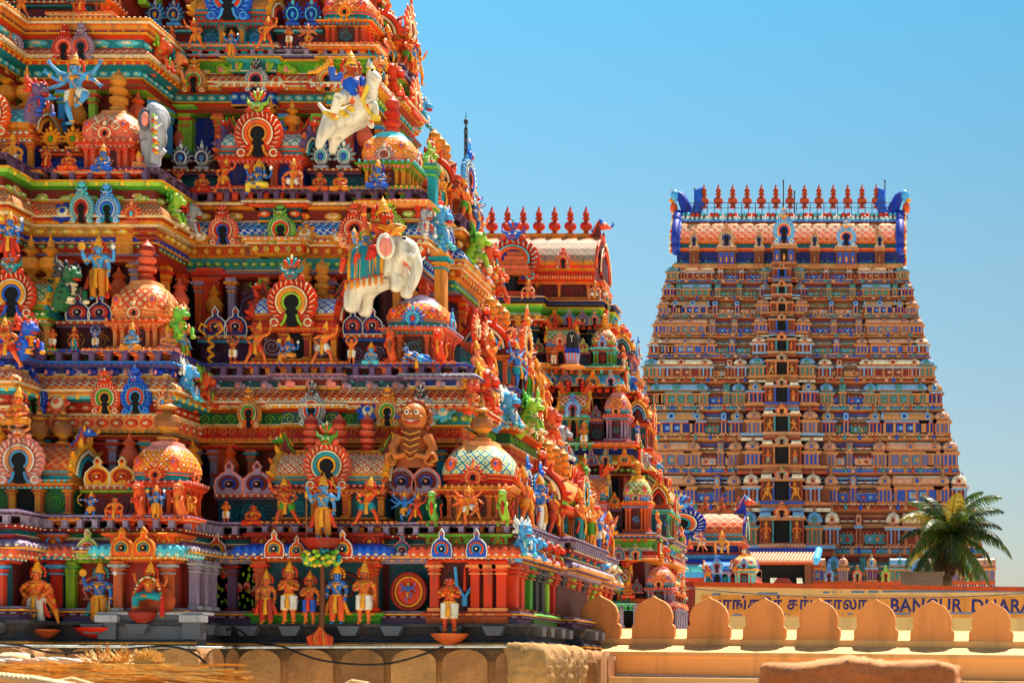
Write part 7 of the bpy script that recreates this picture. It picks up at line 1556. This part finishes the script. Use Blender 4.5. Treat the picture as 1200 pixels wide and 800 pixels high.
for sg in (-1, 1):
    m = MB(); rim = [(sg * (hw + .4), 4 + (3.4 + o_) * d_, z) for d_, seq in ((-1, rp), (1, rp[::-1])) for o_, z in seq]
    m.tube(rim, .62, 'royal', 7); m.tube([(x + sg * .5, y, z) for x, y, z in rim], .25, 'orange', 6); m.tube([(x - sg * .5, y, z) for x, y, z in rim], .2, 'blue', 6)
    for i in range(0, len(rim) - 1):
        p = Vector(rim[i]); m.ell(p + Vector((sg * .7, 0, 0)), (.2, .35, .35), ['gold', 'redorange', 'cream'][i % 3], 6, 4)
    put(m.mesh('gable_rim'), 'gable_rim', crn, Mt)
    m = MB(); hb_ = 62 * q
    m.tube([(sg * (hw - .6), 4, hb_), (sg * (hw - .7), 4, hb_ + 1.6), (sg * (hw + .1), 4, hb_ + 3.4), (sg * (hw + .6), 4, hb_ + 4.0)], [1.1, .9, .7, .4], 'royal', 9)
    m.tube([(sg * (hw - .4), 4, hb_ + .2), (sg * (hw - 1.9), 4, hb_ + 1.0), (sg * (hw - 2.7), 4, hb_ + 2.6), (sg * (hw - 2.3), 4, hb_ + 4.2), (sg * (hw - 3.2), 4, hb_ + 4.9)], [1.0, .9, .8, .6, .1], 'blue', 9)
    m.ell((sg * (hw + 1.0), 4, hb_ + 3.6), (.7, .8, .9), 'ltblue', 8, 5); m.ell((sg * (hw + 1.5), 4, hb_ + 2.9), (.45, .5, .35), 'kgold', 7, 4); m.ell((sg * (hw + 1.2), 4, hb_ + 1.8), (.6, .5, .9), 'orange', 7, 4); m.ell((sg * (hw + .9), 4, hb_ + .4), (.6, .5, .7), 'blue', 7, 4); m.tube([(sg * (hw + 1.2), 4, hb_ + 3.4), (sg * (hw + 1.5), 4, hb_ + 4.6)], [.3, .05], 'gold', 6)
    put(m.mesh('roof_crest'), 'roof_crest', crn, Mt)
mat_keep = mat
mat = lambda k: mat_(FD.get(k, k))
kf = K('big', 'kgold', 'rust', 'blue', 'orange'); kf2 = K('big', 'ltblue', 'orange', 'royal', 'kgold')
for px, w_, h_, dd in ((814, 11, 22, 0), (852, 21, 28, 0), (890, 11, 22, 0), (920, 26, 44, -1.4), (955, 11, 22, 0), (992, 24, 32, 0), (1031, 11, 22, 0)):
    xx = X(px, D) - xm; yb_ = 290; m = MB(); ww = w_ * q * .5
    m.box(xx - ww, xx + ww, -.6 + dd, 1, 0, 18 * q, 'rust'); m.box(xx - ww * 1.2, xx + ww * 1.2, -.8 + dd, 1, 17 * q, 19.5 * q, 'orange'); m.box(xx - ww * 1.1, xx + ww * 1.1, -.7 + dd, 1, 20 * q, 23 * q, 'salmon'); m.box(xx - ww * 1.1, xx + ww * 1.1, -.75 + dd, 1, -.1, 1.5 * q, 'terracotta')
    n = 1 if w_ < 15 else 3
    for i in range(n):
        a = xx + (i - (n - 1) / 2) * ww * .62; m.box(a - ww * .22, a + ww * .22, -.64 + dd, -.5 + dd, 2 * q, 15 * q, 'blue' if n > 1 else 'deepred'); m.ell((a, -.7 + dd, 7 * q), (ww * .12, .12, 4 * q), 'gold' if i % 2 == 0 else 'skingold', 6, 4)
    if dd: m.box(xx - ww * .3, xx + ww * .3, -.7 + dd, -.5 + dd, 2 * q, 16 * q, 'hole')
    o = put(m.mesh('niche'), 'niche', crn, Mt); put(kf2 if dd or w_ == 24 else kf, 'horseshoe_arch', o, Mt @ T(xx, -.7 + dd, 22 * q) @ Sc(w_ * q * 1.05, 1.2, h_ * q * .72))
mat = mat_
ff = finial('rust', 'deepred', 0)
for i in range(13):
    xx = X(825 + 202 * i / 12, D + 4) ; put(ff, 'finial', crn, T(xx, D + 4, Z(244, D + 4)) @ Sc(3.3 * .62, 3.3 * .62, 3.5))
m = MB()
for i in range(28): x = X(806 + 8 * i, D + 4) - xm; m.box(x - .05, x + .05, 2.9, 3.0, 68 * q, 68 * q + 1.6, 'dkgrey')
m.box(-hw + 1, hw - 1, 2.92, 2.98, 68 * q + 1.5, 68 * q + 1.6, 'dkgrey'); m.box(-hw + 1, hw - 1, 2.92, 2.98, 68 * q + .8, 68 * q + .86, 'dkgrey'); put(m.mesh('railing'), 'railing', crn, Mt)
for px, yt in ((918, 203), (1037, 203), (814, 213), (931, 216)):
    m = MB(); x = X(px, D + 4) - xm; m.tube([(x, 4, 68 * q), (x, 4, (312 - yt) * q)], .09, 'dkgrey', 5); m.ell((x, 4, (312 - yt) * q), (.15, .15, .3), 'dkgrey', 5, 3); put(m.mesh('lightning_rod'), 'lightning_rod', crn, Mt)
# tiled porch in front of the far tower
PR = root('tiled_porch', T(X(905, 215), 215, 0), 'low tiled porch with dark entrance at the foot of the far tower', 'porch'); D = 215.0
m = MB(); m.box(X(886, D), X(945, D), D + 1, D + 8, 0, Z(660, D), 'hole'); m.box(X(868, D), X(886, D), D, D + 8, 0, Z(661, D), 'rust'); m.box(X(943, D), X(950, D), D - .1, D + 8, 0, Z(661, D), 'frust'); m.box(X(862, D), X(960, D), D - .2, D + 9, Z(661, D), Z(658, D), 'rust'); put(m.mesh('wall'), 'wall', PR)
m = MB(); za, zc_ = Z(658.5, D), Z(645, D); m.add([(X(860, D), D - 1.5, za), (X(955, D), D - 1.5, za), (X(957, D), D + 3.5, zc_), (X(868, D), D + 3.5, zc_)], [(0, 1, 2, 3)], 'fsal')
for i in range(26): x = X(861 + i * 3.7, D); m.tube([(x, D - 1.6, za + .05), (x + .3, D + 3.5, zc_ + .05)], .17, 'fsal', 6)
m.box(X(862, D), X(958, D), D + 3.3, D + 4, zc_ - .1, zc_ + .6, 'royal'); m.tube([(X(957, D), D - 1.6, za + .05), (X(958, D), D + 3.5, zc_ + .3)], .5, 'ltblue', 7); put(m.mesh('roof'), 'roof', PR)
m = MB(); m.prism([(X(903, D), Z(688, D)), (X(934, D), Z(688, D)), (X(924, D), Z(677, D)), (X(911, D), Z(677, D))], D - .5, D, 'maroon')
m.prism([(X(903, D), Z(688, D)), (X(911, D), Z(677, D)), (X(903, D), Z(677, D))], D - .55, D - .1, 'white'); m.prism([(X(934, D), Z(688, D)), (X(934, D), Z(677, D)), (X(940, D), Z(677, D)), (X(942, D), Z(688, D))], D - .55, D - .1, 'white'); put(m.mesh('gable'), 'gable', PR)
# low painted row at the foot of the far tower, right of the porch
LR = root('painted_balustrade', T(X(1030, 222), 222, 0), 'low painted balustrade row with blue and white bars below the far tower', 'balustrade'); D = 222.0
m = MB(); m.box(X(945, D), X(1166, D), D, D + 3, 0, Z(684, D), 'maroon'); m.box(X(945, D), X(1166, D), D - .4, D + 3, Z(685, D), Z(681, D), 'rust'); m.box(X(945, D), X(1166, D), D - .3, D + 3, Z(697, D), Z(694, D), 'rust')
for i in range(60): x = X(948 + i * 3.65, D); m.box(x - .09, x + .09, D - .25, D, Z(694, D), Z(685, D), 'ltblue' if i % 3 else 'white')
put(m.mesh('wall'), 'wall', LR)
for i in range(13):
    px = 955 + i * 16.6; put((mkk if i % 3 else mks)[(i * 2) % 5], 'corner_pavilion' if i % 3 else 'barrel_pavilion', LR, T(X(px, D), D - .3, Z(681, D)) @ Sc(1.3, 1, 3.2)) if i % 2 == 0 else put([kcs[0], kcs[2], kcs[4]][i % 3], 'horseshoe_arch', LR, T(X(px, D), D - .3, Z(681, D)) @ Sc(1.4, 1, 1.6))
# ------------------------------------------------------------------ lightning mast behind the near tower
m = MB(); D = 58.0; m.tube([(0, 0, 0), (0, 0, Z(150, D)), ], [.14, .06], 'dkgrey', 7); m.tube([(0, 0, Z(150, D)), (0, 0, Z(131, D))], [.03, .008], 'dkgrey', 5)
for i in range(9): m.ell((0, 0, Z(155 + 9 * i, D)), (.09, .09, .05), 'grey', 6, 4)
m.ell((0, 0, Z(143, D)), (.08, .08, .12), 'dkgrey', 6, 4)
tag(put(m.mesh('lightning_mast'), 'lightning_mast', None, T(X(546, D), D, 0)), 'thin dark lightning mast standing against the sky right of the near tower', 'mast')
# ------------------------------------------------------------------ parapet with merlons
PAL.update(wallm='DE8C40', wallp='E8C47C', signor='E08A24', signblue='3C86C4')
def wallm(key, hexc, sc=1.0):
    m, n, l, bs = nt(key)
    g = N(n, 'ShaderNodeNewGeometry'); mp = N(n, 'ShaderNodeMapping'); mp.inputs['Scale'].default_value = (2.2 * sc, 2.2 * sc, .28 * sc); l.new(g.outputs['Position'], mp.inputs[0])
    st_ = N(n, 'ShaderNodeTexNoise'); st_.inputs['Scale'].default_value = 1; st_.inputs['Detail'].default_value = 6; l.new(mp.outputs[0], st_.inputs['Vector'])
    f = N(n, 'ShaderNodeTexNoise'); f.inputs['Scale'].default_value = 9 * sc; f.inputs['Detail'].default_value = 8; f.inputs['Roughness'].default_value = .7; l.new(g.outputs['Position'], f.inputs['Vector'])
    r = N(n, 'ShaderNodeMapRange'); l.new(st_.outputs[0], r.inputs[0]); r.inputs[1].default_value = .5; r.inputs[2].default_value = .8; r.inputs[3].default_value = 0; r.inputs[4].default_value = .8
    c = mix(n, l, r.outputs[0], lin(hexc), tuple(x * .45 for x in lin(hexc)[:3]) + (1,)); r2 = N(n, 'ShaderNodeMapRange'); l.new(f.outputs[0], r2.inputs[0]); r2.inputs[1].default_value = .55; r2.inputs[2].default_value = .8; r2.inputs[3].default_value = 0; r2.inputs[4].default_value = .45
    c = mix(n, l, r2.outputs[0], c, tuple(min(1, x * 1.35 + .03) for x in lin(hexc)[:3]) + (1,)); l.new(c, bs.inputs['Base Color']); bs.inputs['Roughness'].default_value = .85
    bp = N(n, 'ShaderNodeBump'); bp.inputs['Strength'].default_value = .35; bp.inputs['Distance'].default_value = .02; l.new(f.outputs[0], bp.inputs['Height']); l.new(bp.outputs[0], bs.inputs['Normal']); MATS[key] = m
wallm('merlon_plaster', 'D88C4C'); wallm('parapet_plaster', 'E0A868'); wallm('sign_wall_plaster', 'D8B878', .7); wallm('sign_band', 'DC9440', .8)
A = Vector((X(668, 40), 40)); B = Vector((X(1330, 38.0), 38.0)); dr = (B - A); LW = dr.length; dr.normalize(); angw = math.atan2(dr.y, dr.x)
tz = (Z(704, 38.55) - Z(697, 39.9)) / ((X(1161, 38.55) - X(701, 39.9)))       # gentle fall of the wall to the right
Mw = T(A.x, A.y, Z(697, 40)) @ Matrix.Rotation(angw, 4, 'Z') @ Matrix.Shear('XZ', 4, (0, 0)) 
Mw = Mw @ Matrix(((1, 0, 0, 0), (0, 1, 0, 0), (tz, 0, 1, 0), (0, 0, 0, 1)))
q = 40 / F
zs = -50 * q; zl0 = -57 * q; zl1 = -70.5 * q      # gap sill, back of sloping ledge, front edge of ledge
PW = root('parapet_wall', T(A.x, A.y, 0), 'long ochre parapet wall crossing the foreground at right, topped by rounded merlons', 'wall')
m = MB()
m.add([(0, -.02, zl0), (LW, -.02, zl0), (LW, -.02, zs), (0, -.02, zs), (LW, .55, zs + .24), (0, .55, zs + .24), (LW, .55, -11), (0, .55, -11)], [(0, 1, 2, 3), (3, 2, 4, 5), (5, 4, 6, 7)], 'parapet_plaster')
m.add([(0, -.02, zl0), (LW, -.02, zl0), (LW, -.62, zl1 + .1), (0, -.62, zl1 + .1), (LW, -.64, zl1), (0, -.64, zl1), (LW, -.6, zl1 - .03), (0, -.6, zl1 - .03), (LW, -.6, zl1 - 11), (0, -.6, zl1 - 11)], [(3, 2, 1, 0), (5, 4, 2, 3), (7, 6, 4, 5), (9, 8, 6, 7)], 'parapet_plaster')
m.add([(0, -.64, zl1 - 11), (0, -.62, zl1), (0, 0, zs), (0, .55, zs), (0, .55, -11)], [(0, 1, 2, 3, 4)], 'parapet_plaster')
put(m.mesh('wall'), 'wall', PW, Mw)
wm = .45; pl = []
for x, z in [(.56, 0), (.56, .30), (.52, .34), (.47, .37), (.5, .5), (.485, .62), (.42, .76), (.3, .87), (.16, .935), (.07, .97), (0, 1.03)]: pl.append((x, z))
full = [(-x, z) for x, z in pl[::-1][1:]]
hm = -zs; poly = [(x * 1.0, z * hm) for x, z in pl] + [(x, z * hm) for x, z in full]
xs_px = [701.6, 765, 830, 895.3, 958.6, 1026, 1092, 1161, 1232]
for i, px in enumerate(xs_px):
    # intersection of the view column with the wall line
    k = (px - CX) / F; t = (k * A.y - A.x) / (dr.x - k * dr.y)
    w_ = 46.5 / F * (A.y + dr.y * t)
    m = MB(); j = rr.uniform(.985, 1.015); m.prism([(x * w_ * 1.0 * j, z) for x, z in poly], 0, .15, 'merlon_plaster')
    zt_ = m.v
    o = put(m.mesh('merlon'), 'merlon', PW, Mw @ T(t, .0, zs + .0)); 
    me = o.data; bv = o.modifiers.new('bevel', 'BEVEL'); bv.width = .02; bv.segments = 2; bv.limit_method = 'ANGLE'; bv.angle_limit = R(40)
# lower kerb strip at the foot of the parapet
m = MB(); m.box(0, LW, -1.6, -.6, -11, -94.5 * q, 'parapet_plaster'); struct(tag(put(m.mesh('terrace'), 'terrace', None, Mw), 'x', 'x')); o = col.objects['terrace']; del o['label'], o['category']
cable([Mw @ Vector((-.3, -.9, -91 * q)), Mw @ Vector((.6, -.7, -91.5 * q)), Mw @ Vector((3, -.66, -91.5 * q)), Mw @ Vector((6, -.68, -92 * q)), Mw @ Vector((12, -.66, -92 * q))], .025, 'pipe', 'thin white cable lying at the foot of the ochre parapet', 'cable')
cable([Mw @ Vector((.35, -.75, -90 * q)), Mw @ Vector((.2, -.95, -92 * q)), Mw @ Vector((.1, -1.2, -97 * q)), Mw @ Vector((.05, -1.55, -105 * q))], .03, 'pipe', 'bent white pipe end beside the carved corner stones', 'pipe')
# ------------------------------------------------------------------ long sign wall
D = 60.0; xa, xb = X(815, D), X(1420, D); za = Z(681.5, D); slope = (Z(693.5, D) - Z(682.5, D)) / (X(1200, D) - X(840, D))
Ms = T(xa, D, za) @ Matrix(((1, 0, 0, 0), (0, 1, 0, 0), (slope, 0, 1, 0), (0, 0, 0, 1))); Lw = xb - xa; q = D / F
SW = root('sign_wall', T(xa, D, 0), 'long cream wall with red coping and a painted orange name band', 'wall')
m = MB(); m.box(0, Lw, 0, .4, -12.5, -5 * q, 'sign_wall_plaster'); put(m.mesh('wall'), 'wall', SW, Ms)
m = MB(); m.box(-.05, Lw, -.12, .5, -5.5 * q, 0, 'rust'); put(m.mesh('coping'), 'coping', SW, Ms)
m = MB(); m.add([(X(822, D) - xa, -.006, -39.5 * q), (Lw, -.006, -34.5 * q), (Lw, -.006, -8 * q), (X(822, D) - xa, -.006, -15 * q)], [(0, 1, 2, 3)], 'sign_band')
sb_ = put(m.mesh('sign_band'), 'sign_band', SW, Ms)
m = MB()
def stroke(x0, x1, y, w=.05): m.box(X(x0, D) - xa, X(x1, D) - xa, -.016, -.008, y * q - w / 2, y * q + w / 2, 'signblue')
for x0, x1 in ((835, 845), (888, 912), (965, 972), (976, 978), (985, 986), (998, 1013), (1018, 1030), (1034, 1200), (1200, 1390)): stroke(x0, x1, -14.3 + (x0 - 840) * .0165, .06)
for x0, x1 in ((851, 854), (860, 870), (918, 922), (925, 926), (988, 989), (994, 1000), (1043, 1068), (1114, 1140), (1148, 1400)): stroke(x0, x1, -38.8 + (x0 - 840) * .0085, .05)
put(m.mesh('blue_line'), 'blue_line', sb_, Ms)
def text(s, px0, px1, hpx, ybase, name, bold=.012):
    cu = bpy.data.curves.new('t', 'FONT'); cu.body = s; cu.size = 1; cu.offset = bold; cu.extrude = .004; cu.space_character = 1.05
    ob = bpy.data.objects.new('t', cu); col.objects.link(ob); dg = bpy.context.evaluated_depsgraph_get(); dg.update()
    me = bpy.data.meshes.new_from_object(ob.evaluated_get(dg)); bpy.data.objects.remove(ob)
    xs = [v.co.x for v in me.vertices]; ys = [v.co.y for v in me.vertices]
    sx = (X(px1, D) - X(px0, D)) / (max(xs) - min(xs)); sy = hpx * q / (max(ys) - min(ys)); x0 = min(xs); y0 = min(ys)
    for v in me.vertices: v.co = ((v.co.x - x0) * sx, -.014 - v.co.z, (v.co.y - y0) * sy)
    me.materials.clear(); me.materials.append(mat('navy')); me.name = name
    return put(me, name, sb_, Ms @ T(X(px0, D) - xa, 0, ybase * q))
text('பாங்கூர் தர்மசாலா', 834, 1016, 22, -37.8, 'lettering', .022)
text('BANGUR', 1044, 1128, 16, -31.8, 'lettering', .02); text('DHARAMSHALA', 1139, 1292, 16, -31, 'lettering', .02)
m = MB(); D2 = 75; m.box(X(1056, D2), X(1105, D2), D2, D2 + 2, 0, Z(671, D2), 'stone:6A5A50:.6:.4'); m.box(X(1054, D2), X(1107, D2), D2 - .1, D2 + 2.1, Z(671, D2), Z(669.5, D2), 'stone:6A5A50:.6:.4')
tag(put(m.mesh('rooftop_block'), 'rooftop_block'), 'plain grey concrete block behind the sign wall left of the palm', 'building')
# ------------------------------------------------------------------ palm
Dp = 82.0; base = Vector((X(1121, Dp), Dp, 0)); top = P(1114, 634, Dp); PT = root('palm_tree', Matrix.Translation(base), 'coconut palm rising behind the sign wall in front of the far tower', 'palm tree')
def leafmat(key, hexc, tr):
    m, n, l, bs = nt(key); wear(n, l, bs, lin(hexc), .5, .45, .1); bs.inputs['Subsurface Weight'].default_value = 0
    tb = N(n, 'ShaderNodeBsdfTranslucent'); tb.inputs[0].default_value = lin(tr); ms = N(n, 'ShaderNodeMixShader'); ms.inputs[0].default_value = .3
    out = n['Material Output']; l.new(bs.outputs[0], ms.inputs[1]); l.new(tb.outputs[0], ms.inputs[2]); l.new(ms.outputs[0], out.inputs[0]); MATS[key] = m
leafmat('palm_green', '2C4414', '5A7420'); leafmat('palm_yellow', '7A6C20', 'A8902C'); leafmat('palm_dry', '3E2A16', '5A4224'); leafmat('palm_dark', '182A10', '304818')
m = MB(); tp = [base.lerp(top, i / 10) + Vector((.25 * math.sin(i * .5), 0, 0)) for i in range(11)]; m.tube(tp, [.34] * 4 + [.28] * 4 + [.25, .28, .34], 'stone:5A4632:2:1', 10)
for i in range(40): m.tube([base.lerp(top, i / 40) + Vector((.25 * math.sin(i * .125), 0, -.03)), base.lerp(top, i / 40) + Vector((.25 * math.sin(i * .125), 0, .03))], .31, 'stone:4A3826:2:1', 10)
put(m.mesh('trunk'), 'trunk', PT)
rp_ = random.Random(21); fr_list = []
for i in range(36):
    az = i * 2.399 + rp_.uniform(-.35, .35); el_ = R(84 - i * 3.5); Ln = rp_.uniform(2.7, 3.6) if i > 4 else 2.9
    fr_list.append((az, el_, Ln, ['palm_green', 'palm_green', 'palm_dark' if i % 10 != 2 else 'palm_yellow', 'palm_dark', 'palm_green'][i % 5], 1.0))
for i in range(24): fr_list.append((i * .262 + .2, R(-40 - 25 * rp_.random()), rp_.uniform(1.7, 2.4), 'palm_dry' if i % 3 else 'palm_dark', .6))
for az, el_, Ln, key, dens in fr_list:
    m = MB(); pts = []; p = top + Vector((0, 0, .25)); e = el_; N_ = 16
    d0 = Vector((math.cos(az), math.sin(az), 0))
    for i in range(N_ + 1):
        pts.append(p.copy()); d = d0 * math.cos(e) + Vector((0, 0, 1)) * math.sin(e); p = p + d * (Ln / N_); e -= R(1.8 + 8 * (i / N_)) * (1 if el_ > -.4 else .5)
    m.tube(pts, [.05 * (1 - .8 * i / N_) for i in range(N_ + 1)], 'palm_yellow' if key != 'palm_dry' else key, 4)
    sdv = d0.cross(Vector((0, 0, 1))).normalized()
    for i in range(2, N_ * 4):
        t = i / (N_ * 4); a = pts[int(t * N_)].lerp(pts[min(N_, int(t * N_) + 1)], t * N_ - int(t * N_)); dirp = (pts[min(N_, int(t * N_) + 1)] - pts[int(t * N_)]).normalized()
        ll = .85 * math.sin(math.pi * min(1, t * .85 + .12)) ** .7 * Ln / 3.2
        for sg in (-1, 1):
            if rp_.random() > .84: continue
            o1 = (sdv * sg * .72 + dirp * .62 + Vector((0, 0, -.2 - .35 * rp_.random()))).normalized(); o2 = (o1 + Vector((0, 0, -.75 - .4 * rp_.random()))).normalized(); wd = dirp * .022 * 1.4
            b1 = a + o1 * ll * .5; c1 = b1 + o2 * ll * .5
            m.add([a - wd, a + wd, b1 + wd, b1 - wd, c1], [(0, 1, 2, 3), (3, 2, 4)], key)
    put(m.mesh('frond'), 'frond', PT)
m = MB()
for i in range(9): m.ell(top + Vector((.35 * math.cos(i * .7), .35 * math.sin(i * .7), -.15 - .12 * (i % 3))), (.13, .13, .16), 'ochre', 7, 5)
put(m.mesh('coconut'), 'coconut', PT)
# ------------------------------------------------------------------ foreground: viewer's stone parapet, rock, rope bundles
m = MB(); m.box(-9, 6, 4.2, 9.5, 0, 8.86, 'stone:A8743F:1.5:.6'); struct(put(m.mesh('terrace'), 'terrace'))
rf = random.Random(2)
import mathutils.noise as mn
m = MB(); a = MB(); a.ell((0, 0, 0), (1, 1, 1), 'x', 56, 30); vs = []
for x, y, z in a.v:
    e = 9.0; g = (abs(x) ** e + abs(y) ** e + abs(z) ** e) ** (1 / e); p = Vector((x / g * .352, y / g * .2, z / g * .075)); nn = mn.fractal(p * 16, .8, 2, 6); nd = p.normalized()
    vs.append(p + nd * (nn * .022) + Vector((0, 0, (.012 * math.exp(-((p.x - .0) / .09) ** 2) - .006 * math.sin(p.x * 21)) if z > 0 else 0)))
m.add(vs, a.f, 'stone:C8844E:5:1', True); rk = put(m.mesh('rock'), 'rock', None, T(X(1007, 6.0), 6.15, 8.955)); tag(rk, 'blurred reddish brown stone block lying at the bottom right in the foreground', 'rock')
PAL.update(straw='F0B050', straw2='F8D888', straw3='D08830', ropec='F0D49A')
for nm, px0, px1, py, n, r, D, lb, zo in (('coir_bundle', -40, 290, 788, 700, .036, 8.3, 'large bundle of orange coir fibre lying across the bottom left', 0), ('coir_bundle', 100, 470, 796, 300, .018, 8.0, 'thin tail of orange coir fibre trailing right along the bottom edge', 1)):
    m = MB()
    for i in range(n):
        y0, z0 = rf.gauss(0, 1), rf.gauss(0, 1); xs = X(px0, D) + rf.random() * .5; xe = X(px1, D) - rf.random() * .55; pts = []
        for k in range(9):
            t = k / 8; x = xs + (xe - xs) * t; sp = 1 + .5 * math.sin(t * 5 + i * .02)
            pts.append((x, D + y0 * r * 1.8 * sp + rf.gauss(0, .004), Z(py, D) - .006 * 12 * t * zo + z0 * r * .45 * sp + rf.gauss(0, .003) - .02 * t))
        m.tube(pts, .0034, ['straw', 'straw2', 'straw3', 'straw'][i % 4], 3, None, 1, False)
    o = put(m.mesh(nm), nm); tag(o, lb, 'coir fibre')
m = MB(); c0 = P(172, 780, 8.35)
for i in range(420):
    a1 = rf.uniform(-1.5, 1.5); u = rf.random(); d = Vector((math.sin(a1) * .8, rf.uniform(-.6, .6), abs(math.cos(a1)))).normalized(); L = rf.uniform(.05, .1)
    m.tube([c0, c0 + d * L * .6, c0 + d * L + Vector((rf.gauss(0, .006), 0, -.004))], .0026, ['straw2', 'ropec', 'straw'][i % 3], 3, None, 1, False)
tag(put(m.mesh('straw_tuft'), 'straw_tuft'), 'bright upright straw tuft above the coir bundle at lower left', 'straw')
m = MB(); c0 = P(128, 781, 8.38)
for i in range(260):
    d = Vector((rf.uniform(-1, 1), rf.uniform(-.5, .5), rf.uniform(.1, .55))).normalized(); L = rf.uniform(.05, .13); s_ = c0 + Vector((rf.uniform(-.07, .1), 0, 0)); m.tube([s_, s_ + d * L * .5, s_ + d * L], .0026, ['straw', 'straw3', 'straw2'][i % 3], 3, None, 1, False)
tag(put(m.mesh('straw_tuft'), 'straw_tuft'), 'frayed orange straw tuft left of the bright upright one', 'straw')
def rope(pts, r, key, lb, strands=3, tw=60):
    m = MB(); n = 120; P_ = [Vector(p) for p in pts]
    for s_ in range(strands):
        o = []
        for i in range(n + 1):
            t = i / n * (len(P_) - 1); k = min(len(P_) - 2, int(t)); c = P_[k].lerp(P_[k + 1], t - k); a_ = i / n * tw + s_ * 2 * math.pi / strands; o.append(c + Vector((0, math.cos(a_), math.sin(a_))) * r * .55)
        m.tube(o, r * .58, key, 6)
    return tag(put(m.mesh('rope'), 'rope'), lb, 'rope')
rope([P(-40, 789, 7.6), P(40, 797, 7.6), P(90, 806, 7.6)], .022, 'ropec', 'thick twisted cream rope at the bottom left corner')
rope([P(-30, 775, 8.8), P(20, 775, 8.8), P(60, 773, 8.8), P(130, 777, 8.8)], .017, 'white', 'pale rope lying behind the coir bundle at the left', 3, 14)
rope([P(60, 799, 7.9), P(85, 795, 7.9), P(112, 803, 7.9)], .01, 'ropec', 'small loop of pale rope at the bottom edge left', 3, 30)
rope([P(395, 806, 7.7), P(412, 797, 7.7), P(430, 800, 7.7), P(440, 806, 7.7)], .007, 'ropec', 'pale rope loop at the bottom edge below the five statues', 3, 30)
m = MB(); rock(m, P(17, 772, 9.1), (.075, .06, .035), 'stone:E8CFA0:6:.6', 14, 10, None, rf, .1); tag(put(m.mesh('rock'), 'rock'), 'pale cream stone behind the pale rope at the left edge', 'rock')
for o in bpy.data.objects:
    if 'label' in o and len(str(o['label']).split()) > 16: print('LONG', o.name, '|', o['label'])

cable([P(800, 688, 58), P(880, 695, 58), P(960, 699, 58), P(1060, 700, 58), P(1160, 697, 58), P(1260, 690, 58)], .02, 'dkgrey', 'thin dark wire sagging across the cream sign wall', 'wire')
